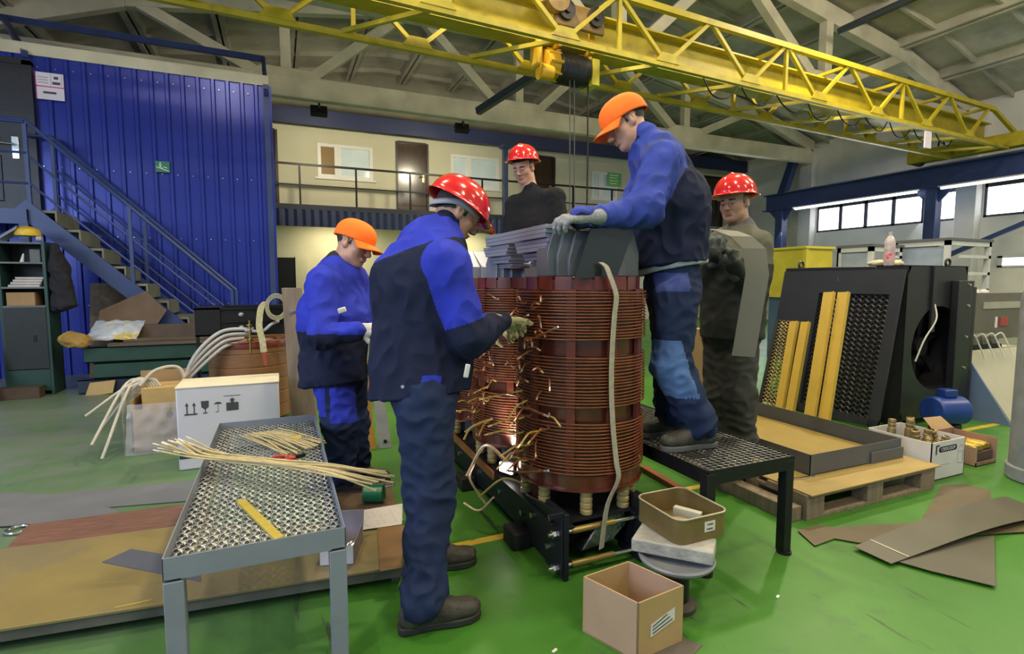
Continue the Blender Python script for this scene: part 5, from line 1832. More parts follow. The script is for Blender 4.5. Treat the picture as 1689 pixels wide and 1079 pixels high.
# ---------------------------------------------------------------- step platforms: grey table and black bench
GREYP = M('grey_blue_paint', (0.19, 0.215, 0.26), 0.42, var=.08, scale=6, col2=(.13, .14, .14), mix2=.6, s2=4)
GALV = M('galvanised_mesh', (0.40, 0.41, 0.43), 0.4, metal=.7, var=.25, scale=25)
def louvre_plate(x0, x1, y0, y1, z, px, py):
    """pressed walkway plate: staggered oval holes, each with a raised lip"""
    mb = MB()
    nx, ny = int((x1 - x0) / px), int((y1 - y0) / py)
    sx, sy = (x1 - x0) / nx, (y1 - y0) / ny
    K = 12
    for j in range(ny):
        for i in range(nx):
            cx = x0 + (i + .5) * sx + (sx * .25 if j % 2 else -sx * .25) * .0
            cy = y0 + (j + .5) * sy
            off = .25 * sx if j % 2 else -.25 * sx
            vs = []
            for q in range(K):           # outer cell border, inner hole, raised lip
                a = 2 * math.pi * q / K
                c, s = math.cos(a), math.sin(a)
                m = max(abs(c), abs(s))
                vs.append((cx + c / m * sx / 2, cy + s / m * sy / 2, z))
            for q in range(K):
                a = 2 * math.pi * q / K
                vs.append((cx + off + math.cos(a) * sx * .27, cy + math.sin(a) * sy * .24, z + .0075 * max(0, math.sin(a)) + .001))
            fs = [(q, (q + 1) % K, K + (q + 1) % K, K + q) for q in range(K)]
            mb.add(vs, fs)
    return mb
def table():
    x0, x1, y0, y1, z = -.361, .183, 1.872, 3.60, .5
    t = thing('perforated_table', 'long low grey steel table with perforated top in front', 'table', ((x0 + x1) / 2, (y0 + y1) / 2, 0))
    MB().bx((x0, y0, z - .075), (x0 + .004, y1, z)).bx((x0 + .004, y0, z - .075), (x0 + .05, y1, z - .070)).build('side_rail', GREYP, t, bevel=.001)
    MB().bx((x1 - .004, y0, z - .075), (x1, y1, z)).bx((x1 - .05, y0, z - .075), (x1 - .004, y1, z - .070)).build('side_rail', GREYP, t, bevel=.001)
    MB().bx((x0, y0, z - .075), (x1, y0 + .004, z)).build('end_rail', GREYP, t, bevel=.001)
    MB().bx((x0, y1 - .004, z - .075), (x1, y1, z)).build('end_rail', GREYP, t, bevel=.001)
    for x, sx in ((x0, 1), (x1, -1)):
        for y, sy in ((y0, 1), (y1, -1)):
            MB().bx((x - sx * .001, y - sy * .001, 0), (x + sx * .055, y + sy * .055, z - .08)).build('leg', GREYP, t, bevel=.003)
    p = louvre_plate(x0 + .006, x1 - .006, y0 + .006, y1 - .006, z - .045, .0315, .029).build('perforated_top', GALV, t, smooth=.5)
    so = p.modifiers.new('sheet', 'SOLIDIFY')
    so.thickness = .002
table()
def diamond_mesh(o, u, v, nu, nv, w, t):
    """expanded metal: zigzag strands over the parallelogram o, u, v"""
    o, u, v = V(o), V(u), V(v)
    n = u.cross(v).normalized()
    mb = MB()
    for j in range(nv + 1):
        P = []
        for i in range(nu * 2 + 1):
            a = i / (nu * 2)
            b = (j + (.5 if i % 2 else 0)) / (nv + .5)
            P.append(o + u * a + v * min(b, 1))
        mb.strap(P, w, t, v.normalized() + n * .35)
        P = []
        for i in range(nu * 2 + 1):
            a = i / (nu * 2)
            b = (j + (-.5 if i % 2 else 0) + .0) / (nv + .5)
            P.append(o + u * a + v * max(min(b, 1), 0))
        mb.strap(P, w, t, v.normalized() - n * .35)
    return mb
def bench():
    x0, x1, y0, y1, z = 1.74, 2.29, 1.79, 3.50, .5
    t = thing('step_platform', 'low black steel step platform with mesh top under the worker in the orange cap', 'platform', ((x0 + x1) / 2, (y0 + y1) / 2, 0))
    MB().bx((x0, y0, z - .07), (x1, y0 + .005, z)).build('end_rail', BLACK_STEEL, t, bevel=.001)
    MB().bx((x0, y1 - .005, z - .07), (x1, y1, z)).build('end_rail', BLACK_STEEL, t, bevel=.001)
    for x in (x0, x1 - .005):
        MB().bx((x, y0, z - .07), (x + .005, y1, z)).build('side_rail', BLACK_STEEL, t, bevel=.001)
    for x, sx in ((x0, 1), (x1, -1)):
        for y, sy in ((y0, 1), (y1, -1)):
            l = MB().bx((x - sx * .001, y - sy * .001, .012), (x + sx * .048, y + sy * .048, z - .02)).build('leg', BLACK_STEEL, t, bevel=.002)
            MB().cyl((x + sx * .02, y + sy * .02, 0), (x + sx * .02, y + sy * .02, .013), .035, n=20).build('foot', BLACK_STEEL, l)
    m = diamond_mesh((x0 + .01, y0 + .01, z - .005), (x1 - x0 - .02, 0, 0), (0, y1 - y0 - .02, 0), 14, 62, .007, .003)
    m.build('mesh_top', M('dark_mesh_steel', (.05, .05, .05), .35, metal=.6, var=.3, scale=20), t, smooth=0)
    for k in range(1, 4):
        y = y0 + (y1 - y0) * k / 4
        MB().bx((x0, y - .015, z - .035), (x1, y + .015, z - .012)).build('cross_bar', BLACK_STEEL, t)
bench()

# ---------------------------------------------------------------- wires and tools on the grey table
WIRE = M('cream_insulated_wire', (0.50, 0.40, 0.20), .5, var=.2, scale=20)
WIRE2 = M('pale_wire_tip', (0.66, 0.58, 0.45), .5, var=.1)
def wires():
    rnd = random.Random(3)
    a0, a1, a2, a3, a4 = [V(p) for p in ((-0.484, 2.881, 0.575), (-0.328, 2.795, 0.525), (-0.054, 2.546, 0.535), (0.176, 2.385, 0.525), (0.383, 2.305, 0.500))]
    d = (a4 - a0).normalized()
    s = V(0, 0, 1).cross(d)
    for k in range(19):
        o1, o2 = rnd.uniform(-.06, .055), rnd.uniform(-.065, .055)
        h = rnd.uniform(0, .022)
        r = .0042
        if k == 0: o1, o2 = .075, .03
        P = [a0 + s * o1 * 1.2 + d * rnd.uniform(-.05, .07) + V(0, 0, rnd.uniform(-.01, .03)), a1 + s * o1 + V(0, 0, h), a2 + s * (o1 * .45 + o2 * .35 + rnd.uniform(-.018, .018)) + V(0, 0, h), a3 + s * o2 * .8 + V(0, 0, h), a4 + s * o2 * 1.3 + d * rnd.uniform(-.12, .06) + V(0, 0, -rnd.uniform(0, .03))]
        C = crom(P, 6)
        m = MB().tube(C, r, 6)
        q = (C[0] - C[1]).normalized()
        m.tube([C[0] - q * .001, C[0] + q * .03], r * .8, 6, mi=1)
        m.build('wire', [WIRE, WIRE2], label='straight cream wire of the long bundle lying across the table', cat='wire', group='long wire bundle on the table')
    for k in range(20):
        f = k / 19
        p0 = V((-0.229, 3.362, 0.460)).lerp(V((-0.048, 3.405, 0.460)), f) + V(rnd.uniform(-.02, .02), rnd.uniform(-.02, .02), .008)
        p1 = V((-0.003, 2.863, 0.460)).lerp(V((0.205, 3.012, 0.460)), min(1, f * 1.05)) + V(rnd.uniform(-.02, .02), rnd.uniform(-.02, .02), .010)
        z = rnd.uniform(.002, .022)
        m = p0.lerp(p1, .45) + V(rnd.uniform(-.02, .02), rnd.uniform(-.01, .02), z)
        C = crom([p0 + V(0, 0, z * .5), m, p1 + V(0, 0, z * .6)], 6)
        MB().tube(C, .0042, 6).build('wire', WIRE, label='short cream wire of the loose pile at the far end of the table', cat='wire', group='short wires on the table')
wires()
pl = thing('pliers', 'pliers with red handles among the short wires on the table', 'pliers', (-0.003, 2.863, 0.460))
RH = M('red_handle', (.55, .03, .02), .4)
MB().tube(crom([(-0.059, 2.882, 0.468), (-0.014, 2.880, 0.472), (0.045, 2.847, 0.468)], 5), .007, 8).build('handle', RH, pl)
MB().tube(crom([(-0.059, 2.822, 0.468), (-0.015, 2.810, 0.472), (0.044, 2.837, 0.468)], 5), .007, 8).build('handle', RH, pl)
MB().beam((0.045, 2.847, 0.468), (0.091, 2.868, 0.468), .018, .012).build('jaws', BLACK_STEEL, pl)
tp = thing('side_cutter', 'yellow and black hand tool on the wires at the table end', 'hand tool', (0.069, 3.170, 0.470))
MB().beam((0.037, 3.160, 0.480), (0.084, 3.153, 0.480), .025, .018).build('grip', M('tool_yellow', (.6, .42, .02), .4), tp, bevel=.004)
MB().beam((0.084, 3.153, 0.480), (0.129, 3.089, 0.475), .02, .016).build('head', BLACK_STEEL, tp, bevel=.004)
MB().beam((-0.174, 2.367, 0.463), (-0.029, 1.952, 0.463), .032, .010).build('wooden_batten', M('yellow_batten', (.42, .32, .05), .5, var=.1, scale=10, stretch=(1, 10, 10)), label='short yellow batten lying on the perforated table top', cat='batten', bevel=.001)

# ---------------------------------------------------------------- the big yellow board and the papers on the floor
YBOARD = M('yellow_brown_board', (0.235, 0.180, 0.066), 0.42, var=.15, scale=2.5, col2=(.175, .14, .075), mix2=.5, s2=1.3)
def floor_board():
    t = thing('board_platform', 'large yellow brown board on a low dark frame, bottom of the picture', 'board', (-.4, 2.7, 0))
    poly = [(-1.9, 2.515, .085), (.461, 2.27, .085), (.50, 2.66, .085), (.47, 2.72, .085), (-.50, 3.12, .085), (-1.9, 3.22, .085)]
    MB().prism(poly, (0, 0, .012)).build('board', YBOARD, t, bevel=.002)
    ED = M('dull_frame_steel', (.10, .10, .085), .55, var=.3)
    MB().beam((-1.9, 2.53, .0635), (.46, 2.285, .0635), .012, .042).build('front_edge', ED, t)
    MB().beam((-1.9, 3.19, .042), (-.45, 3.10, .042), .04, .084).build('rear_bearer', ED, t)
    MB().beam((.44, 2.33, .042), (.47, 2.66, .042), .04, .084).build('end_bearer', ED, t)
    MB().beam((-.9, 2.5, .042), (-.88, 3.05, .042), .05, .084).build('middle_bearer', ED, t)
floor_board()
def slab_poly(name, pts, t, mat, lab, cat, group=None, bevel=0.0):
    return MB().prism(pts, (0, 0, t)).build(name, mat, label=lab, cat=cat, group=group, bevel=bevel, smooth=0)
GP = M('grey_sheet_paper', (.13, .135, .15), .6, var=.1, scale=4)
slab_poly('grey_sheet', [(-1.914, 4.476, 0.004), (-1.384, 4.171, 0.004), (-0.486, 4.087, 0.004), (-0.444, 3.690, 0.004), (-1.164, 3.831, 0.004), (-1.720, 4.001, 0.004)], .004, GP, 'long grey sheet on the floor behind the red brown sheet', 'sheet')
slab_poly('grey_sheet', [(-1.767, 4.117, 0.009), (-0.973, 3.772, 0.009), (-0.889, 3.663, 0.009), (-1.277, 3.662, 0.009), (-1.623, 3.765, 0.009)], .004, GP, 'grey sheet overlapping the longer one at the left picture edge', 'sheet')
slab_poly('red_brown_sheet', [(-1.295, 3.353, 0.014), (-1.309, 3.648, 0.014), (-0.436, 3.622, 0.014), (-0.403, 3.303, 0.014)], .008, M('red_brown_board', (.17, .085, .06), .5, var=.3, scale=8, stretch=(1, 6, 1)), 'red brown sheet with worn surface behind the yellow board', 'sheet')
slab_poly('grey_cutoff', [(-0.770, 2.832, 0.098), (-0.681, 2.923, 0.098), (-0.369, 2.674, 0.098), (-0.346, 2.478, 0.098)], .002, M('grey_blue_cutoff', (.085, .09, .12), .5, var=.05), 'small dark grey offcut lying on the yellow board left of the table', 'sheet')
MB().beam((-0.621, 2.402, 0.099), (-0.504, 2.407, 0.099), .006, .003).build('chip', M('wood_chip', (.45, .32, .08), .6), label='small yellow splinter lying on the yellow board', cat='splinter')
rg = [V((-1.342, 3.621, 0.008)) + V(.05 * math.cos(a), .05 * math.sin(a), .006) for a in [2 * math.pi * k / 24 for k in range(24)]]
MB().tube(rg, .008, 8, close=True).build('steel_ring', M('chrome', (.75, .75, .76), .18), label='bright steel ring on the floor beside the red brown sheet', cat='ring')
slab_poly('brown_board', [(0.267, 3.054, 0.010), (0.270, 3.681, 0.010), (0.640, 3.605, 0.010), (0.591, 3.053, 0.010)], .012, M('dark_brown_board', (.12, .07, .035), .6, var=.2), 'dark brown board on the floor under the green spool', 'board')
slab_poly('cardboard_sheet', [(0.415, 2.675, 0.099), (0.550, 2.645, 0.099), (0.448, 2.246, 0.099), (0.358, 2.253, 0.099)], .004, M('brown_cardboard', (.21, .115, .045), .75, var=.1), 'brown cardboard sheet at the right end of the yellow board', 'sheet')
doc = slab_poly('paper_sheet', [(0.256, 2.916, 0.104), (0.595, 2.915, 0.104), (0.538, 2.660, 0.104), (0.276, 2.680, 0.104)], .001, M('white_paper', (.60, .56, .54), .7, var=.03), 'large white printed drawing spread out beside the table leg', 'paper')
a_, b_, c_ = V((0.283, 2.877, 0.105)), V((0.560, 2.873, 0.105)), V((0.292, 2.697, 0.105))
for r_ in range(6):
    q = MB()
    rr_ = random.Random(r_)
    for k in range(9):
        if rr_.random() < .3: continue
        p = a_ + (b_ - a_) * (k / 9 + .02) + (c_ - a_) * (r_ / 6 + .06)
        q.beam(p, p + (b_ - a_) * rr_.uniform(.03, .08), .006, .0004)
    q.build('printed_line', M('grey_ink', (.4, .38, .42), .5), doc, smooth=0)
def open_carton():
    t = thing('open_carton', 'small white carton with its lavender lid up beside the table leg', 'carton', (0.209, 2.448, 0.100))
    A, Bp = V((0.121, 2.411, 0.098)), V((0.263, 2.366, 0.098))
    d = (Bp - A)
    e = V(-d.y, d.x, 0).normalized() * .22
    WC = M('white_carton', (.60, .60, .68), .6, var=.05)
    BR = M('carton_brown_inside', (.24, .20, .18), .7)
    h = V(0, 0, .085)
    MB().prism([A, Bp, Bp + h, A + h], e.normalized() * .003).build('front_panel', WC, t)
    MB().prism([Bp, Bp + e, Bp + e + h, Bp + h], -d.normalized() * .003).build('side_panel', BR, t)
    MB().prism([A, A + e, A + e + h, A + h], d.normalized() * .003).build('side_panel', BR, t)
    MB().prism([A, Bp, Bp + e, A + e], (0, 0, .003)).build('bottom_panel', BR, t)
    MB().prism([A + e, Bp + e, Bp + e * 1.25 + V(0, 0, .13), A + e * 1.25 + V(0, 0, .13)], e.normalized() * .003).build('lid', M('lavender_lid', (.36, .33, .45), .5, var=.05), t)
    m = MB()
    for k in range(5):
        p = A + d * (.35 + .13 * k) + e * .3 + V(0, 0, .05)
        m.cyl(p, p + V(.02, .01, .012), .009, n=8)
    m.build('bolts', M('chrome', (.75, .75, .76), .18), t, kind='stuff')
open_carton()
def green_spool():
    c = V((0.482, 3.202, 0.022))
    t = thing('green_spool', 'small green cylinder with a wire handle on the brown board', 'spool', tuple(c))
    MB().cyl(c + V(-.055, .02, .055), c + V(.055, -.025, .055), .055, n=32).build('drum', M('bright_green_paint', (.015, .16, .075), .35, var=.1), t, bevel=.004)
    MB().tube([c + V(-.06, .02, .06), c + V(-.06, .02, .14), c + V(.06, -.025, .14), c + V(.065, -.025, .02)], .006, 8).build('wire_handle', M('zinc_plated', (.62, .62, .63), .28), t)
    MB().tube([c + V(.06, -.02, .09), c + V(.12, -.04, .105)], .01, 8).build('crank', M('zinc_plated', (.62, .62, .63), .28), t)
green_spool()

# ---------------------------------------------------------------- left background
CARD = M('tan_cardboard', (.30, .19, .09), .8, var=.1, scale=5)
def white_crate():
    x0, x1, y0, y1, h = -.70, -.03, 4.35, 4.72, .60
    t = thing('white_crate', 'white cardboard crate with shipping symbols behind the table', 'crate', ((x0 + x1) / 2, (y0 + y1) / 2, 0))
    W = M('white_crate_board', (.52, .52, .58), .65, var=.05, scale=3)
    MB().bx((x0, y0, 0), (x1, y1, h)).build('box', W, t, bevel=.012)
    MB().bx((x0 - .004, y0 - .004, h - .01), (x1 + .004, y1 + .004, h + .006)).build('lid', M('cream_lid', (.62, .56, .42), .7, var=.08), t, bevel=.006)
    K = M('dark_ink', (.05, .05, .06), .5)
    y = y0 - .0015
    def sh(name, *boxes):
        m = MB()
        for a, b, c, d in boxes:
            m.bx((x0 + a, y - .0008, h - b), (x0 + c, y + .001, h - d))
        return m.build(name, K, t, smooth=0)
    s = sh('this_way_up_symbol', (.05, .20, .13, .19), (.063, .19, .070, .13), (.108, .19, .115, .13))
    for x in (.0665, .1115):
        MB().prism([(x0 + x - .012, y, h - .135), (x0 + x + .012, y, h - .135), (x0 + x, y, h - .11)], (0, .001, 0)).build('arrow_head', K, s, smooth=0)
    g = MB().prism([(x0 + .155, y, h - .105), (x0 + .205, y, h - .105), (x0 + .203, y, h - .15), (x0 + .185, y, h - .165), (x0 + .175, y, h - .165), (x0 + .157, y, h - .15)], (0, .001, 0))
    g.bx((x0 + .177, y, h - .19), (x0 + .183, y + .001, h - .16)).bx((x0 + .165, y, h - .197), (x0 + .195, y + .001, h - .19))
    g.build('fragile_glass_symbol', K, t, smooth=0)
    g = MB().prism([(x0 + .235, y, h - .135), (x0 + .29, y, h - .135), (x0 + .275, y, h - .12), (x0 + .25, y, h - .12)], (0, .001, 0))
    g.bx((x0 + .261, y, h - .19), (x0 + .264, y + .001, h - .13)).bx((x0 + .245, y, h - .193), (x0 + .264, y + .001, h - .189))
    g.build('keep_dry_symbol', K, t, smooth=0)
    g = MB().bx((x0 + .315, y, h - .19), (x0 + .395, y + .001, h - .13)).prism([(x0 + .335, y, h - .115), (x0 + .375, y, h - .115), (x0 + .355, y, h - .095)], (0, .001, 0)).bx((x0 + .345, y, h - .13), (x0 + .365, y + .001, h - .115))
    g.bx((x0 + .30, y, h - .082), (x0 + .41, y + .001, h - .078))
    g.build('stacking_symbol', K, t, smooth=0)
    b = MB().bx((x0 + .005, y, .085), (x1 - .005, y + .001, .13)).build('dark_band', M('dark_green_band', (.02, .045, .04), .5), t, smooth=0)
    text_obj('TAUR', .035, M('band_white', (.6, .6, .6), .5), b, (x0 + .2 - (x0 + x1) / 2, y - .001 - (y0 + y1) / 2, .1075), axes((1, 0, 0), (0, 0, 1)))
white_crate()
def cable_carton():
    x0, x1, y0, y1 = -1.10, -.74, 4.95, 5.35
    t = thing('cable_carton', 'torn cardboard box in shiny plastic film spilling pale cables', 'carton', ((x0 + x1) / 2, (y0 + y1) / 2, 0))
    h = .56
    MB().bx((x0, y0, 0), (x1, y0 + .01, h * .62)).bx((x0, y1 - .01, 0), (x1, y1, h + .04)).bx((x0, y0, 0), (x0 + .01, y1, h * .75)).bx((x1 - .01, y0, 0), (x1, y1, h)).bx((x0, y0, 0), (x1, y1, .01)).build('box', CARD, t)
    MB().bx((x0 + .06, y0 + .08, .30), (x1 - .02, y1 - .03, .50)).build('inner_box', M('yellow_cardboard', (.42, .29, .11), .75), t, bevel=.004)
    film = M('plastic_film', (.75, .75, .8), .08, var=0, alpha=.22, spec=1.0)
    b = Blob()
    f = MB()
    f.sheet((x0 - .04, y0 - .02, 0), (x1 - x0 + .05, 0, 0), (.03, 0, .40), 14, 12, .002, lambda a, c: .035 * noise.noise(Vector((a * 9, c * 9, 1))) + .03)
    f.sheet((x0 - .03, y1, 0), (0, y0 - y1 - .02, 0), (0, 0, .52), 12, 14, .002, lambda a, c: .022 * noise.noise(Vector((a * 7, c * 7, 4))) + .02)
    f.build('plastic_wrap', film, t, smooth=1.2)
    CAB = M('pale_grey_cable', (.42, .39, .33), .55, var=.15)
    rnd = random.Random(9)
    ends = [(-.42, -.25, .12), (-.50, -.05, .30), (-.35, -.30, .02), (-.30, .05, .42), (-.45, .1, .15)]
    for k, (ex, ey, ez) in enumerate(ends):
        p = V(x0 + .1 + .02 * k, y0 + .15, .5)
        MB().tube(crom([p, p + V(-.05, 0, .06), p + V(-.16, -.03, .02), V(x0 + ex + .2, y0 + ey + .1, ez + .02)], 6), .011, 8).build('cable', CAB, t)
    MB().tube(crom([(x0 + .05, y0 + .1, .52), (x0 + .15, y0 + .15, .63), (x0 + .30, y0 + .2, .64), (x1, y0 + .2, .5)], 6), .014, 8).build('cable', CAB, t)
    MB().cyl((x0 + .26, y0 - .002, .29), (x0 + .26, y0 + .004, .29), .025, n=16).build('hand_hole', BLACK_STEEL, t)
cable_carton()
def old_coil():
    c = (-.28, 5.75)
    t = thing('wound_coil', 'tan wound transformer coil with clamped black beams behind the white crate', 'coil', (c[0], c[1], 0))
    TW = M('tan_coil_wrap', (.20, .095, .04), .45, var=.15, scale=5, stretch=(1, 1, 14))
    prof = [(.30, .05)]
    for k in range(6):
        z = .06 + k * .125
        prof += [(.354, z), (.36, z + .006), (.36, z + .118), (.354, z + .124)]
    prof += [(.34, .83), (.2, .835)]
    MB().lathe(prof, (c[0], c[1], 0), 56).build('winding', TW, t)
    MB().lathe([(.363, .735), (.366, .755), (.362, .80), (.35, .82)], (c[0], c[1], 0), 56, cap=False).build('red_top_band', M('red_varnish', (.17, .035, .02), .35, var=.4, scale=7), t)
    for k in range(8):
        a = math.pi / 4 * k + .3
        MB().bx((c[0] + .25 * math.cos(a) - .03, c[1] + .25 * math.sin(a) - .03, 0), (c[0] + .25 * math.cos(a) + .03, c[1] + .25 * math.sin(a) + .03, .06)).build('support_block', M('raw_timber', (.2, .15, .09), .8), t)
    for y in (c[1] - .30, c[1] + .26):
        b = MB().bx((c[0] - .42, y, .86), (c[0] + .8, y + .05, .875)).bx((c[0] - .42, y, 1.10), (c[0] + .8, y + .05, 1.115)).bx((c[0] - .42, y + .02, .86), (c[0] + .8, y + .03, 1.11)).bx((c[0] - .2, y, .98), (c[0] + .8, y + .02, .99)).build('clamp_beam', BLACK_STEEL, t)
        for x, z in ((-.05, .93), (-.05, 1.05)):
            MB().lathe([(0, .022), (.018, .016), (.025, 0)], (c[0] + x, y + .02, z), 16, axis=(0, -1, 0), cap=False).build('bolt_head', M('dull_bolt', (.3, .3, .3), .4, metal=.7), b)
    MB().bx((c[0] - .42, c[1] - .3, .86), (c[0] - .22, c[1] + .3, 1.115)).build('clamp_end', BLACK_STEEL, t)
    for x in (-.40, .41):
        MB().beam((c[0] + x, c[1] - .31, 0), (c[0] + x, c[1] - .31, .86), .07, .02).build('tie_bar', BLACK_STEEL, t)
    BRS = M('brass', (.7, .5, .2), .25, metal=1)
    MB().cyl((c[0] + .02, c[1] - .36, .70), (c[0] + .02, c[1] - .36, 1.0), .010, n=10).cyl((c[0] + .02, c[1] - .36, .95), (c[0] + .02, c[1] - .36, .965), .03, n=10).cyl((c[0] + .02, c[1] - .36, .90), (c[0] + .02, c[1] - .36, .915), .03, n=10).cyl((c[0] + .02, c[1] - .36, .82), (c[0] + .02, c[1] - .36, .835), .028, n=10).build('terminal_stud', BRS, t)
    MB().tube([(c[0] - .34, c[1] - .37, .79), (c[0], c[1] - .37, .80), (c[0] + .4, c[1] - .34, .815)], .006, 8).build('copper_lead', COPPER, t)
    CAB = M('grey_cable', (.36, .36, .38), .5, var=.1)
    for k in range(4):
        MB().tube(crom([(c[0] + .05 - .04 * k, c[1] - .33, .92 - .04 * k), (c[0] - .22, c[1] - .38, .90 - .05 * k), (c[0] - .44 - .02 * k, c[1] - .45, .66 - .06 * k), (c[0] - .52 - .04 * k, c[1] - .48, .30), (c[0] - .56 - .05 * k, c[1] - .45, .012)], 7), .016, 8).build('cable', CAB, t)
    MB().tube(crom([(c[0] - .02, c[1] - .36, .91), (c[0] + .12, c[1] - .38, .90), (c[0] + .2, c[1] - .38, .96), (c[0] + .26, c[1] - .3, .98)], 6), .014, 8).build('cable', CAB, t)
old_coil()
def strap_roll():
    c = V(-.03, 5.40, 1.05)
    t = thing('strap_roll', 'roll of pale webbing strap hanging on the black clamp beam', 'strap roll', tuple(c))
    m = MB()
    for r in (.075, .085, .095, .105):
        m.strap([c + V(r * math.cos(a) * .9, -.03, r * math.sin(a) * 1.15 + .07) for a in [2 * math.pi * k / 28 for k in range(29)]], .06, .005, (0, 1, 0))
    ST = M('cream_web_strap', (.44, .42, .28), .85, var=.2, scale=40)
    m.build('roll', ST, t)
    MB().strap(crom([c + V(-.09, -.05, .12), c + V(-.13, -.06, .06), c + V(-.15, -.07, -.1), c + V(-.13, -.07, -.22), c + V(-.12, -.07, -.34)], 6), .055, .004, (1, .3, 0)).build('tail', ST, t)
    MB().strap([c + V(-.12, -.07, -.34), c + V(-.11, -.07, -.46)], .03, .004, (1, .3, 0)).build('red_end', M('red_strap_end', (.35, .06, .04), .7), t)
strap_roll()
TIM = M('grey_brown_timber', (.17, .135, .105), .8, var=.25, scale=3, stretch=(6, 6, .6), bump=.2)
pk = thing('upright_plank', 'upright grey brown plank with bolts behind the left worker', 'plank', (.13, 4.62, 0))
MB().prism([(.06, 4.60, 0), (.26, 4.57, 0), (.16, 4.70, 1.30), (.015, 4.72, 1.30)], (.01, .05, 0)).build('board', TIM, pk, bevel=.004)
for x, z in ((.14, .12), (.20, .13), (.075, 1.10), (.105, 1.105)):
    MB().cyl((x, 4.57 + .1 * z, z), (x, 4.61 + .1 * z, z), .011, n=10).build('bolt_head', M('chrome', (.75, .75, .76), .18), pk)
ob = thing('orange_bar', 'orange insulation bar standing between the two left workers', 'bar', (.60, 4.32, 0))
MB().prism([(.57, 4.32, 0), (.68, 4.31, 0), (.66, 4.34, .2), (.63, 4.36, .74), (.57, 4.36, .74), (.575, 4.34, .2)], (.0, .03, 0)).build('bar', M('orange_laminate', (.40, .19, .04), .5, var=.15), ob, bevel=.003)
for z in (.42, .52, .62):
    MB().cyl((.605, 4.325, z), (.605, 4.345, z), .012, n=10).build('bolt_head', M('chrome', (.75, .75, .76), .18), ob)
gb = thing('grey_bar', 'pale grey bar standing beside the orange bar', 'bar', (.73, 4.30, 0))
MB().prism([(.70, 4.30, 0), (.80, 4.29, 0), (.71, 4.36, .76), (.645, 4.36, .76)], (0, .03, 0)).build('bar', M('pale_grey_bar', (.30, .29, .28), .6, var=.2), gb, bevel=.003)
MB().cyl((.745, 4.285, .06), (.745, 4.30, .06), .014, n=12).build('bolt_head', BLACK_STEEL, gb)

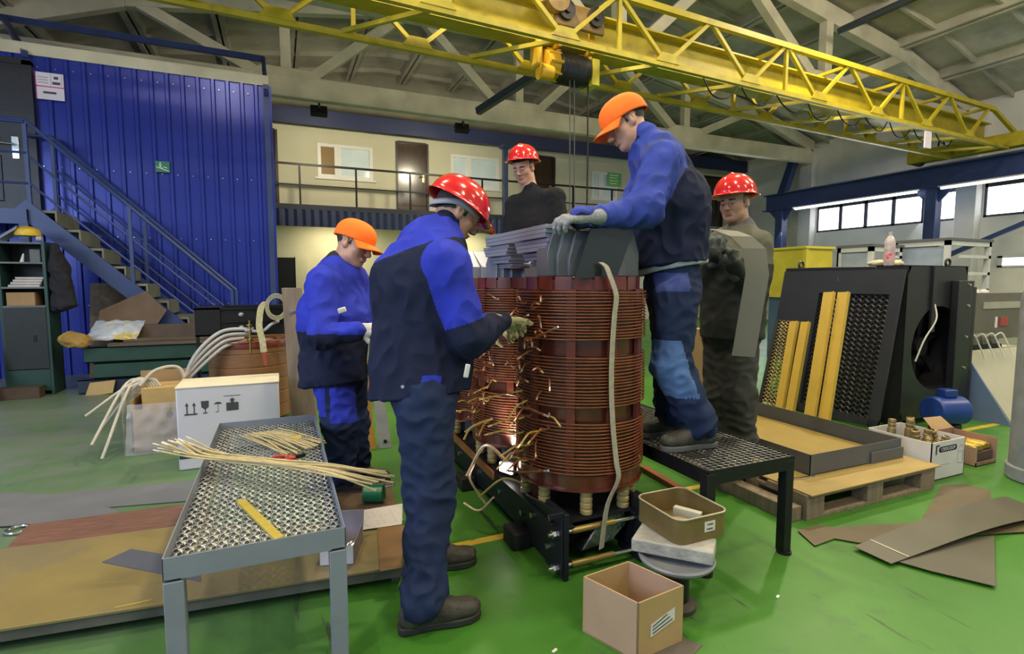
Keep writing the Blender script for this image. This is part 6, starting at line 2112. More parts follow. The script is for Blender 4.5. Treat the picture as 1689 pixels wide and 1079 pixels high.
def shelf():
    x0, x1, y0, y1, h = -2.97, -2.52, 8.0, 8.36, 1.82
    t = thing('tall_locker', 'tall dark green open locker at the left edge of the picture', 'locker', ((x0 + x1) / 2, (y0 + y1) / 2, 0))
    G = M('dark_green_paint', (.012, .045, .038), .45, var=.15)
    DKI = M('dark_locker_door', (.012, .016, .015), .5, var=.2)
    MB().bx((x0, y0, 0), (x0 + .03, y1, h)).build('side_wall', G, t)
    MB().bx((x1 - .03, y0, 0), (x1, y1, h)).build('side_wall', G, t)
    MB().bx((x0, y1 - .02, 0), (x1, y1, h)).build('rear_wall', DKI, t)
    for z in (1.79, 1.56, 1.27, 1.05):
        MB().bx((x0 + .03, y0, z), (x1 - .03, y1 - .02, z + .02)).build('shelf_board', M('shelf_grey', (.10, .12, .12), .5), t)
    MB().bx((x0 + .03, y0 - .01, .32), (x1 - .03, y0 + .01, 1.05)).build('door', DKI, t)
    MB().bx((x0 + .03, y0 - .005, .05), (x1 - .03, y0 + .01, .31)).build('plinth', G, t)
    MB().bx((x1 - .16, y0 - .015, .64), (x1 - .13, y0 - .01, .72)).build('lock_plate', BLACK_STEEL, t)
    MB().bx((x0 + .06, y0 + .02, 1.07), (x1 - .13, y0 + .26, 1.225)).bx((x0 + .17, y0 + .018, 1.15), (x0 + .27, y0 + .021, 1.19)).build('parts_box', CARD, label='brown cardboard box in the lowest open bay of the green locker', cat='box', bevel=.004)
    k = MB()
    for i in range(4):
        k.bx((x0 + .08 + .02 * i, y0 + .03 + .01 * i, 1.29 + i * .03), (x1 - .08 + .01 * i, y0 + .27, 1.315 + i * .03))
    k.build('paper_stack', M('papers', (.45, .42, .40), .7, var=.15), label='stack of papers on the middle shelf of the green locker', cat='paper', kind='stuff')
    MB().bx((x1 - .16, y0 + .05, 1.58), (x1 - .06, y0 + .2, 1.73)).build('grey_tin', M('grey_tin', (.10, .11, .11), .5), label='dark grey tin on the upper shelf of the green locker', cat='tin', bevel=.005)
    MB().cyl((x0 + .2, y0 + .1, 1.58), (x0 + .22, y0 + .1, 1.68), .022, .008, n=12).build('small_bottle', M('white_plastic', (.6, .6, .6), .4), label='small white bottle on the upper shelf of the green locker', cat='bottle')
    v = thing('face_shield', 'yellow safety visor with clear shield on top of the green locker', 'face shield', (x0 + .25, y0 + .12, h))
    MB().lathe([(.12, 0), (.125, .03), (.11, .075), (.06, .105), (0, .115)], (x0 + .26, y0 + .14, h + .07), 28).build('visor_crown', M('visor_yellow', (.70, .45, .02), .35), v)
    MB().sheet((x0 + .0, y0 + .03, h), (.0, .22, 0), (.20, 0, .15), 8, 6, .003, lambda a, b: -.05 * math.sin(a * math.pi)).build('clear_shield', M('clear_shield', (.40, .42, .45), .2, var=0, alpha=.75), v)
    MB().cyl((x0 + .37, y0 + .05, h + .035), (x0 + .42, y0 + .05, h + .035), .03, n=16).build('ratchet', M('grey_knob', (.35, .35, .37), .4), v)
    # coat on the side
    B = Blob()
    cx, cy = x1 + .06, y0 + .12
    B.cone((cx, cy, 1.76), (cx + .03, cy, 1.5), .05, .09, 0, .05, ((0, 1, 0), 1.5))
    B.cone((cx + .03, cy, 1.5), (cx + .06, cy - .02, 1.05), .09, .12, 0, .05, ((0, 1, 0), 1.4))
    B.cone((cx + .06, cy - .1, 1.55), (cx + .16, cy - .12, 1.08), .05, .055, 0, .04)
    B.cut((cx, cy, 1.0), (.25, 0, -1))
    vs, fs, rs = B.arrays(.016, None, folds(.02, 6, 5, 3, .8))
    m = MB().add(vs.tolist(), fs.tolist())
    m.build('work_coat', M('dark_coat', (.012, .012, .018), .9, var=.2), label='dark work coat hanging on the side of the green locker', cat='coat', smooth=2)
shelf()
MB().bx((-3.0, 7.80, 0), (-2.6, 7.97, .13)).build('timber_block', M('dark_timber', (.06, .04, .025), .8, var=.2), label='dark timber block on the floor before the green locker', cat='timber', bevel=.004)
for k, (x, z, lab, col) in enumerate(((-3.10, .95, 'pale yellow lath leaning at the left picture edge', (.35, .28, .12)), (-3.03, .62, 'brown lath leaning beside the green locker', (.16, .08, .04)), (-3.06, .40, 'short brown lath leaning before the green locker', (.22, .13, .06)))):
    MB().beam((x + .06, 7.7, 0), (x + .01, 7.97, z), .03, .05).build('lath', M('lath_wood_%s' % 'abc'[k], col, .7, var=.2), label=lab, cat='lath')

DKG = M('dark_green_steel', (.014, .05, .035), .4, var=.2)
def channel(y, z, x0, x1, h, lab, mat):
    m = MB().bx((x0, y, z), (x1, y + .012, z + h)).bx((x0, y, z), (x1, y + .16, z + .012)).bx((x0, y, z + h - .012), (x1, y + .16, z + h))
    m.build('steel_channel', mat, label=lab, cat='steel beam', group='stacked steel channels')
channel(7.86, .0, -2.25, .1, .17, 'lowest dark steel channel of the stack below the stairs', M('dark_blue_steel', (.018, .025, .05), .4, var=.2))
channel(7.90, .172, -2.10, .1, .19, 'middle green steel channel of the stack below the stairs', DKG)
channel(7.94, .364, -2.20, .1, .19, 'top green steel channel of the stack below the stairs', DKG)
for k, (x0, z, lab) in enumerate(((-1.95, .556, 'dark weathered plank on top of the steel channels'), (-1.8, .60, 'upper weathered plank lying on the plank stack'))):
    MB().bx((x0, 7.9 + .05 * k, z), (.1, 8.15, z + .042)).build('plank', M('dark_weathered_plank', (.10, .075, .05), .8, var=.3, scale=3, stretch=(.5, 8, 8)), label=lab, cat='plank', bevel=.004)
bm = V(0, 0, 0)
MB().prism([(-2.5, 9.2, .0), (-1.95, 9.2, 0), (-1.95, 9.5, 1.33), (-2.5, 9.5, 1.33)], (0, .02, 0)).build('chipboard', M('grey_chipboard', (.20, .155, .11), .8, var=.2, scale=20), label='grey brown chipboard leaning upright on the blue wall', cat='board')
MB().prism([(-2.219, 8.270, 0.392), (-2.126, 8.400, 0.983), (-1.632, 8.450, 1.228), (-1.396, 8.400, 0.968), (-1.758, 8.270, 0.366)], (0, .02, 0)).build('plywood_offcut', M('brown_panel', (.13, .085, .055), .75, var=.15), label='brown panel propped slantwise under the stairs', cat='board')
MB().bx((-1.95, 8.16, .0), (-.6, 8.24, .80)).build('rear_panel', M('dark_brown_panel', (.085, .06, .045), .8, var=.2), label='dark brown panel behind the steel channels', cat='board')
def bag():
    B = MB()
    o = V((-2.181, 7.950, 0.639))
    u = V((-1.660, 7.950, 0.632)) - o
    B.sheet(o, u, (.06, .25, .22), 16, 12, .004, lambda a, b: .03 * noise.noise(Vector((a * 6, b * 6, 2))) + .05 * math.sin(a * 3.1) * math.sin(b * 3.1))
    m = M('printed_plastic_bag', (.42, .46, .55), .3, var=.3, scale=4, col2=(.45, .33, .03), mix2=.5, s2=4.5)
    B.build('plastic_bag', m, label='crumpled blue and yellow printed plastic bag on the plank stack', cat='bag', smooth=1.2)
bag()
b = Blob()
c0 = V((-2.280, 7.850, 0.668))
b.ell(tuple(c0), (.13, .09, .09), 0, .05)
b.ell(tuple(c0 + V(.09, 0, -.03)), (.09, .09, .07), 0, .05)
vs, fs, rs = b.arrays(.018, None, folds(.035, 9, 9, 1, .6))
MB().add(vs.tolist(), fs.tolist()).build('foam_lump', M('yellow_foam', (.32, .20, .05), .9, var=.2), label='lump of yellow foam between the locker and the steel channels', cat='foam', smooth=2)
MB().prism([(-2.163, 7.750, -0.015), (-2.126, 7.820, 0.138), (-1.873, 7.820, 0.156), (-1.889, 7.750, 0.013)], (0, .02, 0)).build('yellow_board', M('pale_board', (.36, .25, .10), .7, var=.1), label='small pale board leaning on the lowest steel channel', cat='board')
for k, (a, b_, lab) in enumerate((((-1.72, 7.60, 0), (-1.25, 7.72, .12), 'pale timber offcut on the floor right of the small board'), ((-1.36, 7.35, 0), (-.98, 7.50, .11), 'short timber offcut near the plastic wrapped carton'))):
    MB().bx(a, b_).build('timber_offcut', M('timber_offcut', (.27, .19, .12), .8, var=.2, scale=4), label=lab, cat='timber', bevel=.005)

# ---------------------------------------------------------------- right side
PAL = M('weathered_pallet_wood', (.20, .155, .10), .8, var=.25, scale=4, stretch=(8, 8, .8), bump=.15)
def pallet(x0, y0, lab):
    t = thing('pallet', lab, 'pallet', (x0 + .6, y0 + .4, 0))
    for y in (y0, y0 + .335, y0 + .7):
        MB().bx((x0, y, 0), (x0 + 1.2, y + .1, .022)).build('bottom_board', PAL, t, bevel=.002)
        for x in (x0, x0 + .5275, x0 + 1.055):
            MB().bx((x, y, .022), (x + .145, y + .1, .100)).build('block', PAL, t, bevel=.003)
    for x in (x0, x0 + .5275, x0 + 1.055):
        MB().bx((x, y0, .100), (x + .145, y0 + .8, .122)).build('cross_board', PAL, t, bevel=.002)
    for k in range(5):
        y = y0 + .175 * k
        MB().bx((x0, y, .122), (x0 + 1.2, y + .1, .144)).build('top_board', PAL, t, bevel=.002)
pallet(2.69, 2.01, 'wooden pallet in front, under the grey tray')
pallet(2.69, 2.83, 'wooden pallet behind the first, under the far end of the tray')
slab_poly('plywood_sheet', [(2.70, 1.99, .1445), (3.93, 2.0, .1445), (3.93, 2.80, .1445), (2.72, 2.79, .1445)], .008, M('yellow_plywood', (.31, .22, .065), .55, var=.12, scale=3, stretch=(1, 5, 1)), 'yellow plywood sheet covering the front pallet', 'plywood')
def tray():
    x0, x1, y0, y1, z0, z1 = 2.97, 3.86, 2.21, 3.50, .153, .285
    t = thing('metal_tray', 'large shallow grey sheet metal tray on the pallets', 'tray', ((x0 + x1) / 2, (y0 + y1) / 2, z0))
    G = M('grey_primer_sheet', (.085, .09, .095), .5, var=.08)
    for a, b, nm in (((x0, y0, z0), (x1, y0 + .004, z1), 'front_wall'), ((x0, y1 - .004, z0), (x1, y1, z1), 'rear_wall'), ((x0, y0, z0), (x0 + .004, y1, z1), 'side_wall'), ((x1 - .004, y0, z0), (x1, y1, z1), 'side_wall')):
        MB().bx(a, b).build(nm, G, t)
    MB().bx((x0, y0, z0), (x1, y1, z0 + .004)).build('tray_floor', G, t)
    MB().bx((x1 - .32, y0 - .012, z0), (x1 + .012, y0 - .001, z0 + .075)).build('edge_clip', G, t, bevel=.002)
    MB().bx((x0 + .02, y0 + .02, z0 + .006), (x1 - .02, y1 - .02, z0 + .02)).build('tray_board', M('yellow_board_inside', (.25, .175, .035), .5, var=.1, scale=3), label='yellow board lying inside the grey tray', cat='board')
tray()
sp = thing('spanner', 'small steel spanner on the plywood edge of the pallet', 'spanner', (2.844, 2.210, 0.153))
MB().beam((2.748, 2.216, 0.158), (2.934, 2.190, 0.158), .014, .008).build('shank', M('chrome', (.75, .75, .76), .18), sp)
for p in ((2.726, 2.215, 0.158), (2.957, 2.191, 0.158)):
    MB().cyl(V(p) - V(0, 0, .006), V(p) + V(0, 0, .006), .02, n=14).build('jaw', M('chrome', (.75, .75, .76), .18), sp)

def radiator():
    x0, x1, y0, y1, h = 5.22, 6.16, 3.0, 4.30, 1.50
    t = thing('radiator_unit', 'large black radiator unit with fan opening behind the pallet', 'radiator', ((x0 + x1) / 2, (y0 + y1) / 2, 0))
    BK = M('satin_black_sheet', (.014, .014, .017), .38, var=.15)
    MB().bx((x0, y0 + .30, .06), (x1, y1, h)).build('core_housing', BK, t, bevel=.008)
    # shroud towards the camera with a round fan opening
    cx, cz, R_ = (x0 + x1) / 2 + .05, .72, .40
    N = 48
    vs, fs = [], []
    for j in range(N):
        a = 2 * math.pi * j / N
        c, s = math.cos(a), math.sin(a)
        m = max(abs(c) / ((x1 - x0) / 2), abs(s) / ((h - .06) / 2))
        vs += [((x0 + x1) / 2 + c / m, y0 + .02, (h + .06) / 2 + s / m), (cx + c * R_, y0 + .02, cz + s * R_), (cx + c * R_, y0 + .28, cz + s * R_)]
    for j in range(N):
        k = (j + 1) % N
        fs += [(j * 3, j * 3 + 1, k * 3 + 1, k * 3), (j * 3 + 1, j * 3 + 2, k * 3 + 2, k * 3 + 1)]
    MB().add(vs, fs).build('fan_shroud', BK, t, smooth=.5)
    MB().bx((x0, y0 + .02, .06), (x0 + .006, y0 + .3, h)).bx((x1 - .006, y0 + .02, .06), (x1, y0 + .3, h)).bx((x0, y0 + .02, h - .006), (x1, y0 + .3, h)).build('shroud_side', BK, t)
    MB().bx((x1 - .26, y0 - .05, .03), (x1 - .02, y0 + .02, h - .14)).bx((x1 - .02, y0 - .05, .1), (x1 + .03, y0 + .3, h - .2)).build('side_box', BK, t, bevel=.006)
    for z in (.22, .52, .82, 1.12, 1.32):
        MB().cyl((x1 - .10, y0 - .06, z), (x1 - .10, y0 - .05, z), .012, n=10).build('screw', M('chrome', (.75, .75, .76), .18), t)
    MB().bx((x0 + .36, y0 - .0, h - .62), (x0 + .42, y0 + .02, h)).build('shroud_rib', BK, t)
    for k in range(6):
        a = 2 * math.pi * k / 6
        c = V(cx, y0 + .2, cz)
        MB().prism([c + V(math.cos(a + q) * r, 0, math.sin(a + q) * r) for q, r in ((0, .06), (.25, .37), (.55, .37), (.5, .06))], (0, .02, 0)).build('fan_blade', BK, t)
    MB().cyl((cx, y0 + .15, cz), (cx, y0 + .25, cz), .09, n=24).build('fan_hub', BK, t)
    for x, y in ((x0 + .12, y1 - .1), (x1 - .15, y0 + .12)):
        MB().tube([(x + .035 * math.cos(a), y, h + .035 + .035 * math.sin(a)) for a in [2 * math.pi * k / 20 for k in range(20)]], .012, 8, close=True).build('lifting_eye', BK, t)
    MB().tube(crom([(x0 + .40, y0 + .0, 1.14), (x0 + .36, y0 - .04, 1.0), (x0 + .2, y0 - .04, .82), (x0 + .12, y0 - .02, .62)], 6), .007, 8).build('white_cable', M('white_cable', (.5, .5, .45), .5), t)
    for k in range(4):
        x, y = (x0 + .06, x1 - .06)[k % 2], (y0 + .1, y1 - .06)[k // 2]
        MB().bx((x - .05, y - .05, 0), (x + .05, y + .05, .07)).build('foot', BK, t)
    return t
radiator()
mo = thing('blue_motor', 'small blue electric motor at the foot of the radiator', 'motor', (5.42, 2.75, 0))
MB().cyl((5.30, 2.80, .2), (5.58, 2.72, .2), .13, n=28).build('housing', M('blue_motor_paint', (.012, .04, .22), .35, var=.1), mo, bevel=.015)
MB().obx((5.44, 2.76, .36), (.12, .1, .07), RZ(-.3)).build('terminal_box', M('blue_motor_paint', (.012, .04, .22), .35), mo, bevel=.01)
MB().bx((5.34, 2.68, 0), (5.54, 2.84, .08)).build('foot', BLACK_STEEL, mo)
def leaning_panel():
    # leans against the -X side of the radiator: bottom out at x 4.93, top at 5.2
    y0, y1 = 3.02, 4.28
    b, tp_ = V(4.935, 0, .02), V(5.205, 0, 1.46)
    def q(y, f): return V(b.x + (tp_.x - b.x) * f, y, b.z + (tp_.z - b.z) * f)
    t = thing('mesh_panel', 'large black guard panel with expanded mesh leaning on the radiator', 'guard panel', (4.94, 3.65, 0))
    PB = M('dark_blue_black_sheet', (.022, .024, .032), .4, var=.1)
    n = V(-(tp_.z - b.z), 0, tp_.x - b.x).normalized() * .02
    def rect(ya, yb, fa, fb): return [q(ya, fa), q(yb, fa), q(yb, fb), q(ya, fb)]
    MB().prism(rect(y0, y1, .84, 1), n).build('top_band', PB, t)
    MB().prism(rect(y0, y0 + .10, 0, .84), n).build('frame_bar', PB, t)
    MB().prism(rect(y0 + .80, y0 + .93, 0, .84), n).build('frame_bar', PB, t)
    MB().prism(rect(y1 - .05, y1, 0, .84), n).build('frame_bar', PB, t)
    MB().prism(rect(y0, y1, 0, .05), n).build('frame_bar', PB, t)
    MB().prism(rect(y0 + .93, y1 - .05, .62, .84), n).build('blank_plate', PB, t)
    MM = M('black_mesh', (.035, .035, .042), .35, metal=.3)
    diamond_mesh(q(y0 + .10, .05), V(0, .70, 0), q(0, .84) - q(0, .05), 11, 24, .014, .004).build('mesh', MM, t, smooth=0)
    diamond_mesh(q(y0 + .93, .05), V(0, .28, 0), q(0, .62) - q(0, .05), 4, 17, .014, .004).build('mesh', MM, t, smooth=0)
    MB().obx(q(y0 + .62, .935) + n * 1.2, (.01, .02, .05), Matrix.Identity(3)).build('latch', M('chrome', (.75, .75, .76), .18), t)
leaning_panel()
YB = M('yellow_profile_paint', (.50, .335, .05), .45, var=.06)
def profile(top, bot, w, lab):
    tp_, b = V(top), V(bot)
    b = tp_ + (b - tp_) * ((tp_.z - .004) / (tp_.z - b.z))     # stands on the floor
    s = V(.10, -.99, 0)
    d = (tp_ - b).normalized()
    s = (s - d * s.dot(d)).normalized()
    m = MB()
    m.beam(b, tp_, w, .006, d.cross(s))
    m.beam(b + s * w / 2 + V(.02, 0, 0), tp_ + s * w / 2 + V(.02, 0, 0), .006, .045, d.cross(s))
    m.build('yellow_profile', YB, label=lab, cat='metal profile', group='yellow profiles leaning on the guard panel')
profile((4.526, 3.276, 1.257), (4.197, 3.165, 0.162), .082, 'tall yellow profile, left one of the tall pair')
profile((4.588, 3.184, 1.258), (4.257, 3.073, 0.156), .082, 'tall yellow profile, right one of the tall pair')
profile((4.404, 3.523, 0.981), (4.160, 3.444, 0.167), .062, 'short yellow profile, left one of the short pair')
profile((4.448, 3.438, 0.980), (4.194, 3.363, 0.160), .066, 'short yellow profile, right one of the short pair')
bt = thing('pet_bottle', 'clear plastic bottle with a red label on top of the radiator', 'bottle', (5.350, 3.270, 1.511))
c = V((5.350, 3.270, 1.511))
c.z = 1.50
MB().lathe([(0, 0), (.04, .0), (.045, .02), (.044, .1), (.04, .13), (.045, .16), (.044, .22), (.03, .265), (.016, .285), (.016, .30), (0, .30)], tuple(c), 24).build('body', M('clear_plastic', (.55, .45, .45), .15, var=.3, scale=20, alpha=.8), bt)
MB().lathe([(.0455, .05), (.0465, .06), (.0455, .13)], tuple(c), 24, cap=False).build('label_band', M('red_white_label', (.6, .35, .36), .4, var=.2, col2=(.55, .04, .06), mix2=.5, s2=20), bt)
MB().lathe([(.0, .30), (.018, .30), (.018, .322), (0, .322)], tuple(c), 16).build('bottle_cap', M('grey_knob', (.35, .35, .37), .4), bt)
B = Blob()
c = V(5.55, 3.45, 1.53)
B.ell(tuple(c), (.16, .12, .035), 0, .03)
B.ell(tuple(c + V(.12, -.03, 0)), (.1, .09, .03), 0, .03)
vs, fs, rs = B.arrays(.014, None, folds(.012, 12, 12, 5, .6))
MB().add(vs.tolist(), fs.tolist()).build('rag', M('cream_rag', (.50, .45, .30), .9, var=.15), label='crumpled cream rag on top of the radiator', cat='rag', smooth=2)
def white_box():
    x0, x1, y0, y1, h = 3.99, 4.38, 2.09, 2.52, .265
    t = thing('white_carton', 'open white carton with dark logo at the end of the pallet', 'carton', ((x0 + x1) / 2, (y0 + y1) / 2, 0))
    W = M('white_printed_carton', (.62, .60, .58), .65, var=.06)
    for a, b, nm in (((x0, y0, 0), (x1, y0 + .006, h), 'front_panel'), ((x0, y1 - .006, 0), (x1, y1, h), 'rear_panel'), ((x0, y0, 0), (x0 + .006, y1, h), 'side_panel'), ((x1 - .006, y0, 0), (x1, y1, h), 'side_panel'), ((x0, y0, 0), (x1, y1, .006), 'bottom_panel')):
        MB().bx(a, b).build(nm, W, t)
    y = y0 - .001
    K = M('logo_dark', (.03, .03, .06), .5)
    m = MB().bx((x0 + .10, y, h - .075), (x0 + .27, y + .001, h - .035)).cyl((x0 + .10, y, h - .055), (x0 + .10, y + .001, h - .055), .02, n=16).cyl((x0 + .27, y, h - .055), (x0 + .27, y + .001, h - .055), .02, n=16)
    m.build('logo_capsule', K, t, smooth=0)
    bar = MB().bx((x0 + .045, y, h - .085), (x0 + .06, y + .001, h - .02)).bx((x0 + .06, y, h - .03), (x0 + .085, y + .001, h - .02))
    bar.build('logo_hook', K, t, smooth=0)
    text_obj('CROCOOP', .033, M('band_white', (.6, .6, .6), .5), t, ((x0 + .185) - (x0 + x1) / 2, y - .0015 - (y0 + y1) / 2, h - .055), axes((1, 0, 0), (0, 0, 1)), name='logo_lettering')
    m = MB()
    for a, b in (((.30, .06), (.30, .14)), ((.30, .06), (.36, .045)), ((.36, .045), (.36, .13)), ((.30, .14), (.36, .13)), ((.30, .14), (.32, .18)), ((.32, .18), (.37, .17)), ((.36, .13), (.37, .17)), ((.36, .045), (.37, .08)), ((.37, .08), (.37, .17))):
        m.beam((x0 + a[0], y, h - .225 + a[1]), (x0 + b[0], y, h - .225 + b[1]), .002, .004, (0, 1, 0))
    m.bx((x0 + .09, y, .10), (x0 + .22, y + .001, .104))
    m.build('printed_drawing', M('grey_ink', (.4, .38, .42), .5), t, smooth=0)
    BRN = M('dull_brass_coupling', (.26, .20, .085), .4, metal=.5, var=.2)
    rnd = random.Random(12)
    for k, (px_, py_, pz, tx, ty) in enumerate(((.08, .14, .23, -.25, .0), (.20, .26, .26, .1, 0), (.29, .30, .26, -.15, 0), (.23, .16, .21, .05, -.1), (.07, .06, .20, .5, .3), (.16, .07, .18, .45, -.2), (.25, .07, .185, .1, -.25), (.34, .16, .20, -.5, .1), (.13, .34, .25, .2, .1))):
        c = V(x0 + px_, y0 + py_, pz)
        ax = V(tx, ty, 1).normalized()
        c = c - ax * .05
        m = MB().lathe([(.026, 0), (.028, .05), (.028, .07), (.0225, .075), (.0225, .085), (.027, .09), (.027, .102), (.0225, .107), (.026, .112), (.026, .135), (.018, .14), (.018, .1)], tuple(c), 18, axis=tuple(ax))
        m.build('coupling', BRN, label='dull brass coupling sticking out of the open white carton', cat='coupling', group='couplings in the white carton')
    f = MB()
    for k in range(14):
        a = V(x0 + rnd.uniform(.05, .33), y0 + rnd.uniform(.06, .36), rnd.uniform(.06, .2))
        f.beam(a, a + V(rnd.uniform(-.06, .06), rnd.uniform(-.06, .06), rnd.uniform(0, .05)), .04, .03)
    f.bx((x0 + .02, y0 + .02, .01), (x1 - .02, y1 - .02, .12))
    f.build('dark_fittings', M('dark_fittings', (.02, .018, .016), .5), label='dark metal fittings filling the open white carton', cat='fittings', kind='stuff')
white_box()
def gold_box():
    x0, x1, y0, y1 = 4.62, 4.88, 2.13, 2.42
    t = thing('small_carton', 'small brown carton with gold foil parcels beside the grey post', 'carton', ((x0 + x1) / 2, (y0 + y1) / 2, 0))
    PKC = M('pinkish_cardboard', (.28, .17, .12), .75, var=.1)
    MB().bx((x0, y0, 0), (x1, y0 + .006, .03)).bx((x0, y1 - .006, 0), (x1, y1, .2)).bx((x0, y0, 0), (x0 + .006, y1, .14)).bx((x1 - .006, y0, 0), (x1, y1, .19)).bx((x0, y0, 0), (x1, y1, .006)).build('box', PKC, t)
    MB().prism([(x0, y1, .2), (x1, y1, .2), (x1 + .02, y1 + .1, .26), (x0 + .05, y1 + .1, .27)], (0, .004, 0)).build('flap', CARD, t)
    GF = M('gold_foil', (.75, .52, .10), .18, metal=1, var=.3, scale=60, bump=.6, bscale=90)
    for k, (a, b) in enumerate((((x0 + .01, y0 + .02, .10), (x0 + .13, y0 + .2, .155)), ((x0 + .14, y0 + .03, .10), (x1 - .01, y0 + .22, .15)))):
        MB().bx(a, b).build('gold_parcel', GF, label=['gold foil parcel in the small carton, near the white carton', 'gold foil parcel in the small carton, next to the post'][k], cat='parcel', bevel=.015)
    MB().bx((x0 + .008, y0 + .02, .007), (x1 - .008, y1 - .02, .098)).build('dark_parcel', M('mauve_parcel', (.10, .06, .06), .6), label='dark parcel under the gold foil in the small carton', cat='parcel', bevel=.005)
gold_box()
MB().lathe([(.215, 0), (.225, .01), (.225, .09), (.21, .10), (.21, 1.24), (.195, 1.31), (.15, 1.36), (0, 1.39)], (4.73, 1.77, 0), 40).build('grey_tank', M('grey_blotchy_paint', (.20, .21, .225), .5, var=.2, scale=6), label='upright grey cylinder at the right picture edge', cat='cylinder')
def console():
    t = thing('control_console', 'blue and cream slanted control console behind the radiator', 'console', (6.6, 2.95, 0))
    y0, y1 = 2.95, 3.2
    P = [(6.28, y0, .05), (6.95, y0, .05), (6.95, y0, .34), (6.45, y0, .62), (6.28, y0, .62)]
    MB().prism([(6.22, 2.62, .0), (6.22, 3.30, .0), (6.22, 3.30, .68), (6.22, 3.05, .68)], (.02, 0, 0)).build('side_plate', M('pale_blue_plate', (.11, .16, .27), .45, var=.08), t)
    MB().prism([(6.24, 2.62, .02), (7.3, 2.62, .02), (7.3, 3.05, .66), (6.24, 3.05, .66)], (0, .02, 0)).build('sloped_top', M('cream_panel_paint', (.34, .33, .25), .5, var=.05), t)
    MB().bx((6.24, 3.05, 0), (7.3, 3.3, .66)).build('body', M('cream_panel_paint', (.34, .33, .25), .5), t)
    tb = thing('terminal_block', 'row of dark contactors with white leads on the console', 'terminal block', (6.5, 3.0, .68))
    MB().bx((6.25, 3.06, .661), (6.95, 3.24, .70)).build('rail', BLACK_STEEL, tb)
    for k in range(4):
        x = 6.27 + k * .17
        MB().bx((x, 3.07, .70), (x + .13, 3.23, .80)).build('contactor', M('contactor_dark', (.09, .085, .07), .4, var=.5, scale=30), tb, bevel=.008)
        MB().tube(crom([(x + .06, 3.08, .78), (x + .08, 3.03, .82), (x + .11, 2.99, .72), (x + .13, 2.94, .58)], 5), .008, 6).build('lead', M('white_cable', (.5, .5, .45), .5), tb)
console()
def cabinet_back():
    x0, x1, y0, y1, h = 7.35, 8.6, 3.55, 4.0, 1.22
    t = thing('control_cabinet', 'grey brown control cabinet with push buttons behind the console', 'cabinet', ((x0 + x1) / 2, y1, 0))
    MB().bx((x0, y0, 0), (x1, y1, h)).build('body', M('grey_brown_cabinet', (.125, .11, .095), .5, var=.12), t, bevel=.006)
    MB().bx((x0 + .22, y0 - .01, .1), (x1 - .1, y0, .66)).build('button_plate', M('cream_panel_paint', (.34, .33, .25), .5), t)
    MB().bx((x0 + .25, y0 - .01, 1.03), (x1 - .1, y0, 1.11)).build('name_strip', M('pale_strip', (.36, .34, .30), .5), t)
    for i in range(2):
        for k in range(5):
            MB().cyl((x0 + .42 + .11 * k, y0 - .03, .52 - .09 * i), (x0 + .42 + .11 * k, y0 - .01, .52 - .09 * i), .022, n=12).build('push_button', M('button_dark', (.06, .055, .05), .4), t)
    MB().bx((x0 + .62, y0 - .012, .82), (x0 + .78, y0, .92)).build('red_label', M('red_label', (.4, .05, .05), .5), t)
    MB().bx((x0 + .52, y0 - .012, .80), (x0 + .55, y0, .93)).build('white_label', PAPER, t)
    for k in range(2):
        MB().lathe([(.05, 0), (.045, .025), (0, .04)], (x0 + .36 + k * .2, y0 + .15, h), 18).build('signal_lamp', M('white_plastic', (.6, .6, .6), .4), t)
cabinet_back()
def yellow_bin():
    x0, x1, y0, y1, z0, z1 = 8.05, 8.70, 6.25, 6.95, 1.12, 1.94
    t = thing('yellow_container', 'yellow sheet metal container standing high behind the radiator', 'container', ((x0 + x1) / 2, (y0 + y1) / 2, 0))
    YC = M('yellow_sheet', (.50, .42, .035), .5, var=.08)
    MB().bx((x0, y0, z0), (x1, y1, z1 - .02)).build('body', YC, t, bevel=.005)
    MB().bx((x0 - .03, y0 - .03, z1 - .04), (x1 + .03, y1 + .05, z1)).build('rim', YC, t, bevel=.004)
    for yy in (y0 - .02, y1 - .02):
        MB().bx((x0 - .02, yy, z0 - .02), (x0 + .04, yy + .06, z1)).build('corner_post', YC, t)
    MB().bx((x0 - .05, y0 - .05, z0 - .04), (x1 + .05, y1 + .05, z0)).build('base_rail', YC, t)
    MB().bx((x0, y0, 0), (x1, y1, z0 - .04)).build('stand', M('blue_grey_stand', (.06, .10, .15), .5), t)
yellow_bin()
def frame_cabinet(c0, c1, y, d, z1, z0, lab, open_side):
    t = thing('cabinet_frame', lab, 'cabinet', ((c0 + c1) / 2, y, 0))
    WF = M('white_frame_paint', (.52, .52, .52), .45, var=.05)
    w = .07
    for x in (c0, c1 - w):
        for yy in (y, y + d - w):
            MB().bx((x, yy, 0), (x + w, yy + w, z1)).build('post', WF, t)
    MB().bx((c0 - .02, y - .02, z1), (c1 + .02, y + d, z1 + .04)).build('top_plate', M('dark_top', (.10, .10, .11), .5), t)
    MB().bx((c0, y, z1 - .08), (c1, y + .05, z1)).bx((c0, y, z1 - .08), (c0 + .05, y + d, z1)).build('top_rail', WF, t)
    for k in range(4):
        MB().bx((c0 + .3, y, z0 + .28 * k), (c1, y + .05, z0 + .28 * k + .05)).build('cross_rail', WF, t)
    MB().bx((c0 + .02, y + .06, z0), (c0 + .03, y + d - .06, z1 - .1)).build('side_panel', M('pale_blue_panel', (.28, .33, .42), .4), t)
    MB().bx((c0, y + d - .03, 0), (c1, y + d, z1)).build('rear_panel', WF, t)
frame_cabinet(9.92, 11.15, 5.15, .85, 2.02, .9, 'open white cabinet frame standing by the window wall', 1)
frame_cabinet(8.95, 9.75, 5.75, .6, 1.93, .9, 'lower white cabinet behind the bottle', 0)
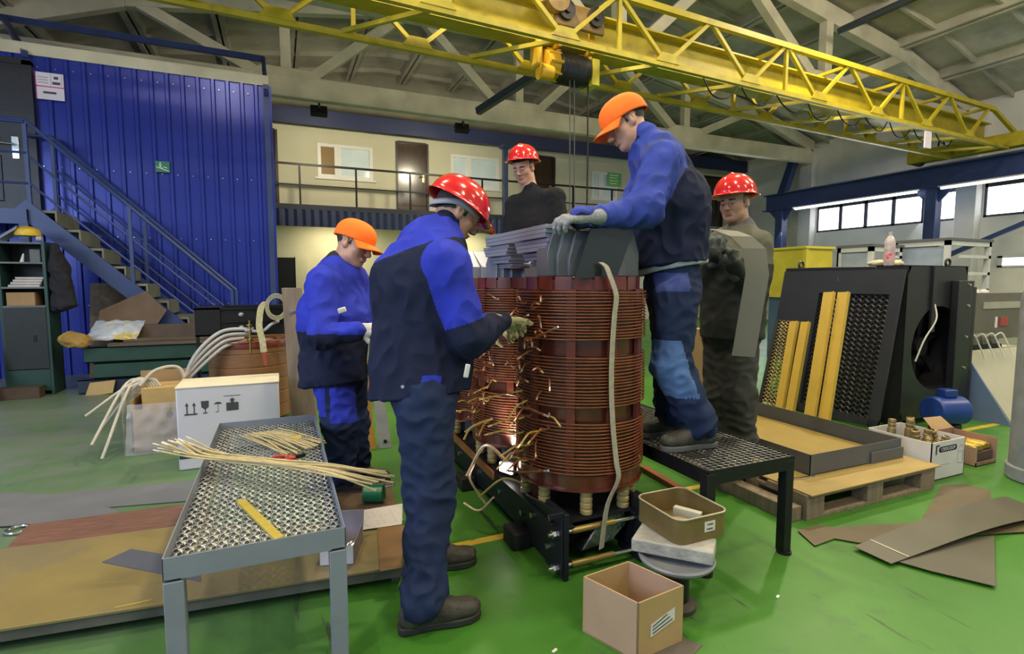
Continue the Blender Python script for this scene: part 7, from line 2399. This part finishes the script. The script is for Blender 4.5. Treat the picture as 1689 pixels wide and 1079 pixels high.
bx_ = thing('long_carton', 'brown carton with white label behind the worker in dark grey', 'carton', (4.32, 4.3, 0))
MB().bx((4.15, 4.25, 0), (4.55, 4.6, .84)).build('box', CARD, bx_, bevel=.006)
MB().bx((4.22, 4.243, .66), (4.36, 4.25, .78)).build('label_sticker', M('white_sticker', (.65, .65, .72), .5), bx_)
tm = thing('guard_mesh', 'narrow brassy mesh panel leaning left of the yellow profiles', 'guard panel', (4.55, 3.95, 0))
o0, o1 = V((4.172, 3.659, 0.177)), V((4.487, 3.759, 0.974))
s_ = V(.3, -.95, 0).normalized() * .20
diamond_mesh(o0, s_, o1 - o0, 5, 24, .008, .004).build('mesh', M('brassy_mesh', (.36, .26, .09), .4, metal=.6, var=.3), tm, smooth=0)
MB().beam(o0, o1, .03, .03).build('frame_bar', BLACK_STEEL, tm)
MB().beam(o0 + s_, o1 + s_, .03, .03).build('frame_bar', BLACK_STEEL, tm)

# sheets lying on the green floor at the right
SHB = M('brown_grey_sheet', (.095, .070, .036), .5, var=.2, scale=4, col2=(.15, .075, .02), mix2=.58, s2=2.2)
SHG = M('olive_grey_sheet', (.080, .073, .050), .42, var=.12, scale=4)
def floor_sheet(pts, z, mat, lab, lift=None):
    slab_poly('floor_sheet', [(p[0], p[1], z + (lift[i] if lift else 0)) for i, p in enumerate(pts)], .003, mat, lab, 'sheet', 'insulation sheets dropped on the floor')
floor_sheet([(3.990, 2.016, 0.002), (4.159, 1.966, 0.002), (4.169, 1.837, 0.002), (3.754, 1.626, 0.002), (3.319, 1.533, 0.002), (3.235, 1.733, 0.002)], .002, SHB, 'brown sheet with a rust stain, topmost towards the white carton')
floor_sheet([(2.528, 1.936, 0.006), (2.684, 1.938, 0.006), (2.746, 1.880, 0.006), (3.294, 1.722, 0.006), (3.037, 1.540, 0.006), (2.696, 1.716, 0.006), (2.627, 1.796, 0.006), (2.460, 1.784, 0.006)], .006, SHB, 'brown sheet pointing towards the leg of the black platform')
floor_sheet([(3.296, 1.533, 0.010), (4.009, 1.513, 0.010), (3.732, 1.403, 0.010)], .010, SHB, 'brown sheet sticking out under the long sheet at the picture edge')
floor_sheet([(2.660, 1.534, 0.013), (3.007, 1.552, 0.013), (3.417, 1.473, 0.013), (2.844, 1.208, 0.013), (2.725, 1.394, 0.013)], .013, SHG, 'olive grey sheet nearest the camera on the right floor')
def long_sheet():
    L0, L1 = V((2.612, 1.686, 0.018)), V((2.615, 1.507, 0.018))
    R0, R1 = V((4.095, 1.721, 0.018)), V((4.027, 1.468, 0.018))
    m = MB()
    vs, fs = [], []
    N = 14
    for k in range(N + 1):
        f = k / N
        lz = .018 + .05 * math.sin(f * math.pi) * (.4 + .6 * f)
        a, b = L0.lerp(R0, f), L1.lerp(R1, f)
        vs += [(a.x, a.y, lz), (b.x, b.y, lz * .9), (b.x, b.y, lz * .9 + .003), (a.x, a.y, lz + .003)]
    for k in range(N):
        for j in range(4):
            fs.append((k * 4 + j, k * 4 + (j + 1) % 4, k * 4 + 4 + (j + 1) % 4, k * 4 + 4 + j))
    fs += [(3, 2, 1, 0), (N * 4, N * 4 + 1, N * 4 + 2, N * 4 + 3)]
    o = m.add(vs, fs).build('floor_sheet', SHG, label='long olive sheet arched over the other sheets on the right floor', cat='sheet', group='insulation sheets dropped on the floor', smooth=.5)
    a, b = L0.lerp(R0, .09), L1.lerp(R1, .09)
    MB().beam((a.x, a.y, .0275), (b.x, b.y, .027), .012, .002).build('pale_crease', M('pale_crease', (.4, .37, .3), .5), o)
long_sheet()

# ---------------------------------------------------------------- stool with tin tray, cardboard box in front
def stool():
    c = (1.475, 1.68)
    t = thing('pedestal_stool', 'low round pedestal with grey dished top in front of the platform', 'stool', (c[0], c[1], 0))
    MB().lathe([(.0, .19), (.05, .17), (.12, .18), (.152, .205), (.155, .215), (.150, .222), (.12, .205), (.05, .198), (0, .197)], (c[0], c[1], 0), 40).build('dished_top', M('grey_dish_enamel', (.20, .21, .23), .4, var=.15, scale=5, col2=(.22, .03, .03), mix2=.66, s2=3), t)
    MB().cyl((c[0], c[1], .02), (c[0], c[1], .19), .055, n=28).build('column', BLACK_STEEL, t)
    MB().lathe([(.085, 0), (.085, .018), (.06, .035)], (c[0], c[1], 0), 32).build('base', M('dark_rust', (.04, .032, .025), .7, var=.3), t)
stool()
sl_ = [(1.315, 1.773), (1.540, 1.542), (1.640, 1.628), (1.51, 1.925)]
MB().prism([(x, y, .2235) for x, y in sl_], (0, 0, .056)).build('stone_slab', M('white_grey_stone', (.33, .32, .29), .8, var=.3, scale=12, bump=.3), label='rough pale stone slab under the olive tin tray', cat='slab', bevel=.006)
def tin_tray():
    x0, x1, y0, y1, z0, z1 = 1.445, 1.715, 1.635, 1.925, .281, .385
    t = thing('tin_tray', 'olive brown tin tray with rounded corners on the stone slab', 'tray', ((x0 + x1) / 2, (y0 + y1) / 2, z0))
    OT = M('olive_brown_tin', (.17, .12, .045), .4, var=.2, scale=8, metal=.2)
    r = .045
    ring = []
    for cx, cy, a0 in ((x1 - r, y1 - r, 0), (x0 + r, y1 - r, 90), (x0 + r, y0 + r, 180), (x1 - r, y0 + r, 270)):
        for k in range(7):
            a = math.radians(a0 + 15 * k)
            ring.append((cx + r * math.cos(a), cy + r * math.sin(a)))
    n = len(ring)
    mx_, my_ = (x0 + x1) / 2, (y0 + y1) / 2
    vs = []
    for z, s in ((z0, 1), (z1, 1.0), (z1, .975), (z0 + .004, .975)):
        vs += [(mx_ + (x - mx_) * s, my_ + (y - my_) * s, z) for x, y in ring]
    fs = []
    for q in range(3):
        for j in range(n):
            fs.append((q * n + j, q * n + (j + 1) % n, (q + 1) * n + (j + 1) % n, (q + 1) * n + j))
    fs += [tuple(range(n - 1, -1, -1)), tuple(3 * n + j for j in range(n))]
    MB().add(vs, fs).build('tray_shell', OT, t, smooth=.6)
    MB().tube([(x, y, z1) for x, y in ring], .004, 6, close=True).build('rolled_rim', M('worn_tin_rim', (.38, .33, .22), .4, var=.2), t)
    l = MB().bx((x0 + .135, y0 - .0015, z0 + .035), (x0 + .19, y0, z0 + .078)).build('paper_label', M('label_cream', (.62, .60, .54), .6), t)
    text_obj('TAPES', .0125, INK, l, (x0 + .1625 - mx_, y0 - .0022 - my_, .065), axes((1, 0, 0), (0, 0, 1)))
    text_obj('FABRIC', .0115, INK, l, (x0 + .1625 - mx_, y0 - .0022 - my_, .046), axes((1, 0, 0), (0, 0, 1)))
    tr = thing('tape_roll', 'roll of tan tape lying in the olive tin tray', 'tape roll', (x0 + .075, y0 + .10, z0 + .005))
    cx, cy = x0 + .08, y0 + .09
    MB().lathe([(.022, z0 + .006), (.052, z0 + .006), (.052, z0 + .052), (.022, z0 + .052)], (cx, cy, 0), 32).lathe([(.022, z0 + .052), (.022, z0 + .006)], (cx, cy, 0), 32, cap=False).build('tape', M('tan_tape', (.32, .25, .13), .5, var=.05), tr)
    MB().lathe([(.0225, z0 + .0525), (.025, z0 + .053), (.0225, z0 + .007)], (cx, cy, 0), 32, cap=False).build('tape_core', BLACK_STEEL, tr)
    MB().obx((x0 + .16, y0 + .13, z0 + .05), (.03, .12, .055), RZ(.5)).build('pale_block', M('cream_block', (.46, .43, .33), .7), label='pale wedge block standing in the olive tin tray', cat='block', bevel=.002)
    MB().obx((x0 + .12, y0 + .06, z0 + .018), (.07, .05, .02), RZ(.2)).build('tape_scrap', M('tan_tape', (.32, .25, .13), .5), label='flat tan tape coil beside the roll in the tin tray', cat='tape', bevel=.004)
tin_tray()
def front_box():
    A, Bq, Cq, Dq = V(1.033, 1.690, 0), V(1.120, 1.462, 0), V(1.345, 1.487, 0), V(1.262, 1.715, 0)
    h = .222
    t = thing('cardboard_box', 'small open cardboard box with a paper label in the foreground', 'box', (1.19, 1.59, 0))
    PB_ = M('pinkish_tan_board', (.42, .265, .175), .75, var=.06, scale=6)
    TB = M('tan_board', (.40, .27, .12), .75, var=.08, scale=6)
    c = (A + Cq) / 2
    def wall(p, q, nm, m, hh=h):
        d = (c - (p + q) / 2).normalized() * .006
        return MB().prism([p, q, q + V(0, 0, hh), p + V(0, 0, hh)], d).build(nm, m, t, bevel=.001)
    wall(A, Bq, 'left_panel', PB_)
    f = wall(Bq, Cq, 'front_panel', TB)
    wall(Cq, Dq, 'right_panel', PB_)
    wall(Dq, A, 'rear_panel', TB)
    MB().prism([A, Bq, Cq, Dq], (0, 0, .006)).build('bottom_panel', TB, t)
    d = (Cq - Bq)
    dn = d.normalized()
    nn = V(dn.y, -dn.x, 0)
    o = Bq + d * .27 + V(0, 0, .075) + nn * .0012
    lab = MB().prism([o, o + d * .53 + V(0, 0, .028), o + d * .53 + V(0, 0, .078), o + V(0, 0, .048)], nn * .0006).build('paper_label', M('label_white', (.62, .60, .58), .6), f)
    for k in range(3):
        q = o + nn * .0008 + V(0, 0, .009 + .013 * k)
        MB().prism([q + d * .04, q + d * (.48 - .06 * k) + V(0, 0, .025), q + d * (.48 - .06 * k) + V(0, 0, .030), q + d * .04 + V(0, 0, .005)], nn * .0004).build('printed_line', INK, f, smooth=0)
    MB().prism([A.lerp(c, .1) + V(0, 0, .007), Bq.lerp(c, .1) + V(0, 0, .007), Cq.lerp(c, .1) + V(0, 0, .007), Dq.lerp(c, .1) + V(0, 0, .007)], (0, 0, .03)).build('dark_contents', M('dark_metal_parts', (.05, .045, .04), .5, var=.4, scale=30), label='dark parts at the bottom of the small cardboard box', cat='parts', kind='stuff')
front_box()
slab_poly('grey_offcut', [(1.0, 1.44, .001), (1.2, 1.36, .001), (1.40, 1.44, .001), (1.36, 1.50, .001)], .002, M('grey_brown_offcut', (.10, .085, .07), .6), 'grey brown offcut under the small cardboard box', 'sheet')

MB().bx((2.585, 2.03, 0), (2.675, 3.3, .085)).build('timber_beam', PAL, label='long weathered timber beam on the floor along the pallet', cat='timber', bevel=.005)

SCR = M('white_scrap', (.65, .66, .62), .7)
for p, lab in (((0.880, 1.631, 0.002), 'tiny white paper scrap on the floor in front of the cardboard box'), ((1.916, 1.547, 0.002), 'tiny white scrap on the floor right of the pedestal stool')):
    c = V(p)
    MB().obx(c + V(0, 0, .002), (.022, .010, .004), RZ(.4)).build('paper_scrap', SCR, label=lab, cat='scrap')
